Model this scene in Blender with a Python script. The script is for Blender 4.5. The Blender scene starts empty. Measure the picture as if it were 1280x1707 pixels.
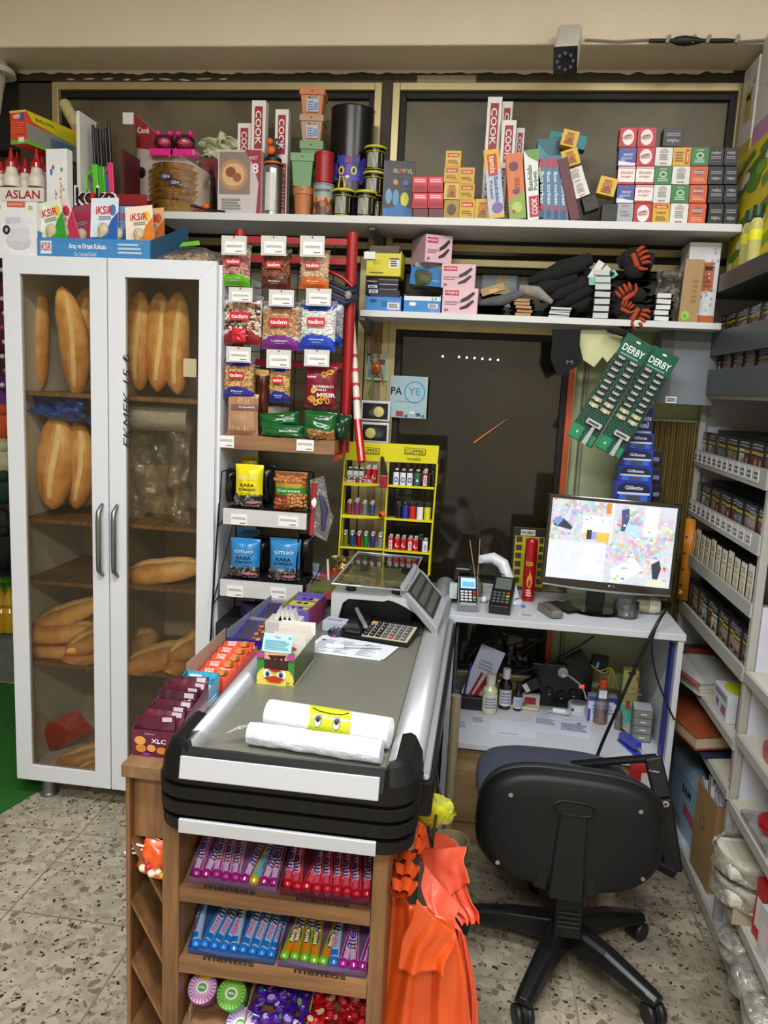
import bpy, bmesh, math, random
from mathutils import Vector, Matrix, noise as mnoise
random.seed(7)
C = bpy.context.scene.collection
# ------------------------------------------------------------------ camera, world, light, exposure
FPX, CAMH = 1305.0, 1.55
YAW, PIT, ROL = math.radians(7.1), math.radians(9.2), math.radians(2.8)
_f = Vector((-math.sin(YAW)*math.cos(PIT), math.cos(YAW)*math.cos(PIT), -math.sin(PIT)))
_r0 = Vector((math.cos(YAW), math.sin(YAW), 0)); _u0 = _r0.cross(_f)
_r = math.cos(ROL)*_r0 + math.sin(ROL)*_u0; _u = -math.sin(ROL)*_r0 + math.cos(ROL)*_u0
CAMP = Vector((0, 0, CAMH))
cd = bpy.data.cameras.new('camera'); co = bpy.data.objects.new('camera', cd); C.objects.link(co)
co.matrix_world = Matrix(((_r.x, _u.x, -_f.x, 0), (_r.y, _u.y, -_f.y, 0), (_r.z, _u.z, -_f.z, CAMH), (0, 0, 0, 1)))
cd.sensor_fit = 'HORIZONTAL'; cd.sensor_width = 36.0; cd.lens = FPX*36.0/1280.0; cd.clip_start = .05
sc = bpy.context.scene; sc.camera = co
sc.view_settings.view_transform = 'Standard'; sc.view_settings.look = 'None'
sc.view_settings.gamma = 1; sc.view_settings.use_curve_mapping = False; sc.view_settings.exposure = 0.82
w = bpy.data.worlds.new('world'); sc.world = w; w.use_nodes = True
w.node_tree.nodes['Background'].inputs[0].default_value = (.9, .93, 1, 1); w.node_tree.nodes['Background'].inputs[1].default_value = .07
def area(name, loc, size, power, rot=(0, 0, 0), col=(.97, .985, 1)):
    l = bpy.data.lights.new(name, 'AREA'); l.shape = 'RECTANGLE'; l.size, l.size_y = size; l.energy = power; l.color = col
    o = bpy.data.objects.new(name, l); o.location = loc; o.rotation_euler = rot; C.objects.link(o); return o
area('ceiling_light', (-.55, .55, 3.02), (1.2, .3), 34)
area('ceiling_light', (.75, 1.1, 3.02), (.3, 1.2), 16)
area('ceiling_light', (0, -1.2, 3.02), (1.6, .4), 48)
area('porch_light', (-.6, 4.2, 3.1), (1.4, .3), 3, col=(1, .85, .6))
def at(px, py, X=None, Y=None, Z=None):      # the point of a plane of the room that is seen at a pixel of the photograph
    d = _f + _r*(px-640)/FPX - _u*(py-853.5)/FPX
    t = X/d.x if X is not None else Y/d.y if Y is not None else (Z-CAMH)/d.z
    return CAMP + d*t
# ------------------------------------------------------------------ materials
def lin(h):
    if isinstance(h, str):
        h = h.lstrip('#'); c = [int(h[i:i+2], 16)/255 for i in (0, 2, 4)]
    else: c = [x/255 for x in h]
    return tuple((x/12.92 if x <= .04045 else ((x+.055)/1.055)**2.4) for x in c)+(1,)
_M = {}
def mat(col, rough=.5, metal=0., var=.05, sc_=40., bump=0., coat=0., emit=0., spec=.5, stretch=None):
    k = (str(col), rough, metal, var, sc_, bump, coat, emit, spec, stretch)
    if k in _M: return _M[k]
    m = bpy.data.materials.new('paint'); m.use_nodes = True; nt = m.node_tree; b = nt.nodes['Principled BSDF']
    tc = nt.nodes.new('ShaderNodeTexCoord'); n = nt.nodes.new('ShaderNodeTexNoise'); n.inputs['Scale'].default_value = sc_; n.inputs['Detail'].default_value = 3
    src = tc.outputs['Object']
    if stretch:
        mp = nt.nodes.new('ShaderNodeMapping'); mp.inputs['Scale'].default_value = stretch; nt.links.new(src, mp.inputs[0]); src = mp.outputs[0]
    nt.links.new(src, n.inputs['Vector'])
    c = lin(col); c = c if max(c[:3]) > .035 or emit else tuple(x*.55 for x in c[:3])+(1,)
    mx = nt.nodes.new('ShaderNodeMix'); mx.data_type = 'RGBA'
    mx.inputs[6].default_value = tuple(max(0, x*(1-var*2)) for x in c[:3])+(1,); mx.inputs[7].default_value = tuple(min(1, x*(1+var*2)) for x in c[:3])+(1,)
    nt.links.new(n.outputs['Fac'], mx.inputs[0]); nt.links.new(mx.outputs[2], b.inputs['Base Color'])
    b.inputs['Roughness'].default_value = rough; b.inputs['Metallic'].default_value = metal
    b.inputs['Coat Weight'].default_value = coat; b.inputs['Coat Roughness'].default_value = .08; b.inputs['Specular IOR Level'].default_value = spec
    if bump:
        bp = nt.nodes.new('ShaderNodeBump'); bp.inputs['Strength'].default_value = bump; bp.inputs['Distance'].default_value = .01
        nt.links.new(n.outputs['Fac'], bp.inputs['Height']); nt.links.new(bp.outputs[0], b.inputs['Normal'])
    if emit:
        nt.links.new(mx.outputs[2], b.inputs['Emission Color']); b.inputs['Emission Strength'].default_value = emit
    _M[k] = m; return m
def clear(tint='ffffff', gloss=.1, rough=.05, bump=0., sc_=30., haze=0., hazecol='cccccc'):
    k = ('clear', tint, gloss, rough, bump, sc_, haze, hazecol)
    if k in _M: return _M[k]
    m = bpy.data.materials.new('clear_plastic'); m.use_nodes = True; nt = m.node_tree; N = nt.nodes; N.remove(N['Principled BSDF'])
    tr = N.new('ShaderNodeBsdfTransparent'); tr.inputs[0].default_value = lin(tint)
    gl = N.new('ShaderNodeBsdfGlossy'); gl.inputs['Roughness'].default_value = rough
    lw = N.new('ShaderNodeLayerWeight'); lw.inputs[0].default_value = .25
    ma = N.new('ShaderNodeMath'); ma.operation = 'ADD'; ma.inputs[1].default_value = gloss; nt.links.new(lw.outputs['Fresnel'], ma.inputs[0]); ma.use_clamp = True
    m1 = N.new('ShaderNodeMixShader'); nt.links.new(ma.outputs[0], m1.inputs[0]); nt.links.new(tr.outputs[0], m1.inputs[1]); nt.links.new(gl.outputs[0], m1.inputs[2])
    last = m1
    if haze or bump:
        tc = N.new('ShaderNodeTexCoord'); n = N.new('ShaderNodeTexNoise'); n.inputs['Scale'].default_value = sc_; n.inputs['Detail'].default_value = 4; n.inputs['Distortion'].default_value = .8
        nt.links.new(tc.outputs['Object'], n.inputs['Vector'])
    if bump:
        bp = N.new('ShaderNodeBump'); bp.inputs['Strength'].default_value = bump; bp.inputs['Distance'].default_value = .02
        nt.links.new(n.outputs['Fac'], bp.inputs['Height']); nt.links.new(bp.outputs[0], gl.inputs['Normal'])
    if haze:
        df = N.new('ShaderNodeBsdfDiffuse'); df.inputs[0].default_value = lin(hazecol)
        rr = N.new('ShaderNodeMapRange'); rr.inputs[1].default_value = .3; rr.inputs[2].default_value = .7; rr.inputs[3].default_value = haze*.5; rr.inputs[4].default_value = haze*1.5
        nt.links.new(n.outputs['Fac'], rr.inputs[0]); m2 = N.new('ShaderNodeMixShader')
        nt.links.new(rr.outputs[0], m2.inputs[0]); nt.links.new(m1.outputs[0], m2.inputs[1]); nt.links.new(df.outputs[0], m2.inputs[2]); last = m2
    nt.links.new(last.outputs[0], N['Material Output'].inputs[0]); _M[k] = m; return m
def wood(c1, c2, stretch=(3, 3, 30), rough=.45, sc_=2.):
    k = ('wood', c1, c2, stretch, rough, sc_)
    if k in _M: return _M[k]
    m = bpy.data.materials.new('wood'); m.use_nodes = True; nt = m.node_tree; b = nt.nodes['Principled BSDF']
    tc = nt.nodes.new('ShaderNodeTexCoord'); mp = nt.nodes.new('ShaderNodeMapping'); mp.inputs['Scale'].default_value = stretch
    n = nt.nodes.new('ShaderNodeTexNoise'); n.inputs['Scale'].default_value = sc_; n.inputs['Detail'].default_value = 6; n.inputs['Roughness'].default_value = .65
    cr = nt.nodes.new('ShaderNodeValToRGB'); cr.color_ramp.elements[0].color = lin(c1); cr.color_ramp.elements[1].color = lin(c2)
    cr.color_ramp.elements[0].position = .35; cr.color_ramp.elements[1].position = .68
    nt.links.new(tc.outputs['Object'], mp.inputs[0]); nt.links.new(mp.outputs[0], n.inputs['Vector']); nt.links.new(n.outputs['Fac'], cr.inputs[0]); nt.links.new(cr.outputs[0], b.inputs['Base Color'])
    b.inputs['Roughness'].default_value = rough; _M[k] = m; return m
def terrazzo():
    m = bpy.data.materials.new('terrazzo'); m.use_nodes = True; nt = m.node_tree; b = nt.nodes['Principled BSDF']; N = nt.nodes; L = nt.links.new
    tc = N.new('ShaderNodeTexCoord'); nz = N.new('ShaderNodeTexNoise'); nz.inputs['Scale'].default_value = 22; nz.inputs['Detail'].default_value = 2
    L(tc.outputs['Object'], nz.inputs['Vector'])
    ad = N.new('ShaderNodeVectorMath'); ad.operation = 'MULTIPLY_ADD'; ad.inputs[1].default_value = (.035,)*3; L(nz.outputs['Color'], ad.inputs[0]); L(tc.outputs['Object'], ad.inputs[2])
    def vor(scale):
        v = N.new('ShaderNodeTexVoronoi'); v.inputs['Scale'].default_value = scale; L(ad.outputs[0], v.inputs['Vector'])
        s = N.new('ShaderNodeSeparateColor'); L(v.outputs['Color'], s.inputs[0])
        e = N.new('ShaderNodeTexVoronoi'); e.feature = 'DISTANCE_TO_EDGE'; e.inputs['Scale'].default_value = scale; L(ad.outputs[0], e.inputs['Vector']); return s, e
    def mth(op, a, bb):
        q = N.new('ShaderNodeMath'); q.operation = op
        for i, x in enumerate((a, bb)):
            if isinstance(x, (int, float)): q.inputs[i].default_value = x
            else: L(x, q.inputs[i])
        return q.outputs[0]
    def mix(f, a, bb):
        q = N.new('ShaderNodeMix'); q.data_type = 'RGBA'; L(f, q.inputs[0])
        for i, x in ((6, a), (7, bb)):
            if isinstance(x, str): q.inputs[i].default_value = lin(x)
            else: L(x, q.inputs[i])
        return q.outputs[2]
    s1, e1 = vor(44); s2, e2 = vor(100)
    c = mix(s1.outputs[0], 'aaa28c', 'cdc5b0')
    chip = mth('MULTIPLY', mth('LESS_THAN', s1.outputs[1], .13), mth('GREATER_THAN', e1.outputs['Distance'], .1)); c = mix(chip, c, '857a66')
    chip2 = mth('MULTIPLY', mth('LESS_THAN', s2.outputs[1], .16), mth('GREATER_THAN', e2.outputs['Distance'], .14)); c = mix(chip2, c, '94866f')
    chip3 = mth('MULTIPLY', mth('LESS_THAN', s2.outputs[2], .07), mth('GREATER_THAN', e2.outputs['Distance'], .1)); c = mix(chip3, c, '2c2721')
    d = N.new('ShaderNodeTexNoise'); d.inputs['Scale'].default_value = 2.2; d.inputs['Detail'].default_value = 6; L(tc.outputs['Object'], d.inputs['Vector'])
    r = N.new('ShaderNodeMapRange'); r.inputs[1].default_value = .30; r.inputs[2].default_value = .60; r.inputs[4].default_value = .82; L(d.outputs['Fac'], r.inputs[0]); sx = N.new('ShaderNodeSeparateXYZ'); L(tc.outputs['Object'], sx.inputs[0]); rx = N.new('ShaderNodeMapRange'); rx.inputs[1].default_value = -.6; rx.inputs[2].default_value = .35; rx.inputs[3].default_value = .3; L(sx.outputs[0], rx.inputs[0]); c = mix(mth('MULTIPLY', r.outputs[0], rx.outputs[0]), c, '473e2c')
    mp = N.new('ShaderNodeMapping'); mp.inputs['Location'].default_value = (.07, .1, 0); L(tc.outputs['Object'], mp.inputs[0])
    bk = N.new('ShaderNodeTexBrick'); bk.offset = 0; bk.inputs['Scale'].default_value = 1; bk.inputs['Mortar Size'].default_value = .003; bk.inputs['Brick Width'].default_value = .4; bk.inputs['Row Height'].default_value = .4
    L(mp.outputs[0], bk.inputs['Vector']); c = mix(bk.outputs['Fac'], c, '857b69')
    L(c, b.inputs['Base Color']); b.inputs['Roughness'].default_value = .32; return m
WHITE = mat('e9ecf2', .35, var=.015); PAPER = mat('f0f0ee', .6, var=.02); BLACK = mat('101113', .4, var=.1); DGREY = mat('2b2d30', .5)
CHROME = mat('b9bcc0', .22, 1.); STEEL = mat('8d8f92', .35, .9); INK = mat('20222a', .7); INKL = mat('6d7078', .7)
RED = mat('b3161f', .35); FILM = clear('ffffff', .04, .12, .6, 45, .03); FILM2 = clear('f4f4f0', .12, .12, 1., 28, .12)
GLASS = clear('f2f4f2', .015, .01)
def K(c, r=.45, **k): return mat(c, r, **k)
# ------------------------------------------------------------------ mesh builder
class Fr:      # a printed face: origin, unit axes u and v, normal n
    def __init__(s, o, u, v, w=1., h=1., bulge=None):
        s.o, s.u, s.v, s.w, s.h, s.b = Vector(o), Vector(u).normalized(), Vector(v).normalized(), w, h, bulge; s.n = s.u.cross(s.v)
    def p(s, a, b, off=0.):
        x = s.b(a/s.w, b/s.h) if s.b else 0.
        return s.o + s.u*a + s.v*b + s.n*(off+x)
_T = {}
def glyphs(t, bold):
    k = (t, bold)
    if k not in _T:
        cu = bpy.data.curves.new('t', 'FONT'); cu.body = t; cu.align_x = 'CENTER'; cu.align_y = 'CENTER'; cu.resolution_u = 2; cu.offset = .018 if bold else 0
        o = bpy.data.objects.new('t', cu); me = o.to_mesh(); vs = [v.co.copy() for v in me.vertices]; fs = [tuple(p.vertices) for p in me.polygons]; o.to_mesh_clear()
        bpy.data.objects.remove(o); bpy.data.curves.remove(cu)
        if vs:
            x0, x1 = min(v.x for v in vs), max(v.x for v in vs); y0, y1 = min(v.y for v in vs), max(v.y for v in vs)
            vs = [((v.x-(x0+x1)/2), (v.y-(y0+y1)/2)) for v in vs]
            _T[k] = (vs, fs, x1-x0, y1-y0)
        else: _T[k] = ([], [], 1, 1)
    return _T[k]
class MB:
    def __init__(s): s.v, s.f, s.m, s.s, s.ms, s.T = [], [], [], [], [], None
    def mi(s, m):
        if isinstance(m, str): m = mat(m, .42)
        if m not in s.ms: s.ms.append(m)
        return s.ms.index(m)
    def add(s, vs, fs, m, smooth=False):
        k = len(s.v); i = s.mi(m)
        s.v += [tuple(s.T @ Vector(v)) if s.T else tuple(v) for v in vs]
        s.f += [tuple(a+k for a in f) for f in fs]; s.m += [i]*len(fs); s.s += [smooth]*len(fs); return s
    def box(s, x0, x1, y0, y1, z0, z1, m):
        return s.add([(x0, y0, z0), (x1, y0, z0), (x1, y1, z0), (x0, y1, z0), (x0, y0, z1), (x1, y0, z1), (x1, y1, z1), (x0, y1, z1)],
                     [(0, 3, 2, 1), (4, 5, 6, 7), (0, 1, 5, 4), (1, 2, 6, 5), (2, 3, 7, 6), (3, 0, 4, 7)], m)
    def hexa(s, bot, top, m):
        return s.add(list(bot)+list(top), [(0, 3, 2, 1), (4, 5, 6, 7), (0, 1, 5, 4), (1, 2, 6, 5), (2, 3, 7, 6), (3, 0, 4, 7)], m)
    def bar(s, a, b, wx, wz, m, up=(0, 0, 1)):
        a, b = Vector(a), Vector(b); d = (b-a).normalized(); x = d.cross(Vector(up)); x = x.normalized() if x.length > 1e-4 else Vector((1, 0, 0)); z = x.cross(d)
        q = [(-1, -1), (1, -1), (1, 1), (-1, 1)]
        return s.hexa([a+x*i*wx/2+z*j*wz/2 for i, j in q], [b+x*i*wx/2+z*j*wz/2 for i, j in q], m)
    def tube(s, pts, r, m, n=8, cap=True):
        pts = [Vector(p) for p in pts]; rs = r if isinstance(r, (list, tuple)) else [r]*len(pts); vs = []; fs = []
        x = None
        for i, p in enumerate(pts):
            d = (pts[min(i+1, len(pts)-1)]-pts[max(i-1, 0)])
            d = d.normalized() if d.length > 1e-9 else Vector((0, 0, 1))
            if x is None: x = d.orthogonal().normalized()
            x = (x - d*x.dot(d)); x = x.normalized() if x.length > 1e-6 else d.orthogonal().normalized(); y = d.cross(x)
            vs += [p + (x*math.cos(2*math.pi*j/n)+y*math.sin(2*math.pi*j/n))*rs[i] for j in range(n)]
        for i in range(len(pts)-1):
            for j in range(n): fs.append((i*n+j, i*n+(j+1) % n, (i+1)*n+(j+1) % n, (i+1)*n+j))
        s.add(vs, fs, m, True)
        if cap:
            s.add(vs[:n], [tuple(reversed(range(n)))], m); s.add(vs[-n:], [tuple(range(n))], m)
        return s
    def lathe(s, prof, c, m, n=20, ax='z', sm=True, mfn=None):      # prof: (radius, height)
        vs = []; c = Vector(c)
        for r, h in prof:
            for j in range(n):
                a = 2*math.pi*j/n; q = (r*math.cos(a), r*math.sin(a), h)
                q = q if ax == 'z' else (q[0], -h, q[1]) if ax == 'y' else (h, q[0], q[1])
                vs.append(c+Vector(q))
        for i in range(len(prof)-1):
            s.add([vs[i*n+j] for j in range(n)]+[vs[(i+1)*n+j] for j in range(n)], [(j, (j+1) % n, n+(j+1) % n, n+j) for j in range(n)], mfn(i) if mfn else m, sm)
        s.add(vs[:n], [tuple(reversed(range(n)))], mfn(0) if mfn else m); s.add(vs[-n:], [tuple(range(n))], mfn(len(prof)-2) if mfn else m); return s
    def cyl(s, c, r, h, m, n=20, ax='z'): return s.lathe([(r, 0), (r, h)], c, m, n, ax)
    def blob(s, c, r, m, sub=1, jit=0.):       # ellipsoid, r a triple
        bm = bmesh.new(); bmesh.ops.create_icosphere(bm, subdivisions=sub, radius=1); R = Matrix.Rotation(random.uniform(-jit, jit), 3, 'Y')
        s.add([Vector(c)+R @ Vector((v.co.x*r[0], v.co.y*r[1], v.co.z*r[2])) for v in bm.verts], [tuple(v.index for v in f.verts) for f in bm.faces], m, True); bm.free(); return s
    def grid(s, P, nu, nv, m, mfn=None, smooth=True):
        vs = [P(i/nu, j/nv) for j in range(nv+1) for i in range(nu+1)]; W = nu+1
        if mfn is None: return s.add(vs, [(j*W+i, j*W+i+1, (j+1)*W+i+1, (j+1)*W+i) for j in range(nv) for i in range(nu)], m, smooth)
        d = {}
        for j in range(nv):
            for i in range(nu): d.setdefault(mfn((i+.5)/nu, (j+.5)/nv), []).append((j*W+i, j*W+i+1, (j+1)*W+i+1, (j+1)*W+i))
        k = len(s.v); s.add(vs, [], m)
        for mm, fs in d.items():
            i = s.mi(mm); s.f += [tuple(a+k for a in f) for f in fs]; s.m += [i]*len(fs); s.s += [smooth]*len(fs)
        return s
    # prints on a face
    def rect(s, fr, x0, y0, x1, y1, m, off=.0006):
        if fr.b: return s.grid(lambda a, b: fr.p(x0+(x1-x0)*a, y0+(y1-y0)*b, off), 6, 6, m)
        return s.add([fr.p(x0, y0, off), fr.p(x1, y0, off), fr.p(x1, y1, off), fr.p(x0, y1, off)], [(0, 1, 2, 3)], m)
    def pol(s, fr, pts, m, off=.0006): return s.add([fr.p(a, b, off) for a, b in pts], [tuple(range(len(pts)))], m)
    def disc(s, fr, cx, cy, rx, m, ry=None, off=.0008, n=18, a0=0, a1=6.2832):
        ry = ry or rx; pts = [(cx+rx*math.cos(a0+(a1-a0)*i/n), cy+ry*math.sin(a0+(a1-a0)*i/n)) for i in range(n+(a1-a0 < 6.2))]; return s.pol(fr, pts, m, off)
    def txt(s, fr, t, cx, cy, h, m, w=None, rot=0, bold=False, off=.0012, ital=0):
        vs, fs, tw, th = glyphs(t, bold)
        if not vs: return s
        k = h/th; kx = (w/tw) if w else k
        c, q = math.cos(math.radians(rot)), math.sin(math.radians(rot)); out = []
        for x, y in vs:
            x, y = (x+ital*y)*kx, y*k; out.append(fr.p(cx+x*c-y*q, cy+x*q+y*c, off))
        return s.add(out, fs, m)
    def prints(s, fr, L):      # fractions of the face
        W, H = fr.w, fr.h
        for i, p in enumerate(L):
            o = .0006+.0003*i
            if p[0] == 'r': s.rect(fr, p[1]*W, p[2]*H, p[3]*W, p[4]*H, K(p[5]), o)
            elif p[0] == 'c': s.disc(fr, p[1]*W, p[2]*H, p[3]*W, K(p[5]), p[4]*H, o)
            elif p[0] == 'p': s.pol(fr, [(a*W, b*H) for a, b in p[1]], K(p[2]), o)
            elif p[0] == 't': s.txt(fr, p[1], p[2]*W, p[3]*H, p[5]*H if (len(p) < 8 or p[7] in (0, 180)) else p[5]*W, K(p[6]), (p[4]*W if (len(p) < 8 or p[7] in (0, 180)) else p[4]*H), p[7] if len(p) > 7 else 0, bold=(len(p) > 8 and p[8]), off=o)
            elif p[0] == 'l':      # lines of small print: x0,y0,x1,y1,n,colour
                for j in range(p[5]):
                    y = p[2]+(p[4]-p[2])*(j+.5)/p[5]; hh = (p[4]-p[2])/p[5]*.28
                    s.rect(fr, p[1]*W, (y-hh)*H, (p[3]-(.15 if j % 3 == 2 else .04*(j % 2))*(p[3]-p[1]))*W, (y+hh)*H, K(p[6]), o)
        return s
    def bx(s, w, d, h, m, front=(), right=(), left=(), top=(), z=0., x=0., y=0.):   # box with its base centre at x,y,z; front faces -y
        s.box(x-w/2, x+w/2, y-d/2, y+d/2, z, z+h, m)
        if front: s.prints(Fr((x-w/2, y-d/2, z), (1, 0, 0), (0, 0, 1), w, h), front)
        if right: s.prints(Fr((x+w/2, y-d/2, z), (0, 1, 0), (0, 0, 1), d, h), right)
        if left: s.prints(Fr((x-w/2, y+d/2, z), (0, -1, 0), (0, 0, 1), d, h), left)
        if top: s.prints(Fr((x-w/2, y-d/2, z+h), (1, 0, 0), (0, 1, 0), w, d), top)
        return s
    def build(s, name, parent=None, label=None, cat=None, group=None, kind=None, loc=None, rot=None, bev=0, solid=0, sub=0, seg=2):
        me = bpy.data.meshes.new(name); me.from_pydata(s.v, [], s.f)
        for m in s.ms: me.materials.append(m)
        me.polygons.foreach_set('material_index', s.m); me.polygons.foreach_set('use_smooth', s.s); me.update()
        o = bpy.data.objects.new(name, me); C.objects.link(o); o.parent = parent
        if loc is not None: o.location = loc
        if rot is not None: o.rotation_euler = rot
        if solid: q = o.modifiers.new('solid', 'SOLIDIFY'); q.thickness = solid; q.offset = 0
        if sub: q = o.modifiers.new('sub', 'SUBSURF'); q.levels = q.render_levels = sub
        if bev: q = o.modifiers.new('bevel', 'BEVEL'); q.width = bev; q.segments = seg; q.limit_method = 'ANGLE'; q.angle_limit = .6
        tag(o, label, cat, group, kind); return o
def tag(o, label=None, cat=None, group=None, kind=None):
    for k, v in (('label', label), ('category', cat), ('group', group), ('kind', kind)):
        if v: o[k] = v
    return o
def thing(name, label, cat, loc=(0, 0, 0), rot=(0, 0, 0), group=None):
    o = bpy.data.objects.new(name, None); C.objects.link(o); o.location = loc; o.rotation_euler = rot; o.empty_display_size = .05
    return tag(o, label, cat, group)
def dup(root, loc, rot=None, label=None, group=None):
    r = root.copy(); C.objects.link(r); r.location = loc
    if rot is not None: r.rotation_euler = rot
    if label: r['label'] = label
    if group: r['group'] = group
    for ch in list(root.children):
        c = ch.copy(); C.objects.link(c); c.parent = r
        for g in list(ch.children):
            d = g.copy(); C.objects.link(d); d.parent = c
    return r
def struct(name, mb, **k): return mb.build(name, kind='structure', **k)
def slot(x0, y0, x1, y1, Y, z0=None):     # the place and size of a thing whose front stands on plane Y
    L, R = at(x0, (y0+y1)/2, Y=Y), at(x1, (y0+y1)/2, Y=Y); xc = (x0+x1)/2
    B, T = at(xc, y1, Y=Y), at(xc, y0, Y=Y)
    z = B.z if z0 is None else z0
    return Vector(((L.x+R.x)/2, Y, z)), R.x-L.x, T.z-z
def BX(name, label, cat, r, Y, col, front=(), d=.06, z0=None, tilt=0, yaw=0, group=None, right=(), left=(), top=(), bev=.0012, lean=0, rough=.42):
    p, w, h = slot(*r, Y, z0); mb = MB(); mb.bx(w, d, h, mat(col, rough) if isinstance(col, (str, tuple)) else col, front, right, left, top, y=d/2)
    p.z += abs(math.sin(math.radians(tilt)))*w/2
    return mb.build(name, None, label, cat, group, loc=p, rot=(math.radians(-lean), math.radians(tilt), math.radians(yaw)), bev=bev)
def pillow(mb, w, h, t, mfn, back, crimp=.06, nu=20, nv=24, wob=.0):     # filled bag standing on z=0, front faces -y
    sd = random.random()*50
    def th(u, v):
        a = max(0, 1-abs(2*u-1)**2.6)**.6; b = max(0, 1-abs(2*v-1)**4)**.7
        k = t/2*a*b*(1 if crimp <= v <= 1-crimp else .12)
        return k + (mnoise.noise((u*4+sd, v*4, 0))*wob*a*b if wob else 0)
    def sx(v): return 1-.05*math.cos(math.pi*(2*v-1)*.5)
    def P(sg): return lambda u, v: Vector(((u-.5)*w*sx(v), -sg*th(u, v), v*h))
    mb.grid(P(1), nu, nv, back, mfn); mb.grid(lambda u, v: P(-1)(1-u, v), nu, nv, back)
    return Fr((-w/2, 0, 0), (1, 0, 0), (0, 0, 1), w, h, lambda a, b: th(min(1, max(0, a)), min(1, max(0, b))))
def nuts(mb, fr, x0, y0, x1, y1, n, r, cols, asp=1.3):
    W, H = fr.w, fr.h; cell = math.sqrt((x1-x0)*W*(y1-y0)*H/n); nx = max(1, int((x1-x0)*W/cell)); ny = max(1, int((y1-y0)*H/cell))
    for j in range(ny):
        for i in range(nx):
            a = x0+(x1-x0)*(i+.5+random.uniform(-.3, .3)+(j % 2)*.3)/nx; b = y0+(y1-y0)*(j+.5+random.uniform(-.3, .3))/ny
            if a > x1: continue
            mb.blob(fr.p(a*W, b*H, -r*.25), (r*asp, r*.75, r), K(random.choice(cols), .4), 1, 1.5)
# ------------------------------------------------------------------ the setting
WY = 3.0
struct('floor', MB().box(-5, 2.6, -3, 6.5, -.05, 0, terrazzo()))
carpet = mat('1f6b1c', .95, var=.2, sc_=300, bump=.6)
mb = MB(); mb.add([(-4.4, 0, .004), (-1.69, 1.95, .004), (-1.50, 2.75, .004), (-2.02, 3.42, .004), (-4.4, 3.42, .004)], [(0, 1, 2, 3, 4)], carpet)
mb.build('carpet', label='bright green carpet laid on the floor beside the bread cabinet', cat='carpet', solid=.006)
WALLC = mat('e2d6be', .75, var=.04, sc_=4); BROWN = mat('3b3326', .6, var=.15, sc_=9); BRASS = mat('b5a777', .35, .35, var=.08, sc_=15, stretch=(1, 1, .1))
struct('ceiling', MB().box(-5, 2.6, -3, 2.79, 3.06, 3.1, WALLC)); 
struct('wall_right', MB().box(1.72, 1.78, -3, 3.2, 0, 3.06, WALLC)); struct('wall_rear', MB().box(-5, 2.6, -3.06, -3, 0, 3.06, WALLC)); struct('wall_left', MB().box(-5.06, -5, -3, 6.5, 0, 3.06, WALLC))
mb = MB(); mb.box(-5, 1.75, 2.79, 3.14, 2.665, 3.1, WALLC); struct('trim_1', mb, bev=.006)   # beam above the windows
# header, posts and sill band of the glazed front
mb = MB(); mb.box(-1.86, 1.75, WY, 3.1, 2.622, 2.667, BROWN); struct('trim_2', mb)
mb = MB(); mb.box(-1.86, -1.72, WY, 3.1, 0, 2.63, BROWN); struct('trim_3', mb)
mb = MB(); mb.box(-.455, -.415, WY+.001, 3.1, 2.04, 2.63, BROWN); struct('trim_4', mb)
TAN = mat('8c7a58', .6, var=.1, sc_=12)
mb = MB(); mb.box(-.475, -.445, WY-.005, 3.09, 0, 2.03, BRASS); mb.box(-.445, -.412, WY+.002, 3.08, 0, 2.03, TAN); mb.box(-.412, -.386, WY-.005, 3.09, 0, 2.03, BRASS); struct('trim_5', mb)
mb = MB(); mb.box(.80, 1.75, WY, 3.1, 0, 2.66, mat('4a4436', .7)); struct('wall_back', mb)
mb = MB(); mb.box(-1.72, .80, WY, 3.1, 0, .42, mat('8f8c85', .6)); struct('wall_dado', mb)
# flaking plaster along the top of the windows
mb = MB()
PL_ = mat('cfc9ba', .8, var=.1, sc_=30)
def edge(u, v):
    x = -1.86+2.61*u; lo = 2.6665-.010-.012*abs(mnoise.noise((x*9, 0, 3)))-.008*mnoise.noise((x*31, 2, 0))
    return Vector((x, WY-.004-.003*mnoise.noise((x*20, v*3, 1)), 2.6665+(lo-2.6665)*v))
mb.grid(edge, 220, 4, PL_)
for k in range(9): mb.blob((-1.65+k*.075, WY-.001, 2.637-random.random()*.008), (random.uniform(.015, .04), .003, .004), mat('c9c3b4', .8), 1, .1)
mb.box(-.33, -.12, WY-.004, WY, 2.60, 2.648, mat('a69b86', .8))
mb.build('trim_6', kind='structure')
def window(i, x0, x1, z0, z1, fw=.026, tint='b9b29a', haze=.42, rough=.42, bump=.05):
    r = bpy.data.objects.new('window_%d' % i, None); C.objects.link(r); r['kind'] = 'structure'
    mb = MB(); y0, y1 = WY-.012, WY+.06
    mb.box(x0, x0+fw, y0, y1, z0, z1, BRASS); mb.box(x1-fw, x1, y0, y1, z0, z1, BRASS); mb.box(x0+fw, x1-fw, y0, y1, z0, z0+fw, BRASS); mb.box(x0+fw, x1-fw, y0, y1, z1-fw, z1, BRASS)
    g = .022; a0, a1, b0, b1 = x0+fw, x1-fw, z0+fw, z1-fw; BK = mat('0b0a08', .6)
    mb.box(a0, a0+g, y0+.02, y1, b0, b1, BK); mb.box(a1-g, a1, y0+.02, y1, b0, b1, BK); mb.box(a0+g, a1-g, y0+.02, y1, b1-g, b1, BK); mb.box(a0+g, a1-g, y0+.02, y1, b0, b0+g, BK)
    mb.build('window_frame', r, bev=.002)
    MB().box(a0+g, a1-g, WY+.03, WY+.034, b0+g, b1-g, clear(tint, .03, rough, bump, 3, haze, '9a9274')).build('glass_pane', r)
    return r
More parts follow.
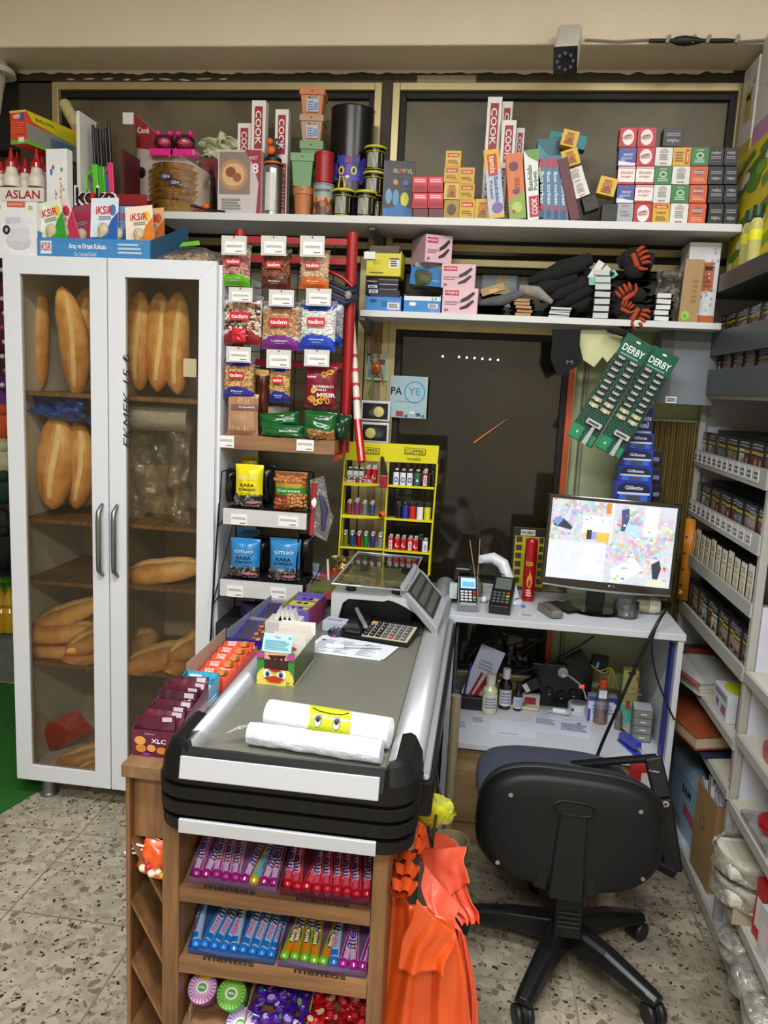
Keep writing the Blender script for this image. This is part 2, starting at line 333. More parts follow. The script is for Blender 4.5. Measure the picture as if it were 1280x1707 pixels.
window(1, -1.72, -.455, 2.045, 2.622); window(2, -.415, .80, 2.045, 2.622)
window(3, -1.72, -.48, .42, 2.02, tint='c9cfc4', haze=.35); window(4, -.386, .80, 1.80, 2.02, tint='8f9590', haze=.25)
window(5, -.386, .315, .42, 1.785, tint='9a9c98', haze=.05, rough=.06, bump=0)
# leaf of the glazed door beyond the desk: orange edge strip, pale green boards
GRN = mat('b9c59a', .6, var=.05, sc_=5)
mb = MB(); mb.box(.288, .308, WY-.02, WY+.07, .42, 1.79, K('c4522a', .5)); struct('trim_7', mb)
mb = MB(); mb.box(.308, .80, WY+.02, WY+.07, .42, 1.79, GRN); mb.box(.343, .350, WY+.012, WY+.02, .42, 1.79, K('6e705c')); mb.box(.358, .361, WY+.012, WY+.02, .42, 1.79, K('8a8d76')); struct('wall_panel', mb)
# outside
EXT = mat('54503e', .9, var=.25, sc_=3); EXD = mat('23221e', .8, var=.3, sc_=5)
mb = MB(); mb.box(-5, 3, 5.6, 5.7, 0, 2.2, EXD); struct('outside_wall', mb)
mb = MB(); mb.box(-5, 3, 3.9, 6, 3.0, 3.1, EXT); mb.box(-5, 3, 5.1, 5.2, 2.2, 3.05, mat('6d6650', .9, var=.1, sc_=2))
mb.build('outside_roof', kind='structure')
mb = MB()
for x in (-2.9, -2.2, -1.5, -.8, -.1, .6): mb.bar((x, 3.3, 3.02), (x+.25, 5.1, 2.98), .05, .06, mat('a59c70', .6))
mb.build('outside_beam', kind='structure')
for k in range(7):
    p = at(752+k*13 if k else 738, 594+k, Y=5.592)
    m_ = MB(); m_.blob(p, (.008, .008, .008), mat('fff6e0', .5, emit=25), 1); m_.cyl((p.x, 5.596, p.z), .003, .02, BLACK, 6)
    m_.build('string_bulb', label='tiny lit white bulb in the row seen through the dark window', cat='light bulb', group='bulbs outside the window')
# wall behind the left opening, seen in slivers
struct('wall_far', MB().box(-5, -1.7, 4.35, 4.4, 0, 3.1, mat('4c3a2c', .8)))
mb = MB(); mb.box(-5, -1.86, 3.0, 3.1, 2.38, 2.64, mat('0c0b0a', .6)); struct('trim_8', mb)
mb = MB(); mb.box(-5, -1.86, 3.1, 3.14, 2.2, 2.4, mat('5e4c36', .7)); struct('trim_9', mb)
# pipe stub with sagging white plaster in the top corner
mb = MB(); p = at(8, 105, Y=2.95); mb.lathe([(.075, 0), (.07, .02), (.045, .035), (.045, .07)], (p.x-.01, 2.9, p.z-.06), mat('c9c5b5', .7)); mb.tube([(p.x, 2.9, p.z-.06), (p.x+.01, 2.9, p.z-.12), (p.x+.005, 2.9, p.z-.2)], [.035, .012, .003], mat('9c9787', .7))
mb.build('ceiling_pipe', label='off-white round pipe stub with peeling paint under the beam', cat='pipe')
# ------------------------------------------------------------------ bread cabinet
BR = thing('bread_cabinet', 'tall white two-door cabinet with glass doors full of bread', 'cabinet')
CX0, CX1, CY, CD, CZ0, CZ1 = -1.592, -.862, 2.48, .44, .085, 1.9
CW = mat('dfe3ea', .3, var=.01)
INN = mat('b9ae98', .6, var=.05, sc_=5)
mb = MB(); mb.box(CX0, CX0+.018, CY, CY+CD, CZ0, CZ1, CW); mb.box(CX1-.018, CX1, CY, CY+CD, CZ0, CZ1, CW); mb.box(CX0+.018, CX1-.018, CY, CY+CD, CZ0, CZ0+.018, CW); mb.box(CX0+.018, CX1-.018, CY, CY+CD, CZ1-.018, CZ1, CW)
mb.box(CX0+.018, CX1-.018, CY+CD-.006, CY+CD, CZ0+.018, CZ1-.018, INN); mb.box(-1.25, -1.232, CY+.03, CY+CD-.006, CZ0+.018, CZ1-.018, mat('a79f8e', .6))
mb.build('body', BR, bev=.001)
SHW = wood('5b4024', '8d6a42', (30, 2, 3), .5)
SHZ = [.12, .46, .80, 1.03, 1.40]
def cshelf(x0, x1, z): MB().box(x0, x1, CY+.02, CY+CD-.01, z-.014, z, SHW).build('shelf', BR, bev=.001)
for z in (.515, .815, 1.035): cshelf(-1.574, -1.25, z)
cshelf(-1.574, -1.25, 1.472)
for z in (.515, .825, 1.04, 1.472): cshelf(-1.232, -.88, z)
def cdoor(px0, px1, hx, label):
    x0, x1 = px0, px1; z0, z1 = .082, 1.908; fw = .058; y0, y1 = CY-.024, CY-.003
    D = thing('door', None, None); D.parent = BR
    mb = MB(); gx0, gx1 = x0+fw, x1-fw
    for q in ([(x0, z0), (gx0, z0+fw), (gx0, z1-fw), (x0, z1)], [(x1, z0), (x1, z1), (gx1, z1-fw), (gx1, z0+fw)], [(x0, z1), (gx0, z1-fw), (gx1, z1-fw), (x1, z1)], [(x0, z0), (x1, z0), (gx1, z0+fw), (gx0, z0+fw)]):
        mb.hexa([(a, y0, b) for a, b in q][::1], [(a, y1, b) for a, b in q][::1], CW)
    mb.build('door_frame', D, bev=.0015)
    MB().box(gx0, gx1, y0+.008, y0+.012, z0+fw, z1-fw, clear('fbf7ec', .012, .02, .03, 4, .008)).build('glass', D)
    mb = MB(); zz0, zz1 = 1.0-.13, 1.0+.105
    mb.tube([(hx, y0, zz1+.005), (hx, y0-.028, zz1-.018), (hx, y0-.03, zz1-.05), (hx, y0-.03, zz0+.05), (hx, y0-.028, zz0+.018), (hx, y0, zz0-.005)], [.006, .0085, .009, .009, .0085, .006], STEEL, 10)
    mb.build('handle', D); return D
cdoor(-1.596, -1.2385, -1.259, None); d2 = cdoor(-1.2345, -.872, -1.206, None)
mb = MB(); fr = Fr((-1.19, CY-.0245, 1.30), (0, 0, 1), (-1, 0, 0)); mb.txt(fr, 'EKMEK 15 ₺', .16, -.018, .024, INK, .30, off=.0012, ital=.3)
mb.build('handwriting', d2)
for x, y in ((-1.51, 2.52), (-.93, 2.52), (-1.51, 2.88), (-.93, 2.88)):
    MB().lathe([(.034, 0), (.034, .008), (.027, .014), (.025, .085)], (x, y, 0), STEEL, 18).build('leg', BR)
def crust(): 
    if 'crust' in _M: return _M['crust']
    m = bpy.data.materials.new('bread_crust'); m.use_nodes = True; nt = m.node_tree; b = nt.nodes['Principled BSDF']
    tc = nt.nodes.new('ShaderNodeTexCoord'); n = nt.nodes.new('ShaderNodeTexNoise'); n.inputs['Scale'].default_value = 11; n.inputs['Detail'].default_value = 5
    cr = nt.nodes.new('ShaderNodeValToRGB'); cr.color_ramp.elements[0].color = lin('b8732f'); cr.color_ramp.elements[1].color = lin('ecbd78'); cr.color_ramp.elements[0].position = .3; cr.color_ramp.elements[1].position = .65
    nt.links.new(tc.outputs['Object'], n.inputs['Vector']); nt.links.new(n.outputs['Fac'], cr.inputs[0]); nt.links.new(cr.outputs[0], b.inputs['Base Color']); b.inputs['Roughness'].default_value = .45
    bp = nt.nodes.new('ShaderNodeBump'); bp.inputs['Strength'].default_value = .25; bp.inputs['Distance'].default_value = .01; nt.links.new(n.outputs['Fac'], bp.inputs['Height']); nt.links.new(bp.outputs[0], b.inputs['Normal'])
    _M['crust'] = m; return m
def loaf_mesh(L, W, H, seed):      # long loaf with a slanting ridge along its top
    random.seed(seed); mb = MB(); cru = crust(); pale = mat('efd29c', .6, var=.12, sc_=30); nu, nv = 40, 44; bend = random.uniform(-.012, .012)
    def P(u, v):
        t = 2*v-1; a = 2*math.pi*u+.3*t+1.55; k = max(0., 1-abs(t)**2.8)**.62; y = math.cos(a); z = math.sin(a)
        ca = (a-1.55-.3*t); ca = ca if ca < 3.1416 else ca-6.2832; ridge = .10*math.exp(-(ca/.16)**2)*(k > .5)-.13*math.exp(-((ca-.35)/.2)**2)*(k > .5)
        rz = H/2*(z if z > -.55 else -.55)*k*(1+ridge); ry = W/2*y*k*(1+.5*ridge)
        n = mnoise.noise((t*3+seed, y*1.5, z*1.5))*.004
        return Vector((t*L/2, ry+bend*(1-t*t)*2, rz+H*.275+n))
    def mf(u, v):
        ca = 2*math.pi*u; t = 2*v-1
        return pale if (.08 < ca < .52 and abs(t) < .78) else cru
    mb.grid(P, nu, nv, cru, mf); return mb
def loaf(px, py, Y, z, L, W, H, rot, label, seed, group=None):
    p = at(px, py, Y=Y); o = loaf_mesh(L, W, H, seed).build('bread_loaf', None, label, 'bread', group, loc=(p.x, Y, p.z if z is None else z), rot=tuple(math.radians(a) for a in rot))
    return o
# standing loaves (long axis up)
UP = lambda r: (0, -90+r, 90)
for i, (px, py, L, r, lab) in enumerate([(72, 567, .36, 3, 'standing brown loaf nearest the cabinet edge, upper compartment behind first door'), (122, 570, .38, -14, 'long curved golden loaf leaning in upper compartment behind first door'), (150, 560, .32, 3, 'loaf half hidden by the door frame, upper compartment behind first door'),
        (207, 575, .32, 6, 'narrow loaf beside the door frame in upper compartment behind second door'), (238, 570, .34, 1, 'dark standing loaf, second in upper compartment behind second door'), (269, 572, .34, 3, 'standing loaf with orange paper band, upper compartment behind second door'), (302, 574, .35, 0, 'standing loaf next to white paper slip, upper compartment behind second door')]):
    loaf(px, py, 2.66 if i != 1 else 2.60, None, L, .10, .085, UP(r), lab, 20+i)
for i, (px, py, L, W, r, lab) in enumerate([(100, 770, .34, .13, 8, 'large golden loaf in clear bag, standing behind first door at mid height'), (134, 775, .32, .10, 2, 'loaf half hidden behind the big bagged loaf at mid height'), (150, 800, .2, .09, 4, 'small pale loaf end showing at the door frame, mid height')]):
    loaf(px, py, 2.60+.05*i, None, L, W, .10, UP(r), lab, 30+i)
for i, (px, py, Y, z, L, W, H, r, lab) in enumerate([
        (120, 1010, 2.58, .645, .32, .11, .09, (0, -24, 8), 'darkest crusty loaf resting on top of the pile behind first door'),
        (108, 1060, 2.56, .585, .28, .11, .095, (0, -6, 14), 'golden loaf with split crust in the middle of the pile behind first door'),
        (95, 1092, 2.57, .515, .26, .10, .08, (0, 0, 8), 'pale loaf at the bottom of the pile behind first door'),
        (150, 1062, 2.56, .575, .2, .10, .09, (0, -15, 70), 'loaf end above another at the handle side of the first door pile'),
        (148, 1090, 2.56, .515, .2, .11, .08, (0, 0, 60), 'bottom loaf beside the door frame in the first door pile'),
        (277, 926, 2.60, .828, .30, .12, .10, (0, -9, 14), 'single loaf lying alone on the shelf behind second door'),
        (270, 1090, 2.56, .515, .26, .125, .105, (0, -10, 38), 'big pale loaf with long split, lower shelf behind second door'),
        (228, 1085, 2.68, .515, .2, .11, .11, (0, -20, 50), 'loaf wrapped in brown paper at the rear of the lower shelf'),
        (308, 1098, 2.56, .515, .2, .10, .08, (0, 0, 75), 'loaf lying at the corner of the lower shelf behind second door'),
        (316, 1078, 2.57, .585, .18, .09, .09, (0, -25, 60), 'small loaf stacked on the corner loaf behind second door'),
        (150, 1240, 2.6, .105, .24, .10, .08, (0, -14, 30), 'golden loaf on the cabinet floor beside red packet'),
        (158, 1275, 2.54, .105, .16, .08, .06, (0, 0, 60), 'loaf end at the lowest corner behind first door'),
        (240, 1230, 2.62, .105, .32, .14, .12, (0, -14, 20), 'large loaf on the cabinet floor behind second door')]):
    loaf(px, py, Y, z, L, W, H, r, lab, 40+i)
random.seed(11)
def crumpled(P, n, mat_, amp, sd, m2=None):
    mb = MB(); mb.grid(lambda u, v: P(u, v)+Vector((mnoise.noise((u*5+sd, v*5, 1)), mnoise.noise((u*6, v*6+sd, 2))*1.4, mnoise.noise((u*5, v*5, sd)))) * amp, n, n, mat_); return mb
# blue bag, film roll, carton in the cabinet
a, w_, h_ = slot(60, 648, 152, 690, 2.62)
crumpled(lambda u, v: Vector((a.x+(u-.5)*w_*1.1+.01, 2.56+.03*math.sin(v*3.14+u*4), 1.455-h_*v*(.55+.45*u))), 14, mat('1c49b8', .25, coat=.4), .025, 3).build('plastic_bag', None, 'crumpled blue plastic bag on the shelf behind first door', 'bag', solid=.002)
p = at(212, 680, Y=2.58); q = at(318, 680, Y=2.58)
mb = MB(); mb.lathe([(.045, 0), (.047, .01), (.046, (q.x-p.x)*.5), (.047, q.x-p.x)], (p.x, 2.58, 1.402), mat('b9bcb8', .25, .4, bump=.4, sc_=30), 20, 'x'); mb.build('film_roll', None, 'roll of shiny clear film lying behind second door', 'roll')
a, w_, h_ = slot(210, 700, 320, 838, 2.6, 1.04)
crumpled(lambda u, v: a+Vector(((u-.5)*w_, .03*math.sin(u*5), h_*v)), 18, FILM2, .03, 9).build('plastic_bag', None, 'crinkled clear plastic bag hanging behind second door at mid height', 'bag')
BX('cardboard_box', 'small brown carton printed KURU behind second door', 'box', (242, 775, 296, 835), 2.72, 'a8895a', [('t', 'KUR', .6, .45, .6, .22, '3a2c18'), ('t', 'KC', .75, .12, .3, .18, '3a2c18')], z0=1.041, d=.08)
a, w_, h_ = slot(85, 1212, 158, 1255, 2.66, .105)
mb = MB(); fr = pillow(mb, w_*1.2, h_*1.3, .05, None, mat('b52a24', .3)); mb.build('snack_packet', None, 'red packet lying on the cabinet floor behind first door', 'packet', loc=a+Vector((0, 0, .03)), rot=(.3, -.5, .1))
mb = MB(); mb.add([at(150, 1180, Y=2.8)]*0+[(-1.5, 2.52, .105), (-1.28, 2.52, .105), (-1.27, 2.8, .105), (-1.42, 2.8, .105)], [(0, 1, 2, 3)], mat('c9ae80', .6)); mb.build('kraft_paper', None, 'sheet of brown paper lining the cabinet floor', 'paper', solid=.002)
p, w_, h_ = slot(297, 597, 319, 628, 2.555)
MB().box(p.x-w_/2, p.x+w_/2, 2.60, 2.602, p.z, p.z+h_, PAPER).build('paper_slip', None, 'white paper slip stuck on a standing loaf behind second door', 'paper')
# goods beyond the cabinet, at the edge of the opening
mb = MB(); mb.box(-2.9, -1.9, 3.45, 3.8, .0, .28, mat('6c6f6a', .5, var=.3, sc_=20)); mb.build('floor_plinth', None, 'grey marbled plinth beyond the bread cabinet', 'plinth')
for k, (px, py, c, lb) in enumerate([(4, 975, '8fd32a', 'green soda bottle pack standing on the plinth, outermost'), (17, 975, '7cc628', 'green soda bottle behind the cabinet edge on the plinth'), (4, 1030, 'b98a1a', 'yellow soda bottle below the green ones, outermost'), (18, 1030, 'c79b22', 'yellow soda bottle below the green ones beside the cabinet')]):
    p = at(px, py+22, Y=3.5 if c[0] in '87' else 3.42); z = max(.285, p.z) if k < 2 else .285
    mb = MB(); mb.lathe([(.03, 0), (.034, .02), (.034, .1), (.026, .12), (.034, .14), (.03, .17), (.012, .2), (.012, .22)], (0, 0, 0), mat(c, .15, coat=.6), 14); mb.cyl((0, 0, .22), .014, .018, K('2f8a2a')); 
    mb.build('soda_bottle', None, lb, 'bottle', loc=(p.x, p.y, p.z))
MB().box(-3, -1.93, 3.3, 3.6, .575, .585, DGREY).build('display_shelf', None, 'dark shelf edge beyond the cabinet above the soda bottles', 'shelf')
for k in range(9):
    p = at(4+(k % 2)*4, 450+k*24, Y=3.3); mb = MB(); mb.blob(p, (.012, .012, .012), mat(['e8e4dc', 'b33a7a', 'e8e4dc'][k % 3], .15, coat=1), 2)
    mb.tube([p+Vector((0, 0, .012)), p+Vector((0, 0, .03))], .001, BLACK, 4); mb.build('hanging_bead', None, 'shiny bead on the string hanging beyond the bread cabinet', 'bead', 'beads beyond the cabinet')
for k, (py, c, n, lb) in enumerate([(530, '5a1430', 'hanging_cloth', 'dark red cloth hanging beyond the bread cabinet'), (660, '6a2a86', 'hanging_cloth', 'purple cloth hanging beyond the bread cabinet'), (700, 'd0512c', 'plush_toy', 'orange plush toy hanging beyond the bread cabinet'), (760, 'c8c49a', 'plush_toy', 'pale plush toy with blue patch beyond the cabinet'), (810, '123c28', 'plush_toy', 'dark green plush toy beyond the cabinet'), (900, '15151a', 'toy_bag', 'black bag with clear wrap hanging beyond the cabinet')]):
    p = at(3, py, Y=3.4); mb = MB(); mb.blob(p, (.07, .05, .09 if k not in (0, 5) else .16), mat(c, .7, var=.2, sc_=30), 3); mb.blob(p+Vector((.03, -.03, .05)), (.03, .03, .03), mat(c, .7), 2)
    mb.build(n, None, lb, 'toy' if 'toy' in n else 'cloth')
# ------------------------------------------------------------------ wall shelves
SW = mat('d8dad8', .4, var=.03, sc_=8); SU = SW
mb = MB(); mb.box(-1.20, .76, 2.72, 2.985, 2.084, 2.108, SW); mb.build('wall_shelf', None, 'long white upper wall shelf crowded with boxes and cans', 'shelf', bev=.001)
mb = MB(); mb.box(-.46, .74, 2.75, 2.985, 1.782, 1.803, SW); mb.build('wall_shelf', None, 'shorter white lower wall shelf holding pink boxes and socks', 'shelf', bev=.001)
def bracket(px, zt, lab):
    x = at(px, 500, Y=2.95).x; mb = MB(); mb.box(x-.012, x+.012, 2.985, 2.998, zt-.16, zt-.001, STEEL)
    mb.hexa([(x-.011, 2.76, zt-.014), (x+.011, 2.76, zt-.014), (x+.011, 2.99, zt-.055), (x-.011, 2.99, zt-.055)], [(x-.011, 2.76, zt-.001), (x+.011, 2.76, zt-.001), (x+.011, 2.99, zt-.001), (x-.011, 2.99, zt-.001)], STEEL)
    mb.build('shelf_bracket', None, lab, 'bracket', bev=.002)
bracket(628, 2.084, 'metal bracket under the long upper wall shelf'); bracket(618, 1.782, 'metal bracket under the lower wall shelf above the amber beads')
UZ, LZ = 2.109, 1.804
# --- security camera on the beam
p = at(944, 72, Y=2.68)
T = thing('security_camera', 'white bullet security camera with dark round lens on the beam', 'camera', p)
dr = (at(948, 98, Y=2.60)-at(958, 48, Y=2.74)).normalized(); a = Vector((.012, .06, .03)); R_ = dr.to_track_quat('Z', 'Y').to_matrix().to_4x4()
mb = MB(); mb.T = Matrix.Translation(a) @ R_; mb.box(-.037, .037, -.04, .04, -.03, .125, mat('c9c9c0', .35)); mb.build('housing', T, bev=.012, seg=4)
mb = MB(); mb.T = Matrix.Translation(a) @ R_; mb.box(-.036, .036, -.040, .040, .124, .132, mat('15161a', .15)); mb.cyl((0, 0, .132), .012, .004, BLACK)
for k in range(8): mb.cyl((.024*math.cos(k*.785), .024*math.sin(k*.785), .132), .005, .003, mat('777b80', .2, .6), 10)
mb.build('lens_plate', T, bev=.006)
mb = MB(); mb.tube([(0.02, .07, .03), (.03, .1, .06), (.03, .11, .05)], .014, mat('c9c9c0', .35)); mb.build('bracket', T)
zc = at(1000, 68, Y=2.78).z; pts = [at(x, y, Y=2.783) for x, y in ((975, 66), (1030, 69), (1082, 66), (1128, 70), (1165, 66), (1215, 70), (1285, 66))]
mb = MB(); mb.tube(pts, .0035, mat('8d8778', .6)); mb.build('camera_cable', None, 'thin grey cable running along the beam from the security camera', 'cable')
mb = MB(); q = [at(x, 68, Y=2.775) for x in (1082, 1100, 1120, 1128, 1140, 1156, 1172, 1205, 1228)]
mb.tube(q, [.006, .007, .006, .013, .016, .013, .006, .008, .005], mat('1b1b1b', .5))
for x in (1113, 1155, 1180, 1228): mb.tube([at(x-2, 72, Y=2.77), at(x+1, 64, Y=2.77), at(x+3, 60, Y=2.78)], .006, mat('9d9a90', .5))
mb.build('taped_joint', None, 'black taped cable joint with grey clips on the beam', 'cable')
# --- goods on the cabinet top
KZ = 1.901
T = thing('display_tray', 'blue cardboard counter tray of air fresheners on the cabinet', 'display box')
p, w_, h_ = slot(62, 398, 250, 426, 2.475, KZ)
mb = MB(); bl = mat('3f86c0', .45); d = .2; x0, x1 = p.x-w_/2, p.x+w_/2
mb.box(x0, x1, 2.475, 2.478, KZ, KZ+h_, bl); mb.box(x0, x1, 2.478, 2.475+d, KZ, KZ+.003, bl); mb.box(x0, x0+.003, 2.478, 2.475+d, KZ+.003, KZ+h_*1.3, bl); mb.box(x0, x1, 2.475+d, 2.478+d, KZ, KZ+h_*1.3, bl)
mb.hexa([(x1, 2.478, KZ), (x1+.003, 2.478, KZ), (x1+.07, 2.62, KZ), (x1+.067, 2.62, KZ)], [(x1, 2.478, KZ+h_), (x1+.003, 2.478, KZ+h_), (x1+.07, 2.62, KZ+.14), (x1+.067, 2.62, KZ+.14)], mat('1e4a66', .5))
fr = Fr((x0, 2.475, KZ), (1, 0, 0), (0, 0, 1), w_, h_)
mb.prints(fr, [('r', .03, .25, .13, .85, 'd9e6ef'), ('t', 'iKSiR', .08, .58, .095, .4, 'c3202a', 0, 1), ('t', 'Araç ve Ortam Kokusu', .45, .62, .33, .3, 'f2f6fa', 0, 1), ('t', 'Car Scented Smell', .43, .28, .2, .18, 'dfeaf2'), ('l', .72, .3, .93, .85, 3, 'a9cbe4')])
mb.build('tray', T)
cards = [(92, 332, 398, 'dfe8cf', '2f9a2c', -14, 0, 'green'), (118, 330, 398, 'f0d6d8', 'c03455', -22, .03, 'red'), (143, 340, 398, '9a4560', 'b12a55', -14, .06, 'purple'), (172, 328, 399, 'dce8f4', '1f5fae', -2, 0, 'white and blue'), (196, 342, 399, '6f95c4', '26558f', -1, .02, 'blue'), (206, 346, 399, '6f95c4', '26558f', 0, .045, 'blue'), (234, 342, 401, 'f2e2cd', 'd87a24', -6, 0, 'orange'), (252, 346, 401, 'd9a97a', 'b05a1a', -5, .04, 'brown orange')]
for i, (px, yt, yb, c1, c2, tl, dy, nm) in enumerate(cards):
    p, w_, h_ = slot(px-23, yt, px+23, yb+2, 2.49+dy, KZ+.02); mb = MB(); mb.box(-w_/2, w_/2, 0, .002, 0, h_, mat(c1, .35, coat=.3)); fr = Fr((-w_/2, 0, 0), (1, 0, 0), (0, 0, 1), w_, h_)
    mb.prints(fr, [('r', 0, 0, 1, .3, c2), ('p', [(.5, .3), (1, .3), (1, .75), (.75, .6)], c2), ('c', .8, .78, .12, .1, ('4a76b8' if 'blue' in nm else 'e8c341' if nm in ('green', 'orange') else c2)), ('t', 'iKSiR', .5, .78, .62, .15, 'c3202a', 0, 1), ('l', .3, .6, .75, .68, 2, '8a8f95')])
    mb.blob((0, -.006, h_*.42), (w_*.2, .012, h_*.13), mat('cdbfa0', .3, bump=.6, sc_=80), 2); mb.blob((.01, -.006, h_*.2), (w_*.26, .014, h_*.13), mat(c2, .25, coat=.5), 2); mb.blob((-.004, -.007, h_*.3), (w_*.13, .012, h_*.07), mat('b9a888', .3), 2)
    o = mb.build('air_freshener', None, '%s air freshener card in tray, %s' % (nm, ['outermost', 'leaning behind the green card', 'between red and white cards', 'in front of the blue ones', 'just behind the white and blue card', 'rearmost of the blue ones', 'at the blue tray corner', 'behind the orange card'][i]), 'air freshener', loc=p+Vector((0, 0, .004)), rot=(-.14, math.radians(tl), 0))
BX('humidifier_box', 'white box with a picture of a white jug-like sprayer, cabinet corner', 'box', (-6, 336, 62, 424), 2.478, 'e6e6ea', [('r', .28, .9, .72, 1, 'd2604a'), ('t', 'panther', .5, .95, .36, .06, 'f0d0c8'), ('r', .04, .86, .13, .93, '9ccc50'), ('r', .8, .86, .9, .93, '9ccc50'), ('c', .55, .30, .3, .14, 'c9cad4'), ('r', .28, .3, .8, .52, 'd3d4de'), ('p', [(.3, .52), (.78, .52), (.7, .68), (.55, .75), (.38, .72)], 'dddee6'), ('r', .25, .62, .6, .72, 'c6c8d2'), ('c', .26, .5, .09, .08, '17181c'), ('c', .26, .5, .04, .04, 'a0a0b0')], d=.1, z0=KZ)
BX('glue_display', 'white counter carton marked ASLAN holding red-capped glue bottles', 'box', (-20, 312, 73, 338), 2.60, 'e8e2da', [('t', 'ASLAN', .62, .5, .62, .6, 'a51f2b', 0, 1)], d=.22, z0=at(30, 336, Y=2.6).z)
GZ = at(30, 336, Y=2.6).z
MB().box(-1.68, -1.46, 2.59, 2.84, KZ, GZ-.001, mat('8d7c60', .7)).build('cardboard_box', None, 'plain brown carton under the glue bottle display', 'box')
gz2 = at(30, 312, Y=2.62).z
for i, (px, yt) in enumerate([(3, 270), (20, 246), (30, 254), (43, 262), (62, 248), (70, 254)]):
    Yg = [2.63, 2.62, 2.68, 2.66, 2.62, 2.68][i]; p = at(px, 312, Y=Yg); t = at(px, yt, Y=Yg); H = t.z-gz2-.0
    mb = MB(); mb.lathe([(.030, 0), (.031, H*.22), (.020, H*.36), (.017, H*.5), (.017, H*.52)], (0, 0, 0), mat('ded8c8', .35), 16); mb.lathe([(.021, H*.5), (.020, H*.62), (.010, H*.72), (.004, H)], (0, 0, 0), mat('b01824', .3, coat=.4), 14)
    mb.build('glue_bottle', None, 'white glue bottle with red cap, ' + ['at the picture edge', 'tall one in front near the edge', 'behind the tall front one', 'short one in the middle', 'tall one in front next to the birthday card', 'behind the one next to the birthday card'][i], 'bottle', loc=(p.x, Yg, gz2))
BX('toy_box', 'red, green and yellow balloon box perched above the glue bottles', 'box', (14, 184, 47, 240), 2.58, 'd8452e', [('r', 0, 0, 1, .12, '6cb43a'), ('r', .5, .06, .85, .2, 'e8e8e8'), ('r', 0, .93, 1, 1, 'e9c24a'), ('c', .45, .82, .25, .07, 'e8b0c0'), ('r', .66, .68, .84, .92, '3a5aa8'), ('l', .1, .3, .9, .66, 5, 'e86a50')], d=.26, yaw=-14, right=[('r', 0, 0, 1, .1, '6cb43a'), ('r', .0, .1, 1, .6, '8a8b80'), ('p', [(.0, .98), (.9, .98), (.9, .5), (.5, .6), (.1, .7)], 'cfc51c'), ('t', 'BALON', .3, .82, .3, .1, '2a2a1a', 0, 1), ('r', .4, .15, .8, .45, '4c6f8c')])
BX('birthday_card', 'white card box lettered Happy Birthday standing upright on the cabinet', 'card', (76, 248, 113, 334), 2.56, 'eceef0', [('t', 'Happy', .45, .48, .34, .14, 'c0392b', 90, 1), ('t', 'Birthday!', .7, .5, .5, .14, 'c98a2b', 90, 1), ('c', .25, .8, .06, .03, '2e7fb8'), ('c', .35, .84, .05, .02, 'c0392b'), ('c', .75, .82, .05, .02, '4a9a3a'), ('c', .2, .25, .06, .03, 'c0392b'), ('c', .8, .2, .06, .03, '4a9a3a'), ('c', .85, .65, .03, .015, 'c98a2b')], d=.03, yaw=-6, z0=KZ)
# lighter display carton (open box) with barbecue lighters
p, w_, h_ = slot(128, 185, 207, 345, 2.62, KZ)
LZ0 = at(170, 342, Y=2.62).z; h_ = h_-(LZ0-KZ); p.z = LZ0; MB().box(p.x-w_/2, p.x+w_/2, 2.63, 2.75, KZ, LZ0-.001, mat('7a1820', .5)).build('cardboard_box', None, 'dark red carton under the koko lighter display', 'box')
T = thing('lighter_display', 'tall open brown carton display with a koko sign for gas lighters', 'display box', p)
mb = MB(); W2 = w_/2; mb.box(-W2, -W2+.012, 0, .12, 0, h_, mat('d8d8d4', .5)); mb.box(-W2+.012, W2-.012, .112, .12, 0, h_*.98, mat('54452c', .7, var=.1)); mb.box(W2-.012, W2, 0, .12, 0, h_*.6, mat('4b1016', .5)); mb.box(-W2+.012, W2-.012, 0, .112, 0, .01, BROWN)
mb.build('carton', T)
mb = MB(); mb.box(-W2, W2+.08, -.006, 0, 0, h_*.12, mat('8d1b24', .4)); fr = Fr((-W2+.035, -.008, .0), (1, 0, 0), (0, 0, 1), .16, .05)
for q, m_, o_, hh in (('koko', mat('f4f4f4', .4), .0, .066), ('koko', BLACK, .002, .05)):
    mb.txt(fr, q, .035, .028, hh, m_, .155 if hh > .055 else .14, bold=True, off=o_)
mb.pol(fr, [(.026+.008*math.cos(t), .030+.012*math.sin(t)) for t in [i*.7 for i in range(9)]], mat('c02a2a', .4), .004)
mb.build('sign', T)
for i, (px, yt, c, lb) in enumerate([(162, 202, '55c41e', 'green gas lighter with long black barrel, first in the carton'), (168, 207, '4cb81c', 'green gas lighter with black barrel, second in the carton'), (173, 210, '43ac1a', 'green gas lighter with black barrel, third in the carton'), (182, 207, '1c6aa8', 'blue gas lighter with black barrel behind the pink one'), (188, 195, 'ee3f66', 'pink gas lighter with black barrel and round trigger guard')]):
    Yl = 2.66+.01*(i % 2); p = at(px, 330, Y=Yl); t = at(px, yt, Y=Yl); H = t.z-LZ0-.012; mb = MB(); z0 = LZ0+.012
    ln = -.06; hd = H*.48
    mb.lathe([(.006, hd), (.0055, H-.02), (.005, H-.012)], (0, 0, 0), BLACK, 10); mb.box(-.009, .009, -.006, .006, .0, hd, mat(c, .3, coat=.3))
    if i in (0, 4): mb.tube([(-.008, 0, hd*.85), (-.03, 0, hd*.75), (-.036, 0, hd*.5), (-.026, 0, hd*.3), (-.008, 0, hd*.25)], .004, mat(c, .3))
    mb.build('gas_lighter', None, lb, 'lighter', loc=(p.x, Yl, z0), rot=(0, -.05, 0), bev=.002)
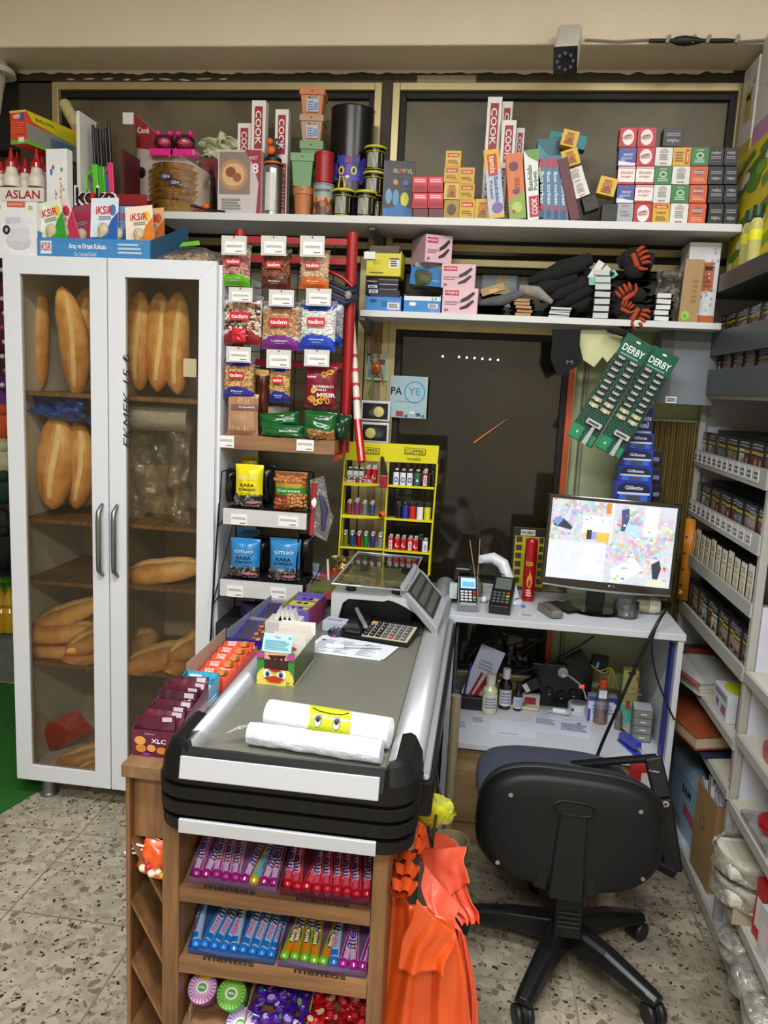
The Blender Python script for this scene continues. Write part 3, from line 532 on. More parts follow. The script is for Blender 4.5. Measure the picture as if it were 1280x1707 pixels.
mb = MB(); mb.tube([at(108, 174, Y=2.86), at(130, 214, Y=2.80)], .021, mat('c9c08a', .5), 16); mb.cyl(at(130, 214, Y=2.80), .008, .002, TAN, 10); mb.build('paper_roll', None, 'cream paper roll leaning in the window corner above the lighter carton', 'roll')
mb = MB(); p, w_, h_ = slot(258, 390, 366, 428, 2.50, KZ); mb.grid(lambda u, v: Vector(((u-.5)*w_*1.1, (v-.5)*.16, .012+.055*math.sin(math.pi*u)**.7*math.sin(math.pi*v)**.6+.005*mnoise.noise((u*9, v*6, 2)))), 26, 14, clear('f0efe6', .12, .1, .8, 50, .1))
for k in range(150):
    u, v = random.uniform(.08, .92), random.uniform(.06, .94); t = random.random()*.8; mb.blob(((u-.5)*w_, (v-.5)*.15, .010+.045*t*math.sin(math.pi*u)**.7*math.sin(math.pi*v)**.6), (.013, .007, .007), K(random.choice(['b99a6c', 'c7a97c', 'a5865a']), .7), 1, 1.5)
mb.pol(Fr((-.03, -.06, .052), (1, 0, .1), (0, .7, .7)), [(0, 0), (.07, .0), (.06, .025), (.005, .022)], K('6fc02c'), .006)
mb.build('peanut_bag', None, 'clear bag of unshelled peanuts with green label on the cabinet corner', 'snack bag', loc=(p.x, 2.575, KZ))
# --- upper shelf, window side
def cook(label, r, Y=2.80, d=.04, tilt=0, z0=UZ, top='COOK'):
    return BX('baking_paper_box', label, 'box', r, Y, 'ece9e6', [('r', .22, .60, .8, .95, 'a01f2c'), ('t', 'COOK', .5, .775, .28, .42, 'f4f0ee', -90, 1), ('r', .55, .02, .92, .52, 'a01f2c'), ('t', 'Kesilmiş', .74, .27, .42, .22, 'f0dcdc', -90), ('t', 'Pişirme', .28, .3, .5, .28, '8c2430', -90, 1)], d=d, z0=z0, tilt=tilt)
cook('COOK baking paper box, shortest of three by the torch, on the shelf', (395, 205, 417, 354), 2.86); cook('tall COOK baking paper box beside the shortest, behind the pie box', (418, 167, 441, 354), 2.84); cook('COOK baking paper box standing behind the flame torch', (457, 182, 479, 354), 2.84)
p, w_, h_ = slot(205, 188, 350, 352, 2.80, UZ); mb = MB(); pq = [(0, 0), (1, 0), (1, .42), (.62, .62), (.13, 1), (0, 1)]
mb.add([(a*w_, 0, b*h_) for a, b in pq]+[(a*w_, .05, b*h_) for a, b in pq], [(0, 1, 2, 3, 4, 5), (11, 10, 9, 8, 7, 6)]+[(k, k+6, (k+1) % 6+6, (k+1) % 6) for k in range(6)], mat('b9aaa6', .4)); mb.prints(Fr((0, 0, 0), (1, 0, 0), (0, 0, 1), w_, h_), [('r', 0, 0, .12, 1, 'e2e2e4'), ('p', [(.13, 1), (.62, .62), (.13, .66)], '8a1a26'), ('p', [(.12, 0), (1, 0), (1, .06), (.12, .16)], '8a1a26'), ('t', 'Cook', .24, .83, .14, .06, 'e8dcdc', 0, 1), ('c', .22, .42, .045, .055, '2a1c18'), ('r', .02, .1, .09, .5, 'c8c8ca')])
mb.build('pie_mould_box', None, 'big white and red box with slanted corner behind the tart pans', 'box', loc=p-Vector((w_/2, 0, 0)), bev=.002)
BX('pie_box', 'box with a photo of a filled pie and the figure 8', 'box', (363, 250, 435, 354), 2.76, 'c9c3c0', [('r', .03, .32, .75, .97, '8d7a72'), ('c', .36, .62, .33, .24, 'b98a5e'), ('c', .36, .62, .26, .18, 'd8b083'), ('c', .3, .66, .12, .08, '8a4a2c'), ('c', .45, .58, .1, .07, '9a5a38'), ('p', [(.62, 1), (1, 1), (1, 0), (.9, .0), (.95, .5), (.8, .8)], 'a01f33'), ('t', '8', .87, .72, .14, .16, 'f4e6e8', 0, 1), ('t', 'ADET', .82, .88, .2, .05, 'f4e6e8'), ('l', .1, .08, .55, .26, 4, '8f8b8a')], d=.06, z0=UZ)
for i in range(8):
    p = at(289, 345-i*11.0, Y=2.80); zz = UZ+.004+i*.021; mb = MB(); R0 = .095+(i in (0, 7))*-.012
    mb.lathe([(R0*.86, 0), (R0*.9, .002), (R0, .016), (R0*1.03, .0175), (R0*1.0, .019), (R0*.9, .012)], (0, 0, 0), mat('d3a640', .28, .7, var=.08, bump=.15), 32)
    mb.build('tart_pan', None, 'golden round tart pan in the wrapped pile on the shelf', 'pan', 'wrapped golden tart pans', loc=(p.x, 2.83, zz), rot=(random.uniform(-.03, .03), random.uniform(-.03, .03), 0))
p = at(290, 345, Y=2.72)
for s_, py in ((0, 293), (1, 303)):
    q = at(275+s_*15, py, Y=2.72); fr = Fr((q.x, 2.727, q.z), (1, 0, 0), (0, 0, 1)); MB().pol(fr, [(-.028, 0), (0, .012), (.028, 0), (0, -.012)], mat('27335f', .4)).txt(fr, 'GN', 0, 0, .01, PAPER, .025, off=.001).build('sticker', None, 'small dark blue diamond sticker on a golden tart pan, %s' % ('upper', 'lower')[s_], 'sticker', solid=.0006)
mb = MB(); mb.grid(lambda u, v: Vector((p.x, 2.83, UZ))+Vector(((.115+.012*mnoise.noise((u*9, v*5, 3)))*math.cos(u*6.283)*(1-.12*v), (.105+.01*mnoise.noise((u*9, v*5, 7)))*math.sin(u*6.283), .185*v)), 60, 14, clear('fbfaf4', .08, .1, 1., 40)); mb.build('plastic_wrap', None, 'clear wrap around the pile of golden tart pans', 'wrap')
for i, px in enumerate((271, 305)):
    p, w_, h_ = slot(px-20, 213, px+20, 262, 2.78); mb = MB(); pk = mat('e0208a', .25, coat=.6)
    z = UZ+.195; mb.bx(w_, .06, h_*.25, pk, z=0); mb.blob((0, 0, h_*.5), (w_*.42, .04, h_*.3), clear('ff9ad0', .1, .05), 3); mb.blob((0, 0, h_*.5), (w_*.28, .03, h_*.2), mat('d9b0a0', .4, var=.5, sc_=90), 2)
    for sx in (-1, 1): mb.blob((sx*w_*.25, 0, h_*.82), (w_*.14, .02, h_*.12), pk, 2); mb.box(-w_*.4, w_*.4, -.003, .003, h_*.74, h_*.80, pk)
    mb.build('candy_toy', None, 'pink plastic candy toy on the golden pans, %s' % ('beside the big box', 'beside the tissue bag')[i], 'toy', loc=(p.x, 2.80, z), bev=.004)
a, w_, h_ = slot(335, 222, 398, 262, 2.86)
crumpled(lambda u, v: a+Vector(((u-.5)*w_, .03*math.sin(v*3), h_*v*(1-.3*abs(2*u-1)))), 14, mat('c9cdaa', .6), .03, 5).build('tissue_bag', None, 'crumpled pale green tissue bag behind the pie box', 'bag', solid=.004)
BX('spice_pack', 'dark red and blue pack squeezed behind the tart pans', 'box', (336, 265, 362, 350), 2.84, '4a1c44', [('r', 0, .6, 1, 1, '7a1524'), ('r', .1, .3, .9, .6, '2c2a6a')], d=.03, z0=UZ)
p = at(300, 345, Y=2.75); MB().tube([at(318, 343, Y=2.745)+Vector((0, 0, .0)), at(352, 350, Y=2.745), at(375, 353, Y=2.745)], [.005, .004, .004], BLACK).blob(at(343, 344, Y=2.745), (.014, .01, .01), K('e0601c'), 2).build('kitchen_torch', None, 'black rod with orange knob lying in front of tart pans', 'tool')
# flame torch can
p, w_, h_ = slot(435, 229, 466, 355, 2.77, UZ); T = thing('gas_torch', 'brushed metal gas can with black and orange torch head', 'torch', p+Vector((0, .03, 0)))
r = w_/2; mb = MB(); mb.lathe([(r*.9, 0), (r, .006), (r, h_*.62), (r*.9, h_*.66), (r*.6, h_*.68)], (0, 0, 0), mat('a9aba8', .25, .9), 24); fr = Fr((-r*.5, -r-.0005, .0), (1, 0, 0), (0, 0, 1), r, h_*.6, lambda a, b: -r*(1-math.sqrt(max(0, 1-(a-.5)**2)))); mb.rect(fr, 0, .02, r, h_*.56, K('cfd0ca', .35), .001); mb.prints(fr, [('l', .2, .1, .9, .8, 9, '3a4a3a')])
mb.build('can', T)
mb = MB(); mb.lathe([(r*.85, h_*.66), (r*.95, h_*.7), (r*.9, h_*.76), (r*.5, h_*.78)], (0, 0, 0), BLACK, 20); mb.box(-r*.45, r*.5, -.012, .012, h_*.76, h_*.94, BLACK); mb.tube([(0, 0, h_*.9), (r*.3, -.01, h_*1.0), (r*.8, -.01, h_*.98)], .006, STEEL)
mb.build('head', T, bev=.003)
mb = MB(); mb.lathe([(r*.93, h_*.685), (r*.97, h_*.70), (r*.93, h_*.715)], (0, 0, 0), K('e0702a'), 20); mb.blob((-.002, -.02, h_*.85), (.016, .01, .016), K('e8641c'), 2); mb.blob((-.01, -.01, h_*.97), (.012, .01, .012), K('e8641c'), 2); mb.build('knob', T)
# flower pots
def pot(r_, c, Y, z0, lb, sticker=False, sq=True):
    p, w_, h_ = slot(*r_, Y, z0); n = 4 if sq else 20; k = 1.414 if sq else 1; a = w_/2
    mb = MB(); mb.lathe([(a*.74*k, 0), (a*.9*k, h_*.74), (a*.9*k, h_*.745), (a*k, h_*.75), (a*1.0*k, h_*.99), (a*.92*k, h_), (a*.88*k, h_*.8)], (0, 0, 0), mat(c, .45), 4 if sq else 24, sm=not sq)
    if sq: mb.v = [tuple(Matrix.Rotation(math.pi/4, 3, 'Z') @ Vector(v)) for v in mb.v]
    if sticker:
        fr = Fr((-a*.42, -a*.9, h_*.1), (1, 0, 0), (0, .0, 1), a*.95, h_*.6); mb.prints(fr, [('r', 0, 0, 1, .75, 'b9c0d0'), ('r', 0, .75, 1, 1.0, 'cfc7b4'), ('l', .1, .05, .6, .7, 4, '5a6a9a'), ('r', .62, .1, .95, .6, '7a8ab8'), ('t', 'MAXI', .5, .9, .8, .18, '2a2424', 0, 1)])
    mb.disc(Fr((0, -a, h_*.88), (1, 0, 0), (0, 0, 1)), 0, 0, .003, K('201a14'))
    return mb.build('flower_pot', None, lb, 'flower pot', loc=p+Vector((0, a, 0)), rot=(0, 0, .08), bev=.002 if sq else 0)
def zat(px, py, Y): return at(px, py, Y=Y).z
pot((484, 309, 519, 357), 'c07848', 2.76, UZ, 'terracotta round pot at the foot of the green pots', sq=False)
pot((482, 254, 521, 309), '6f9c6c', 2.755, zat(500, 309, 2.755), 'larger green flower pot standing on a terracotta pot')
pot((498, 310, 534, 357), '5f8f60', 2.83, UZ, 'green flower pot partly hidden at the bottom of the tall pile')
pot((497, 234, 536, 290), '6f9c6c', 2.80, zat(516, 290, 2.80), 'upper green flower pot under the beige one')
MB().box(*[x+dx for x, dx in ((at(516, 300, Y=2.83).x, -.02), (at(516, 300, Y=2.83).x, .02))], 2.815, 2.85, UZ+.11, zat(516, 290, 2.80)-.0005, mat('5f8f60', .45)).build('flower_pot', None, 'green pot base seen between the two green pots', 'flower pot')
pot((497, 190, 537, 234), 'b3906a', 2.80, zat(516, 233.5, 2.80), 'beige flower pot with sticker under the orange one', True)
pot((497, 146, 539, 190), 'c9794a', 2.80, zat(516, 189.5, 2.80), 'orange flower pot with sticker on top of the tall pile', True)
# black bin with painted cat
p, w_, h_ = slot(543, 172, 615, 357, 2.80, UZ); r = w_/2
mb = MB(); mb.lathe([(r, 0), (r*1.0, h_*.99), (r*1.02, h_), (r*.96, h_), (r*.95, h_*.9)], (0, 0, 0), mat('17171c', .3), 40)
Rb = r+.0006
def cylp(a, b, o=0): th = (a)/Rb; return Vector(((Rb+o)*math.sin(th), -(Rb+o)*math.cos(th), b))
class Cy(Fr):
    def __init__(s, w, h, z, R): s.w, s.h, s.z, s.R, s.b = w, h, z, R, True
    def p(s, a, b, off=0): th = (a-s.w/2)/s.R; return Vector(((s.R+off)*math.sin(th), -(s.R+off)*math.cos(th), b+s.z))
fr = Cy(math.pi*r, h_, 0, r)
mb.rect(fr, .0, 0, fr.w, h_*.34, K('2a2347'), .0004); mb.rect(fr, 0, h_*.34, fr.w, h_*.5, K('34308f'), .0004)
for k in range(26):
    a = random.uniform(.1, .9)*fr.w; b = random.uniform(.36, .52)*h_; mb.disc(fr, a, b, .012, K(random.choice(['3b3fae', '5a3da0', '2b66c0', '6a3a8c', '28306e'])), .022, .0008+k*.00003)
mb.pol(fr, [(fr.w*.34, h_*.5), (fr.w*.42, h_*.5), (fr.w*.36, h_*.58)], K('3b3fae'), .002); mb.pol(fr, [(fr.w*.6, h_*.5), (fr.w*.68, h_*.5), (fr.w*.68, h_*.58)], K('3b3fae'), .002); mb.disc(fr, fr.w*.52, h_*.52, .014, K('7a2f6e'), .012, .0022)
for sx in (.42, .6): mb.disc(fr, fr.w*sx, h_*.43, .010, K('d9d06a'), .014, .0026); mb.disc(fr, fr.w*sx, h_*.43, .005, BLACK, .009, .003)
mb.disc(fr, fr.w*.51, h_*.375, .007, K('e8e0e8'), .005, .0026); mb.disc(fr, fr.w*.51, h_*.22, .02, K('8a8460'), .026, .001); mb.disc(fr, fr.w*.51, h_*.22, .014, K('2a2347'), .02, .0016); mb.rect(fr, 0, h_*.355, fr.w, h_*.362, K('a8a8b8'), .0012); mb.rect(fr, fr.w*.48, 0, fr.w*.5, h_*.35, K('a8a8b8'), .0011)
mb.build('waste_bin', None, 'tall black round bin with a purple-blue cat face painted on it', 'bin', loc=p+Vector((0, r, 0)))
def cup(r_, Y, z0, prof, m_, lb, name='cup', extra=None):
    p, w_, h_ = slot(*r_, Y, z0); r = w_/2; mb = MB(); mb.lathe([(a*r, b*h_) for a, b in prof], (0, 0, 0), m_, 28)
    if extra: extra(mb, r, h_)
    return mb.build(name, None, lb, 'cup' if name != 'can' else 'can', loc=p+Vector((0, r, 0)))
def desert(mb, r, h):
    f = Cy(math.pi*r, h, 0, r*.94); mb.rect(f, .1*f.w, h*.06, .9*f.w, h*.93, K('8fa6a8'), .001); mb.rect(f, .1*f.w, h*.45, .9*f.w, h*.62, K('c9a070'), .0014); mb.rect(f, .1*f.w, h*.06, .9*f.w, h*.45, K('6a4a3c'), .0014)
    for k in range(12): mb.disc(f, f.w*(.15+.06*k), h*random.uniform(.15, .5), .006, K(random.choice(['a5673c', '50382e', 'c08858', '7a3a2a'])), .012, .002+.0001*k)
    mb.txt(f, 'Kapadokya', f.w*.5, h*.78, h*.13, K('6a3024'), f.w*.5, bold=True, off=.002)
cup((518, 304, 553, 357), 2.745, UZ, [(.94, 0), (.94, .95), (1, .97), (1, 1), (.8, 1)], mat('8a9496', .35), 'cup printed with a rocky desert scene under the red cup', extra=desert)
cup((521, 250, 553, 304), 2.745, zat(536, 304, 2.745)+.0006, [(.85, 0), (.92, .05), (.97, .9), (1, .92), (1, .98), (.95, 1), (.2, 1)], mat('a0141c', .4), 'dark red lidded cup standing on the desert cup')
def ycan(r_, Y, z0, lb, tag_=True):
    p, w_, h_ = slot(*r_, Y, z0); r = w_/2; T = thing('drinks_can', lb, 'cup', p+Vector((0, r, 0)))
    mb = MB(); mb.lathe([(.85*r, 0), (.87*r, .06*h_), (.87*r, .95*h_)], (0, 0, 0), mat('131312', .25), 24); mb.lathe([(.86*r, .84*h_), (.95*r, .85*h_), (.95*r, .9*h_)], (0, 0, 0), BLACK, 24)
    f = Cy(math.pi*r, h_, 0, r*.87); mb.rect(f, .3*f.w, .1*h_, .62*f.w, .7*h_, K('9b9c90'), .001); mb.pol(f, [(.32*f.w, .68*h_), (.5*f.w, .68*h_), (.6*f.w, .15*h_), (.45*f.w, .15*h_)], K('3a3c38'), .002); mb.rect(f, .05*f.w, .75*h_, .95*f.w, .77*h_, K('c6b825'), .002); mb.rect(f, .05*f.w, .04*h_, .95*f.w, .06*h_, K('c6b825'), .002); mb.rect(f, .72*f.w, .15*h_, .74*f.w, .7*h_, K('c6b825'), .002)
    mb.build('cup_body', T); mb = MB(); mb.lathe([(1.0*r, .9*h_), (1.02*r, .93*h_), (1.0*r, .985*h_), (.9*r, h_), (.2*r, h_)], (0, 0, 0), K('c9c01e'), 24); mb.build('lid', T); return T
ycan((550, 312, 587, 357), 2.735, UZ, 'black cup with yellow lid and looped handle in front of the bin')
mb = MB(); q = at(570, 312, Y=2.75); mb.tube([q+Vector((-.012, 0, 0)), q+Vector((-.008, 0, .035)), q+Vector((.004, 0, .035)), q+Vector((.008, 0, 0))], .003, K('c9c01e'))
mb.build('cup_loop', None, 'yellow plastic loop standing on a yellow cup lid', 'handle')
ycan((588, 315, 625, 357), 2.735, UZ, 'black cup with yellow lid at the foot of the cup column')
ycan((617, 327, 637, 357), 2.80, UZ, 'partly hidden black cup with yellow lid beside the parrot book')
ycan((602, 283, 638, 326), 2.76, zat(620, 326, 2.76), 'middle black cup with yellow lid in the column')
ycan((604, 240, 641, 283), 2.76, zat(622, 283, 2.76)+.002, 'topmost black cup with yellow lid in the column')
BX('parrot_book', 'dark box printed with three parrots and coloured letters', 'box', (638, 268, 691, 359), 2.79, '35303c', [('r', .05, .0, .95, .2, '3f80b8'), ('c', .2, .4, .1, .13, '6aa0c8'), ('c', .42, .38, .1, .14, '5c94c0'), ('c', .7, .36, .13, .12, 'cfd23a'), ('p', [(.1, .2), (.4, .22), (.5, .3), (.9, .2), (.9, .1), (.1, .05)], '2f6fb0'), ('t', 'BLIPPYL', .62, .83, .6, .07, 'd8c24a', 0, 1), ('r', .5, .8, .6, .86, 'c03030'), ('r', .68, .8, .77, .86, '3060c0'), ('c', .4, .64, .08, .05, 'd08a3a'), ('c', .72, .63, .08, .05, '3a6ab0')] + [('p', [(.5, .6), (math.cos(a)*.6+.5, 1 if math.sin(a) > 0 else .6), (math.cos(a+.03)*.6+.5, 1 if math.sin(a) > 0 else .6)], '4b4552') for a in (.8, 1.1, 1.4, 1.7, 2.0, 2.3)], d=.02, z0=UZ, yaw=8)
# small stacked cartons
def sb(px, py, wpx, hpx, col, kind, lb, Y=2.75, tilt=0, d=.05, z0=None, group=None, yaw=0, name='small_box'):
    fr_ = {'red': [('r', .06, .55, .94, .9, 'd84a58'), ('l', .15, .6, .85, .85, 2, 'f0c8cc'), ('r', .06, .12, .94, .4, '9c0e1e')],
           'temix': [('r', .12, .62, .88, .86, 'b8261e'), ('t', 'temix', .5, .74, .6, .14, 'f6e6b0', 0, 1), ('l', .15, .15, .85, .45, 3, '8a6a10'), ('p', [(0, 0), (1, 0), (1, .12), (0, .3)], 'd0a020')],
           'temixr': [('c', .5, .5, .3, .3, 'b07a08'), ('t', 'temix', .5, .82, .5, .12, 'a01c10', 0, 1), ('p', [(.3, .35), (.7, .3), (.6, .55)], 'a01c10'), ('l', .2, .1, .8, .3, 2, '6a4a08')],
           'rw': [('r', .16, .0, .86, 1, 'c81c34'), ('c', .5, .5, .34, .42, 'f0e6e4'), ('t', 'KAPLAMA', .5, .52, .26, .5, 'b01c30', 100, 1), ('t', 'POŞET', .3, .5, .14, .4, '8a6a6a', 100)],
           'rwh': [('r', .0, .12, 1, .88, 'efe6e2'), ('c', .5, .5, .5, .34, 'efe9e6'), ('t', 'SPLASH', .5, .64, .7, .15, 'a81c30', 0, 1), ('t', 'POŞET', .5, .4, .6, .15, 'a81c30', 0, 1), ('r', 0, .9, 1, .98, 'e8b0b0')],
           'blue': [('t', 'temix', .5, .84, .4, .1, 'c83030', 0, 1), ('t', 'SERVET', .55, .6, .55, .14, 'd8e0f4', 0, 1), ('t', 'FRESH', .55, .4, .45, .12, 'd8e0f4'), ('c', .25, .3, .14, .18, '7a9ad8'), ('p', [(0, 0), (1, 0), (1, .14), (0, .26)], 'e6e6f0')],
           'white': [('r', .25, .7, .75, .86, 'b0b4ae'), ('t', 'temix', .5, .14, .4, .12, 'b02030', 0, 1), ('l', .25, .3, .75, .65, 4, '8a948a'), ('c', .5, .82, .18, .12, 'c0a8a8')],
           'green': [('t', 'temix', .5, .86, .4, .09, 'e8d0c0', 0, 1), ('c', .5, .55, .22, .18, 'c8d8c0'), ('l', .2, .14, .8, .36, 2, 'a8d0a8'), ('c', .5, .55, .14, .1, '2c7a34')],
           'yellow': [('r', .1, .76, .9, .94, 'c03020'), ('t', 'temix', .5, .85, .6, .12, 'f4e0a0', 0, 1), ('t', 'HAMUR', .5, .55, .6, .1, '7a5a08', 0, 1), ('l', .2, .15, .8, .4, 3, '9a7a18')],
           'yellowv': [('r', .7, .1, .92, .9, 'c03020'), ('t', 'temix', .81, .5, .6, .14, 'f4e0a0', 90, 1), ('l', .12, .2, .6, .8, 4, '8a6a10')],
           'orange': [('c', .5, .66, .3, .16, '7a5468'), ('l', .2, .58, .8, .74, 2, 'e8b8a0'), ('l', .15, .14, .85, .36, 3, 'f0b090')],
           'grey': [('t', 'temix', .5, .88, .4, .1, 'b02030', 0, 1), ('t', 'SOĞUK', .45, .6, .5, .12, '7a7a80', 0, 1), ('t', 'PAKET', .55, .4, .5, .12, '7a7a80', 0, 1)],
           'black': [('t', 'redex', .5, .72, .6, .2, 'c9c9cc', 0), ('l', .15, .35, .85, .55, 2, '8a8a90'), ('r', .1, .2, .9, .22, '7a7a80')],
           'blacku': [('t', 'redex', .5, .3, .6, .2, 'c9c9cc', 180), ('l', .15, .55, .85, .75, 2, '8a8a90')],
           'brown': [], 'gold': [('c', .5, .5, .3, .3, '5a4008')], 'blackp': [('p', [(.1, .1), (.9, .1), (.5, .5)], '2a2824'), ('p', [(.1, .9), (.9, .9), (.5, .5)], '0a0a0a')]}[kind]
    return BX(name, lb, 'box', (px-wpx/2, py-hpx/2, px+wpx/2, py+hpx/2), Y, col, fr_, d=d, z0=z0, tilt=tilt, group=group, yaw=yaw)
h1 = zat(700, 359, 2.74)
for r_ in range(2):
    for c_ in range(2): sb(700+26*c_, 307+27*r_, 25.5, 26.3, 'c2182c', 'red', 'glossy red box with pale stripe, %s row, %s the yellow boxes' % (('upper', 'lower')[r_], ('away from', 'beside')[c_]), Y=2.75)
for c_ in range(2): sb(701+26*c_, 355, 25, 15, '5a2620', 'brown', 'brown red carton at the foot of the red boxes, %s the yellow boxes' % ('away from', 'beside')[c_], Y=2.752, z0=UZ)
ty = [(755.5, 265, 'd8ae1c', 'temix', 'topmost of the yellow stack'), (753, 290.5, 'd0a61a', 'temix', 'under the topmost'), (778, 293, 'd0a61a', 'temix', 'top of the middle column'), (753, 318.5, 'd4b24a', 'temixr', 'third from the top, shiny pale'), (778, 319.5, 'c9a018', 'temix', 'middle of the middle column'), (752.5, 348, 'a8841c', 'gold', 'bottom corner, with gold ring'), (778.5, 347, 'd0a61a', 'temix', 'bottom of the middle column'), (804.5, 347, 'd0a61a', 'temixr', 'single one beside the leaning bags box')]
for i, (x, y, c, k, lb) in enumerate(ty): sb(x, y, 25.4, 27.5 if y < 330 else 30, c, k, 'yellow %s carton, %s' % ('temix', lb), Y=2.75, z0=None if y < 330 else UZ)
cook('tall COOK box standing behind the leaning bag boxes', (809, 161, 833, 300), 2.87); cook('half hidden COOK box behind the tall one', (833, 169, 851, 300), 2.91); cook('shorter COOK box in front of the tall one', (834, 200, 858, 300), 2.84); cook('COOK box edge seen beside the blue boxes', (858, 213, 872, 300), 2.91)
BX('freezer_bag_box', 'yellow-topped temix freezer bag box leaning with others', 'box', (819, 250, 845, 366), 2.735, 'b9bfd0', [('r', 0, .72, 1, 1, 'e0b020'), ('r', .2, .62, .8, .93, 'c03a24'), ('t', 'temix', .5, .78, .26, .36, 'f6e0c0', -90, 1), ('t', 'Buzdolabı', .65, .42, .36, .25, '2b5f94', -90, 1), ('t', 'Poşeti', .3, .42, .26, .22, '2b5f94', -90, 1), ('c', .6, .15, .36, .08, '7a6a9a'), ('r', 0, 0, 1, .05, 'e0b020')], z0=UZ, tilt=-9, d=.05)
BX('foil_bag_box', 'orange roasting bag box with green salad picture', 'box', (853, 256, 881, 366), 2.74, 'd8743a', [('p', [(0, 0), (1, 0), (1, .4), (0, .3)], '86a848'), ('c', .5, .18, .3, .08, 'b8c868'), ('c', .45, .8, .28, .07, '6a3a4c'), ('t', 'DOLAP', .6, .52, .2, .3, '9a3a20', -90, 1), ('c', .5, .42, .2, .04, '4a4a70'), ('c', .3, .12, .1, .03, 'c83a2a')], z0=UZ, tilt=-8, d=.05)
BX('fridge_bag_box', 'white COOK fridge bag box with green print', 'box', (884, 250, 910, 367), 2.74, 'e6e8e4', [('p', [(0, 1), (1, 1), (1, .8), (.3, .9)], '6a9a50'), ('t', 'Buzdolabı', .3, .6, .36, .3, '2d5a3a', 90, 1), ('t', 'Poşeti', .65, .55, .26, .3, '2d5a3a', 90, 1), ('r', .15, .04, .8, .34, 'b02040'), ('t', 'COOK', .48, .19, .24, .36, 'f6e6e8', 90, 1), ('p', [(1, .5), (1, .75), (.8, .7)], '8ab070')], z0=UZ, tilt=-8, d=.05)
for i, (x0, tl) in enumerate([(902, -5), (914.5, -6), (927, -7), (940, -8)]): BX('ice_bag_box', 'narrow blue freezer bag box, %s in the row of four' % ('first', 'second', 'third', 'last')[i], 'box', (x0, 259, x0+12.3, 367), 2.74+.004*i, '4a7698', [('r', .1, .82, .8, .95, 'b83048'), ('t', 'Buz torbası', .5, .5, .5, .5, 'dce8f2', -90, 1), ('r', .1, .04, .7, .16, '39506e'), ('c', .5, .2, .3, .04, 'b83048')], z0=UZ, tilt=tl, d=.05)
BX('foil_box', 'narrow dark red box leaning at the end of the blue row', 'box', (955, 262, 972, 368), 2.745, '5a1420', [], z0=UZ, tilt=-17, d=.05)
BX('teal_box', 'teal box lying on top of the blue row', 'box', (898, 232, 960, 264), 2.80, '1c6a78', [('r', .5, .1, .95, .8, '17424e'), ('p', [(0, 0), (.3, 0), (0, .8)], '3c98a0')], tilt=-6, d=.08)
BX('teal_box', 'open teal box flap at the end of the blue row', 'box', (912, 226, 976, 250), 2.86, '15808c', [('r', .3, .1, .6, .9, '2e9aa8')], tilt=8, d=.05)
for x, y, c, k, tl, w2, lb in [(947, 233, 'e0b01c', 'temixr', 12, 27, 'yellow temix carton highest of the leaning column'), (955, 266, 'dcae3c', 'temixr', -18, 28, 'yellow temix carton second in the leaning column'), (964, 296, 'e2e2de', 'white', -20, 26, 'white carton third in the leaning column'), (972, 320, 'e2e2de', 'white', -22, 25, 'white carton fourth in the leaning column'), (988, 342, '1b1a16', 'blackp', -20, 25, 'black carton at the foot of the leaning column'), (1009, 313, 'd8b020', 'temixr', 12, 30, 'yellow temix carton fallen between column and wall of boxes'), (1016, 353, '1e1d1a', 'blackp', 0, 26, 'black open carton in front of the wall of boxes')]:
    sb(x, y, w2, w2*1.0, c, k, lb, Y=2.75 if tl > -19 else 2.76, tilt=tl, z0=UZ if y > 350 else None)
cols = [(1029.5, 1058.5), (1059.5, 1090), (1090.5, 1119.5), (1120, 1150), (1150.5, 1180), (1180.5, 1206.5), (1207, 1230)]
rows = [(213, 245), (245.5, 276.5), (277, 307.5), (308, 338.5), (339, 368.5)]
tab = {0: ['rw', 'rw', 'blackuX'], 1: ['blue', 'rw', 'white', 'yellowv', 'green', 'black', 'black'], 2: ['rwh', 'rwh', 'green', 'white', 'orange', 'blacku', 'blacku'], 3: ['blue', 'rwh', 'white', 'green', 'orange', 'black', 'black'], 4: ['grey', 'rw', 'yellow', 'white', 'orange', 'blacku', 'blacku']}
colr = dict(rw='b5182c', rwh='b5182c', blue='3c4f9a', white='dcdcd8', yellow='d8a81c', yellowv='d8a81c', green='2c7a38', orange='cf5a30', grey='a4a8b0', black='232326', blacku='232326')
nm = dict(rw='red carton with upright white oval', rwh='red carton with white band', blue='blue carton', white='white carton', yellow='yellow carton', yellowv='yellow carton', green='green carton', orange='orange carton', grey='grey carton', black='black carton', blacku='black carton printed upside down')
ordn = ['first', 'second', 'third', 'fourth', 'fifth', 'sixth', 'seventh']
for r_, L in tab.items():
    for c_, k in enumerate(L):
        x0, x1 = cols[c_]; y0, y1 = rows[r_]
        if k.endswith('X'): k, x0, x1 = 'blacku', 1102, 1136
        dx = (4-r_)*.0; sb((x0+x1)/2+(-1.5*(r_-2) if c_ < 5 else 0), (y0+y1)/2, x1-x0-.6, y1-y0-.4, colr[k], k, '%s, %s column, %s level up in the wall of boxes' % (nm[k], ordn[c_], ordn[4-r_]), Y=2.752, z0=UZ if r_ == 4 else None)
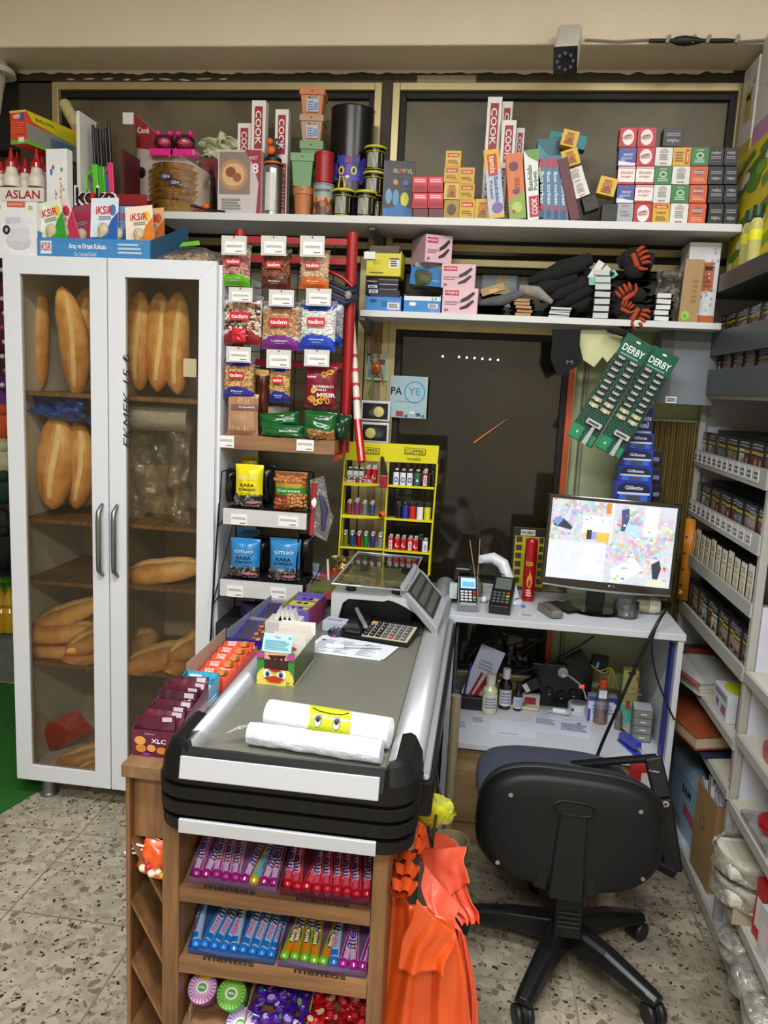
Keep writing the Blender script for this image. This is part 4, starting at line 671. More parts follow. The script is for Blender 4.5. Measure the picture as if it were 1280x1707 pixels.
# --- lower shelf goods
def obox(r, Y, col, front, lb, z0=LZ, d=.12, name='sock_box', fill=None, tilt=0, yaw=0, back=.0):
    p, w_, h_ = slot(*r, Y, z0); T = thing(name, lb, 'box', p, (0, math.radians(tilt), math.radians(yaw))); m_ = mat(col, .5) if isinstance(col, str) else col; mb = MB(); t = .003
    mb.box(-w_/2, w_/2, 0, t, 0, h_, m_); mb.box(-w_/2, w_/2, d-t, d, 0, h_+back, m_); mb.box(-w_/2, -w_/2+t, t, d-t, 0, h_*1.1, m_); mb.box(w_/2-t, w_/2, t, d-t, 0, h_*1.1, m_); mb.box(-w_/2+t, w_/2-t, t, d-t, 0, t, m_)
    mb.prints(Fr((-w_/2, 0, 0), (1, 0, 0), (0, 0, 1), w_, h_), front); mb.build('carton', T)
    if fill:
        mb = MB()
        for k in range(fill[1]): mb.box(-w_*.42+random.uniform(-.005, .005), w_*.42, .008+k*(d-.02)/fill[1], .006+(k+.8)*(d-.02)/fill[1], .006, h_*1.35+random.uniform(-.01, .01), mat(fill[0][k % len(fill[0])], .5))
        mb.build('contents', T)
    return T
SK = [('r', .62, .12, .96, .6, 'dfe2e4'), ('l', .66, .2, .92, .54, 4, '3a3a40')]
obox((609, 495, 668, 528), 2.765, '2f86cc', [('r', .66, 0, 1, .75, '7a86d8')] + SK + [('t', '35', .52, .5, .16, .4, '1b2a4a'), ('c', .22, .7, .1, .12, '20307a')], 'blue sock carton marked 35 at the end of the lower shelf', fill=(['1d2340', '3c3a44', '101420'], 6))
for k in range(3):
    p, w_, h_ = slot(607+3*k, 462+k*11-4, 662, 492, 2.772+.0*k); mb = MB(); mb.box(-w_/2, w_/2, 0, .012, 0, h_, mat(['3c3848', '14182c', '2a2e44'][k], .2, coat=.5)); fr = Fr((-w_/2, 0, 0), (1, 0, 0), (0, 0, 1), w_, h_)
    mb.prints(fr, [('r', .04, .25, .34, .75, 'd8dadc'), ('l', .08, .3, .3, .7, 3, '3a3a40'), ('r', .4, .8, 1, .86, 'a8acc4')]); mb.build('stocking_pack', None, 'dark packed stocking on the blue carton marked 35, %s' % ('hindmost', 'middle', 'front')[k], 'pack', loc=p+Vector((0, .03-.014*k, 0)))
obox((611, 422, 668, 462), 2.78, 'd8cf26', [('r', .66, .35, .95, .8, 'e6e6e0'), ('r', .66, .72, .95, .8, '7a3a5a'), ('l', .7, .4, .9, .7, 3, '4a4a40'), ('t', 'ec', .3, .6, .2, .2, 'a8a030'), ('l', .1, .1, .5, .18, 1, '6a6430')], 'open yellow carton stacked on the dark stocking packs', z0=zat(640, 460, 2.78), fill=(['4a4432', '6a6248'], 4))
p, w_, h_ = slot(607, 422, 626, 432, 2.778); MB().box(p.x-w_/2, p.x+w_/2, 2.772, 2.774, p.z, p.z+h_*1.2, PAPER).build('price_sticker', None, 'white barcode sticker hanging on the yellow carton corner', 'sticker')
obox((673, 494, 734, 528), 2.765, '2f86cc', [('r', 0, .72, 1, 1, 'e0e4e6'), ('t', '5.9', .82, .84, .14, .2, '20304a', 0, 1), ('r', .7, 0, 1, .4, '6a86d8'), ('c', .24, .5, .1, .13, 'e6eaf0'), ('r', .66, .25, .93, .55, 'e2e4e6'), ('l', .69, .28, .9, .52, 4, '3a3a40')], 'blue and white sock carton beside the pink boxes')
camo = mat('4b5130', .6, var=.5, sc_=45)
mb = MB(); pillow(mb, .115, .075, .07, None, camo, wob=.006); p = at(708, 494, Y=2.79); mb.build('camouflage_sock', None, 'bundle of camouflage cloth packed above the blue and white carton', 'sock', loc=(p.x, 2.83, LZ+.082))
obox((682, 446, 738, 474), 2.80, '2478be', [('l', .3, .2, .9, .4, 1, '5aa0d8')], 'tilted blue open carton lying on camouflage cloth', z0=zat(710, 476, 2.80), fill=(['9aa8a0', '4a5240'], 3), tilt=5, yaw=-8)
def legs(x, y, s):      # a printed pair of shoes and calves
    return [('p', [(x+a*s, y+b*s*1.0) for a, b in ((0, .0), (.28, .10), (.5, .42), (.44, .5), (.2, .24), (.0, .1))], '2e2426'), ('p', [(x+a*s, y+b*s) for a, b in ((.05, .35), (.3, .5), (.52, .8), (.46, .9), (.25, .68), (.02, .48))], '2e2426')]
PKP = [('r', .06, .7, .46, .9, 'b81c34'), ('t', 'MÜJDE', .26, .8, .34, .12, 'f4dce2', 0, 1), ('t', 'İNCE DİZALTI', .3, .45, .44, .08, '4a2c34', 0, 1), ('l', .06, .33, .4, .38, 1, '7a5a64'), ('t', '20', .12, .13, .12, .1, '4a2c34', 0, 1)] + legs(.5, .15, .8)
BX('stocking_box', 'pink MÜJDE stocking box standing directly on the lower shelf', 'box', (737, 480, 796, 530), 2.765, 'dfb8c4', PKP, z0=LZ, d=.13)
BX('stocking_box', 'pink MÜJDE stocking box in the middle of the three', 'box', (736, 440, 792, 480), 2.775, 'd9b2be', PKP, d=.12, z0=zat(765, 480, 2.765)+.001)
BX('stocking_box', 'topmost pink MÜJDE stocking box, turned and open at the end', 'box', (708, 392, 755, 434), 2.775, 'dcb4c0', PKP, d=.15, yaw=24, z0=zat(765, 440, 2.775)+.002, right=[('r', 0, .5, 1, 1, '4a4446'), ('c', .2, .3, .1, .14, '9a8088'), ('t', 'İNCE DİZALTI', .62, .3, .5, .1, '5a3c44')])
# dark sock piles
def socks(px0, px1, yb, yt, n, cols, lb, card=None, Y=2.77, group=None, z0=LZ, tilt=0, jit=.006):
    p, w_, h_ = slot(px0, yt, px1, yb, Y, z0); t = h_/n
    for k in range(n):
        mb = MB(); c = cols[k % len(cols)]
        mb.grid(lambda u, v: Vector(((u-.5)*w_, .0+.11*v-.002*math.sin(u*9+k), t*.5+t*.42*math.sin(math.pi*min(1, max(0, 1.15*v+.12)))**.5*(1-abs(2*u-1)**6)+.002*mnoise.noise((u*6, v*6, k)))), 14, 8, mat(c, .9, var=.2, sc_=60))
        mb.grid(lambda u, v: Vector(((.5-u)*w_, .0+.11*v, t*.5-t*.42*math.sin(math.pi*min(1, max(0, 1.15*v+.12)))**.5*(1-abs(2*u-1)**6))), 10, 6, mat(c, .9))
        if card: mb.box(-w_*.32, w_*.30, -.006, .02, t*.12, t*.86, mat(card, .6))
        mb.build('folded_sock', None, lb, 'sock', group, loc=p+Vector((random.uniform(-jit, jit)+tilt*k*t, random.uniform(0, .01), k*t)), rot=(0, random.uniform(-.04, .04), random.uniform(-.12, .12)))
socks(798, 843, 530, 488, 7, ['15181f', '1c1f28', '11131a'], 'folded black sock with pale bottom card beside the pink boxes', Y=2.78, group='black socks beside the pink boxes')
socks(799, 843, 534, 525, 2, ['d0cfd8', 'b9b4d0'], 'white and lilac sock card under the black socks', Y=2.775, group='cards under the black socks')
socks(851, 893, 534, 497, 5, ['1a1a1c'], 'black sock folded on a tan card', card='b08a58', Y=2.77, group='socks on tan cards')
socks(905, 960, 538, 512, 4, ['17181b'], 'dark sock on a grey-white card at the edge of the black heap', card='c9cbc9', Y=2.765, group='socks on cards under the black heap')
socks(982, 1023, 538, 448, 7, ['161719', '202124'], 'dark sock on a white card in the tall even stack', card='c4c6c6', Y=2.77, group='tall stack of socks on white cards')
socks(1084, 1122, 538, 488, 5, ['1a1a1a', '2a2a2a'], 'sock on a bright white card beside the gloves', card='dcdedc', Y=2.77, group='socks on bright cards beside the gloves')
socks(1042, 1084, 536, 440, 8, ['1b1c1e', '15161a'], 'black knitted glove pair folded in the pile under orange gloves', Y=2.80, group='folded gloves in the pile')
def drape(pts, w, t, col, lb, name='sock', cat='sock', m_=None):
    mb = MB(); mb.tube(pts, w, m_ or mat(col, .9, var=.2, sc_=60), 12); mb.v = [(v[0], v[1], v[2]) for v in mb.v]; return mb.build(name, None, lb, cat)
heap = [((880, 470), (925, 455), (975, 440), '1a1b1e'), ((872, 486), (915, 478), (960, 462), '17181b'), ((900, 500), (935, 488), (975, 470), '1d1e21'), ((915, 515), (950, 497), (985, 480), '141518'), ((900, 462), (935, 448), (985, 432), '202125'), ((925, 525), (955, 510), (990, 498), '18191c'), ((935, 478), (960, 470), (985, 455), '1b1c20')]
for k, (a, b, c_, col) in enumerate(heap):
    drape([at(*a, Y=2.79+.008*k), at(*b, Y=2.77+.008*k), at(*c_, Y=2.78+.008*k)], [.012, .028, .022], 0, col, 'loose black sock in the sloping heap, %s from below' % ordn[[2, 3, 4, 0, 6, 1, 5][k]])
drape([at(800, 505, Y=2.80), at(840, 500, Y=2.77), at(872, 488, Y=2.78)], [.012, .018, .013], 0, '5a5b5e', 'grey melange sock thrown over the black socks')
drape([at(868, 482, Y=2.78), at(895, 487, Y=2.76), at(920, 504, Y=2.77)], [.016, .02, .008], 0, '8d8880', 'light grey sock lying above the tan cards')
BX('sock_card', 'tan card sticking up from the black socks beside pink boxes', 'card', (803, 482, 843, 495), 2.77, 'a5834f', [('c', .5, .3, .2, .3, 'c9a068')], tilt=-18, d=.02)
for k, (px, py, tl) in enumerate([(985, 452, -40), (992, 458, -28), (1000, 462, -18)]): BX('sock_card', 'fanned white sock card on the tall stack, %s' % ordn[k], 'card', (px-6, py-18, px+6, py+16), 2.775+.006*k, ['d5d6d4', 'c9cbc9', '7fc0ac'][k], [], tilt=tl+70, d=.006)
BX('sock_pack', 'mint green sock pack on the tall stack', 'pack', (982, 462, 1018, 476), 2.772, '78b8a4', [], d=.06, tilt=-4)
gl = mat('a8401c', .8, var=.15, sc_=60)
def glove(px, py, s, rot, lb, flip=1):
    T = MB(); p = at(px, py, Y=2.76); R = Matrix.Rotation(math.radians(rot), 3, 'Y')
    def q(x, z, y=0): return p+R @ Vector((x*s*flip, y, z*s))
    blk = mat('1a1b1d', .9)
    T.blob(p+Vector((0, .02, 0)), (.075*s, .025, .06*s), blk, 2); T.blob(q(.04, -.03, .01), (.05*s, .02, .04*s), blk, 2)
    for k, (x, l) in enumerate([(-.03, .05), (-.011, .062), (.009, .058), (.028, .045)]): T.tube([q(x, .015), q(x*1.2, .032, -.012), q(x*1.3+.004, .012+l*.7, -.004)], [.0095*s, .009*s, .006*s], gl, 8)
    T.tube([q(.02, -.02), q(.05, -.005, -.012), q(.062, .02, -.006)], [.008*s, .008*s, .005*s], gl, 8)
    T.tube([q(-.03, -.01, -.006), q(.03, -.015, -.008)], [.013*s, .013*s], gl, 8)
    return T.build('work_glove', None, lb, 'glove')
glove(1062, 432, .72, 60, 'black and orange work glove on top of the glove pile'); glove(1045, 492, .66, -40, 'black glove with bright orange fingers in the middle of the pile'); glove(1062, 526, .7, 110, 'orange coated glove spilling over the shelf edge'); glove(1042, 515, .5, 20, 'orange glove fingertip poking from the bottom of the pile')
drape([at(1030, 440, Y=2.80), at(1050, 430, Y=2.79), at(1085, 438, Y=2.80)], [.02, .035, .03], 0, '1a1b1d', 'black glove cuff under the top orange glove', 'work_glove', 'glove')
a, w_, h_ = slot(1092, 452, 1140, 535, 2.80, LZ)
crumpled(lambda u, v: a+Vector(((u-.5)*w_, 0, h_*v)), 12, clear('b8b4a0', .1, .2, 1., 30, .3, '6a6450'), .02, 4).build('plastic_bag', None, 'creased clear bag with dark contents beside the brown carton', 'bag')
BX('cardboard_box', 'plain brown upright carton with a small green sticker', 'box', (1136, 432, 1168, 537), 2.765, 'a8895a', [('c', .3, .1, .22, .07, '8fd040'), ('t', 'b', .3, .1, .12, .06, '1e3a10', 0, 1), ('l', .5, .3, .8, .7, 5, '94774a')], z0=LZ, d=.015, tilt=1)
BX('appliance_box', 'white patterned box with orange label behind the brown carton', 'box', (1144, 404, 1196, 537), 2.80, 'd4d6da', [('r', .5, .4, .86, .76, 'b8602c'), ('r', .56, .66, .8, .71, '2a1c18'), ('r', 0, 0, 1, .1, 'b8602c'), ('l', .56, .44, .8, .6, 3, '8a4420')] + [('c', random.uniform(.05, .95), random.uniform(.15, .97), .03, .015, 'b4b6bc') for _ in range(26)], z0=LZ, d=.12)
# poster on the glass between the shelves
BX('window_sticker', 'pale blue grey poster with yellow blot on the glass above socks', 'poster', (803, 437, 862, 512), 3.022, '76828a', [('c', .6, .6, .2, .12, '9a9c52'), ('c', .55, .35, .24, .16, 'a2a45a'), ('l', .65, .45, .95, .7, 5, '9aa4aa')], d=.002)
# hanging items
p = at(945, 590, Y=2.742); fr = Fr((p.x, 2.742, p.z), (1, 0, 0), (0, 0, 1)); 
mb = MB(); S = [(920, 549), (968, 549), (964, 575), (970, 605), (955, 615), (930, 628), (922, 610), (917, 596), (920, 575)]
pts = [at(x, y, Y=2.742) for x, y in S]; mb.add([q for q in pts], [tuple(range(len(S)))], mat('15161a', .9)); q = at(949, 604, Y=2.738); mb.txt(Fr(q, (1, 0, 0), (0, 0, 1)), 'M', 0, 0, .014, INKL, .02)
mb.build('hanging_sock', None, 'black ankle sock hanging over the lower shelf edge', 'sock', solid=.012, bev=.003)
mb = MB(); S = [(968, 550), (1042, 550), (1032, 580), (1012, 604), (1004, 595), (990, 612), (972, 600), (966, 575)]
mb.add([at(x, y, Y=2.80) for x, y in S], [tuple(range(len(S)))], mat('cfd0a0', .8, var=.08, sc_=14, bump=.3)); mb.build('cloth', None, 'pale cream cloth hanging behind the black ankle sock', 'cloth', solid=.006)
drape([at(1012, 550, Y=2.76), at(1040, 556, Y=2.75), at(1052, 550, Y=2.76)], [.006, .012, .006], 0, '141414', 'toe of a black sock hanging above the razor cards')
def derby(cx, cy, w, h, rot, Y, lb):     # pixel centre and size
    T = thing('razor_card', lb, 'razor card'); c = at(cx, cy, Y=Y); k = (at(cx+50, cy, Y=Y)-at(cx-50, cy, Y=Y)).x/100; w, h = w*k, h*k
    mb = MB(); g = mat('0f5a40', .35, var=.05); g2 = mat('1c7a58', .4); mb.box(-w/2, w/2, 0, .002, -h/2, h/2, g)
    fr = Fr((-w/2, 0, -h/2), (1, 0, 0), (0, 0, 1), w, h)
    mb.prints(fr, [('r', 0, 0, 1, .8, '11352c')])
    for j in range(30):
        for i in range(9): mb.pol(fr, [((i+.5+(j % 2)*.5)/10*w, (j+.9)/38*h), ((i+.75+(j % 2)*.5)/10*w, (j+.45)/38*h), ((i+.5+(j % 2)*.5)/10*w, (j+.0)/38*h), ((i+.25+(j % 2)*.5)/10*w, (j+.45)/38*h)], g2, .0012)
    mb.prints(fr, [('t', 'DERBY', .5, .885, .8, .06, 'f0f4f2', 0, 1), ('l', .12, .82, .8, .84, 1, '7ab8a0'), ('c', .5, .965, .09, .01, 'dce4c8'), ('r', .0, .01, .42, .13, '1f8a5c'), ('c', .25, .07, .04, .012, 'c8d8b0'), ('r', .55, .01, .95, .1, '1f8a5c')])
    mb.build('card', T); random.seed(int(cx))
    for j in range(9):
        for i in range(2):
            mb = MB(); z = -h/2+h*(.79-.057*j); x = -w/2+w*(.26+.46*i); mb.box(x-w*.17, x+w*.17, -.008, -.001, z-.006, z+.006, mat('1b1d1c' if j < 7 else 'b9b090', .4))
            if j < 7: mb.txt(Fr((x, -.008, z), (1, 0, 0), (0, 0, 1)), 'DERBY', 0, 0, .008, PAPER, w*.27, bold=True)
            else: mb.box(x-w*.06, x+w*.06, -.012, -.008, z-.008, z+.004, mat('d8d0b0', .3))
            mb.build('razor', T)
    mb = MB(); x = w*.08; z = -h/2+h*.17; mb.box(x-w*.26, x+w*.30, -.02, -.006, z, z+.018, mat('c9ccd0', .3, .3)); mb.box(x-w*.2, x+w*.2, -.021, -.02, z+.005, z+.012, mat('44474c', .3)); mb.hexa([(x-.002, -.016, -h/2), (x+.014, -.016, -h/2), (x+.014, -.006, -h/2), (x-.002, -.006, -h/2)], [(x+.002, -.016, z), (x+.012, -.016, z), (x+.012, -.006, z), (x+.002, -.006, z)], mat('b4b8bc', .35)); mb.build('large_razor', T, bev=.002)
    T.location = c; T.rotation_euler = (0, math.radians(rot), 0); return T
derby(1016, 652, 49, 198, 26, 2.715, 'green DERBY razor card hanging in front, nearer the cream cloth'); derby(1061, 672, 49, 196, 25, 2.73, 'green DERBY razor card hanging half behind the other one')
# amber beads, banknote, gadgets, stickers on the window post
mb = MB(); am = mat('b5641c', .2, coat=.8)
for k in range(15):
    p = at(626-4*math.sin(k*.25)-3, 552+k*5.2, Y=2.975); mb.blob(p, (.0065,)*3, am, 1); p = at(631, 552+k*5.2, Y=2.972); mb.blob(p, (.006,)*3, am, 1)
mb.blob(at(627, 613, Y=2.965), (.020, .012, .022), am, 2); mb.blob(at(627, 613, Y=2.95), (.008, .004, .008), K('e0301c'), 2)
mb.build('prayer_beads', None, 'amber prayer beads hanging on the window post', 'beads')
mb = MB(); mb.tube([at(622, 625, Y=2.97), at(620, 645, Y=2.965), at(617, 658, Y=2.97)], [.002, .006, .009], mat('5f7f34', .8)); mb.tube([at(637, 622, Y=2.97), at(638, 638, Y=2.97)], [.002, .004], mat('a85a1c', .7)); mb.build('bead_tassel', None, 'green tassel below the amber beads on the window post', 'tassel')
BX('banknote', 'pale green banknote stuck on the window post behind amber beads', 'banknote', (610, 590, 647, 634), 2.985, 'a8c4ac', [('r', .06, .06, .94, .94, '8fb09a'), ('r', .55, .6, .85, .8, '6a2a28'), ('t', 'C', .24, .72, .14, .14, '2a3a30', 0, 1), ('c', .6, .3, .2, .2, '7a9a84'), ('l', .1, .12, .45, .4, 4, '5f8070')], d=.001)
def gadget(r, lb, lx):
    p, w_, h_ = slot(*r, 2.955); T = thing('magnifier_pack', lb, 'gadget', p); mb = MB(); mb.box(-w_/2, w_/2, 0, .012, 0, h_, mat('e4e6e8', .3)); mb.build('tray', T, bev=.004)
    mb = MB(); fr = Fr((-w_/2, 0, 0), (1, 0, 0), (0, 0, 1), w_, h_); mb.prints(fr, [('r', .07, .1, .93, .88, '15161a'), ('p', [(.35, .2), (.8, .3), (.85, .6), (.5, .8), (.3, .5)], '3c3e46'), ('c', 1-lx, .4, .1, .14, '55585c')]); mb.lathe([(.021, 0), (.019, .006), (.004, .008)], (-w_/2+lx*w_, -.001, h_*.46), mat('e3dc8a', .2, coat=.6), 20, 'y'); mb.build('lens', T); return T
gadget((601, 668, 650, 702), 'white framed pack with black loupe and yellow lens, upper', .62); gadget((601, 704, 648, 738), 'white framed pack with black loupe and yellow lens, lower', .35)
BX('window_sticker', 'square light blue PAYE sticker on the dark glass', 'sticker', (650, 627, 712, 697), 2.984, 'a9c3cc', [('c', .66, .62, .29, .27, '4aa0c4'), ('c', .66, .62, .25, .235, 'a9c3cc'), ('t', 'PA', .17, .64, .3, .18, '17191c', 0, 1), ('t', 'YE', .65, .64, .34, .18, '4aa0c4', 0, 1), ('l', .15, .38, .75, .41, 1, '86a0aa'), ('r', .18, .04, .38, .16, 'a03a4a'), ('r', .42, .02, .5, .08, '3a5a9a'), ('r', .55, .1, .68, .16, 'dfe8ec'), ('r', .72, .06, .84, .13, '2a5a9a'), ('r', .88, .03, .95, .1, '5a7a8a')], d=.0015, rough=.25)
mb = MB(); mb.tube([at(790, 738, Y=3.018), at(812, 722, Y=3.018), at(846, 698, Y=3.018)], [.004, .003, .001], mat('c8743c', .4)); mb.build('window_scratch', None, 'thin orange sliver stuck slanting on the dark glass', 'sliver')
# grey wall box and hanging curtain, carton ribbon with blue razor display
mb = MB(); p, w_, h_ = slot(1098, 552, 1184, 674, 2.86); mb.box(p.x-w_/2, p.x+w_/2+.02, 2.86, 2.98, p.z, 1.781, mat('7c8288', .45)); q = at(1125, 560, Y=2.858); mb.box(p.x-w_/2, q.x, 2.855, 2.86, p.z, 1.781, mat('5e6468', .45)); mb.build('wall_cabinet', None, 'grey metal wall box hanging under the lower shelf', 'cabinet')
for px, lb in ((1082, 'white price tag on the grey box beside the razor card'), (1118, 'white price tag with red edge on the grey box')):
    p, w_, h_ = slot(px-9, 661, px+9, 672, 2.85); mb = MB(); mb.bx(w_, .003, h_, PAPER, [('l', .1, .2, .9, .8, 2, '4a4a50')]); mb.build('price_tag', None, lb, 'tag', loc=p)
mb = MB(); P0, P1 = at(1098, 690, Y=2.96), at(1165, 690, Y=2.96); mb.grid(lambda u, v: Vector((P0.x-.02+(P1.x+.05-P0.x)*u, 2.965+.008*math.sin(u*60), 1.47-.75*v)), 90, 4, mat('6d6034', .4, .3, var=.4, sc_=70, stretch=(1, 1, .05))); mb.build('foil_curtain', None, 'dull gold foil strip curtain hanging under the grey box', 'curtain')
T = thing('razor_display', 'tiered blue razor counter display standing behind the monitor', 'display box'); pc = at(1062, 830, Y=2.84)
bands = [(1071, 680, 722, 16), (1067, 722, 750, 22), (1062, 750, 778, 26), (1059, 778, 803, 28), (1056, 803, 838, 30)]
mb = MB()
for i, (cx, y0, y1, hw) in enumerate(bands):
    p, w_, h_ = slot(cx-hw, y0, cx+hw, y1+1, 2.86-.014*i); mb.box(p.x-w_/2, p.x+w_/2, p.y, 2.90, p.z, p.z+h_, mat('1c3fae' if i else '16277c', .35)); fr = Fr((p.x-w_/2, p.y, p.z), (1, 0, 0), (0, 0, 1), w_, h_)
    if i == 0: mb.prints(fr, [('t', 'Gillette', .6, .62, .7, .2, 'e8ecf8', 0, 1), ('t', 'Blue3', .55, .35, .6, .22, 'e8ecf8', 0, 1), ('r', .1, .0, 1, .1, 'c8d0e8')])
    else: mb.prints(fr, [('p', [(.05, .3), (.95, .3), (.95, .75), (.8, .95), (.2, .95), (.05, .75)], '141e50'), ('t', 'Gillette', .5, .72, .5, .18, 'e8ecf8', 0, 1), ('r', .05, .4, .95, .5, 'dfe4f2'), ('r', .1, .12, .9, .4, '3f6fd8'), ('r', .3, .14, .7, .36, '4a5060')])
mb.build('tiers', T)
mb = MB()
for i, (py) in enumerate((760, 790, 818)):
    p, w_, h_ = slot(1084, py-12, 1102, py+14, 2.88); mb.box(p.x-w_/2, p.x+w_/2, 2.875, 2.89, p.z, p.z+h_*.9, mat('141a38', .25)); mb.box(p.x-w_*.3, p.x+w_*.3, 2.872, 2.875, p.z+.01, p.z+h_*.45, mat('7a8290', .3))
mb.build('blister_packs', T, bev=.003)
# ------------------------------------------------------------------ red hanging rack with nut bags
REDM = mat('a3151d', .35, coat=.3); WIRE = mat('1a1a1c', .4, .5)
RK = thing('snack_rack', 'red tubular rack with wire grid and wooden shelf for nuts', 'rack')
a = at(586, 396, Y=2.6); b = at(575, 757, Y=2.6); xr = (a.x+b.x)/2; xl = at(420, 420, Y=2.6).x-.055
def post(x, z0, z1): MB().tube([(x, 2.6, z0), (x, 2.6, z1)], .0175, REDM, 14).build('post', RK)
post(xr, 1.32, 2.03); post(-.845, 1.32, 2.03)
for z in (zat(500, 434, 2.6), zat(500, 607, 2.6), 2.0): mb = MB(); mb.box(-.845, xr, 2.594, 2.606, z-.01, z+.01, REDM); mb.build('crossbar', RK)
mb = MB()
for k in range(9): x = -.83+k*(xr+.83)/9+.02; mb.tube([(x, 2.612, 1.36), (x, 2.612, 2.0)], .0016, WIRE, 5)
for k in range(12): z = 1.38+k*.052; mb.tube([(-.84, 2.609, z), (xr, 2.609, z)], .0016, mat('7a2a2a', .4, .3), 5)
mb.build('wire_grid', RK)
p, w_, h_ = slot(361, 729, 558, 753, 2.49); SZ = p.z+h_; WN = wood('7d5a3b', 'a27a55', (2, 20, 20), .5)
mb = MB(); mb.box(p.x-w_/2, p.x+w_/2+.0, 2.49, 2.70, p.z, SZ, WN); mb.build('wooden_shelf', RK, bev=.002)
for px in (363, 559): q, w2, h2 = slot(px-5, 754, px+5, 770, 2.50); mb = MB(); mb.box(q.x-.008, q.x+.008, 2.505, 2.60, q.z+.004, p.z-.0005, REDM); mb.build('shelf_arm', RK)
def ptag(px0, py0, px1, py1, Y, lb, card=False, hasb=True, name='price_tag', parent=None):
    p, w_, h_ = slot(px0, py0, px1, py1, Y); mb = MB(); m_ = mat('ececea', .5)
    if card:
        mb.box(-w_/2, w_/2, 0, .0015, 0, h_, mat('cfd0cc', .25, coat=.5)); mb.box(-w_*.36, w_*.42, -.002, 0, h_*.08, h_*.70, m_); fr = Fr((-w_*.36, -.002, h_*.08), (1, 0, 0), (0, 0, 1), w_*.78, h_*.62); mb.tube([(0, 0, h_*.92), (0, .12, h_*.95)], .0015, REDM, 5); mb.blob((0, -.001, h_*.93), (.003, .002, .003), REDM, 1)
    else: mb.box(-w_/2, w_/2, 0, .0012, 0, h_, m_); fr = Fr((-w_/2, 0, 0), (1, 0, 0), (0, 0, 1), w_, h_)
    mb.prints(fr, [('l', .08, .5, .92, .72, 2, '9a9a9c'), ('l', .55, .12, .9, .26, 1, '77777a')])
    return mb.build(name, parent, lb, 'price tag' if lb else None, loc=p)
def arcband(top, bot, mid, th=.80, bh=.22, arch=.10):
    def f(u, v):
        if v > .92: return 'clearstripe'
        if v > th-.10*(1-abs(2*u-1)**2): return top
        if v < bh+arch*(1-(2*u-1)**2)-.04: return bot
        return mid
    return f
CLR = clear('f4f4f4', .15, .12, .5, 60, .25, 'b9bcbc')
def nutbag(r, Y, top, bot, base, cols, lb, logo=True, nr=.006, n=130, z0=None, txt_='Kuruyemiş', bh=.26, th=.86, rot=0, arch=.1, logoy=.55):
    p, w_, h_ = slot(*r, Y, z0); mb = MB(); T_, B_, M_ = [mat(c, .25, coat=.5) for c in (top, bot, base)]
    def f(u, v):
        if v > .9: return CLR
        if v > th-.11*(1-(2*u-1)**2): return T_
        if v < bh-.10+arch*(1-(2*u-1)**2)*1.4: return B_
        return M_
    hh = h_*1.1; fr = pillow(mb, w_, hh, .045, f, M_, .05, 22, 30, .003)
    nuts(mb, fr, .06, bh+.02, .94, th-.10, n, nr, cols)
    for k in range(18): x = -w_/2+w_*(k+.5)/18; mb.box(x-.0008, x+.0008, -.006, -.003, hh*.89, hh*.99, mat('3c3e40', .4))
    if logo:
        mb.prints(Fr((-w_*.26, -.034, hh*(logoy-.085)), (1, 0, 0), (0, 0, 1), w_*.5, hh*.17), [('r', 0, 0, 1, 1, 'c01824'), ('t', 'tadım', .5, .5, .84, .5, 'f6f0ee', 0, 1)])
    if txt_: mb.txt(fr, txt_, w_*.5, hh*(bh-.09), hh*.035, PAPER, w_*.4, bold=True, off=.003)
    if txt_: mb.txt(fr, 'tadında', w_*.5, hh*(bh-.14), hh*.022, PAPER, w_*.26, off=.003)
    return mb.build('nut_bag', None, lb, 'snack bag', loc=p, rot=(-.06, math.radians(rot), 0))
pea = ['b88a60', 'a5754c', 'c79a6e']; 
nutbag((369, 414, 418, 477), 2.50, '5fae1c', '5fae1c', 'c9a9a0', ['b0706a', 'c8938c', '965a50'], 'small nut bag with bright green bands, top row', txt_='Yer Fıstığı')
nutbag((436, 420, 485, 482), 2.50, '5a2218', '5a2218', '4a2418', ['7d4428', '8e5232', '6a3620'], 'almond bag with dark brown bands, top row', txt_='Badem')
nutbag((500, 422, 549, 482), 2.50, 'd96a1c', 'd96a1c', 'b89878', ['c9a888', 'b8967a', 'd6b898'], 'pale nut bag with orange bands, top row', txt_='Fıstık')
nutbag((372, 500, 437, 574), 2.505, '9a1c22', '8c1820', 'd8cfc8', ['b08058', '6a3c28', 'c49a70', 'e4d8c8', '3c2820'], 'mixed nut bag with dark red bands, middle row', txt_='Karışık', th=.94)
nutbag((436, 510, 502, 583), 2.500, '6a2480', '7a2a8c', 'cfc4b8', ['b98a58', 'a87848', 'c69a68'], 'chickpea bag with purple bands, middle row', txt_='Leblebi', nr=.0055, n=160, th=.93)
nutbag((545, 508, 572, 577), 2.56, 'b9bcc4', '1c3f9c', 'a8aab0', ['a4a6aa', '8f9298'], 'silver blue bag half hidden behind the white seed bag', logo=False, n=60)
nutbag((500, 508, 560, 585), 2.49, '1c3fae', '1c44b8', 'cfd4d8', ['dcdcd4', 'c9cbc4', 'e8e6de'], 'white pumpkin seed bag with blue bands, middle row', txt_='Kabak Çekirdeği', nr=.006, bh=.3)
nutbag((373, 602, 424, 664), 2.50, '2a2f9c', '24288c', 'b98a58', ['c9a05c', 'd8b878', 'a87c44'], 'corn nut bag with wavy navy bottom, bottom row', txt_='Mısır', nr=.0048, n=200)
nutbag((449, 611, 484, 671), 2.50, '2428a0', '20248c', 'c09858', ['c9a05c', 'd8b878', 'a87c44'], 'slim corn nut bag with navy bands, bottom row', txt_='Kavruk', nr=.0045, n=110)
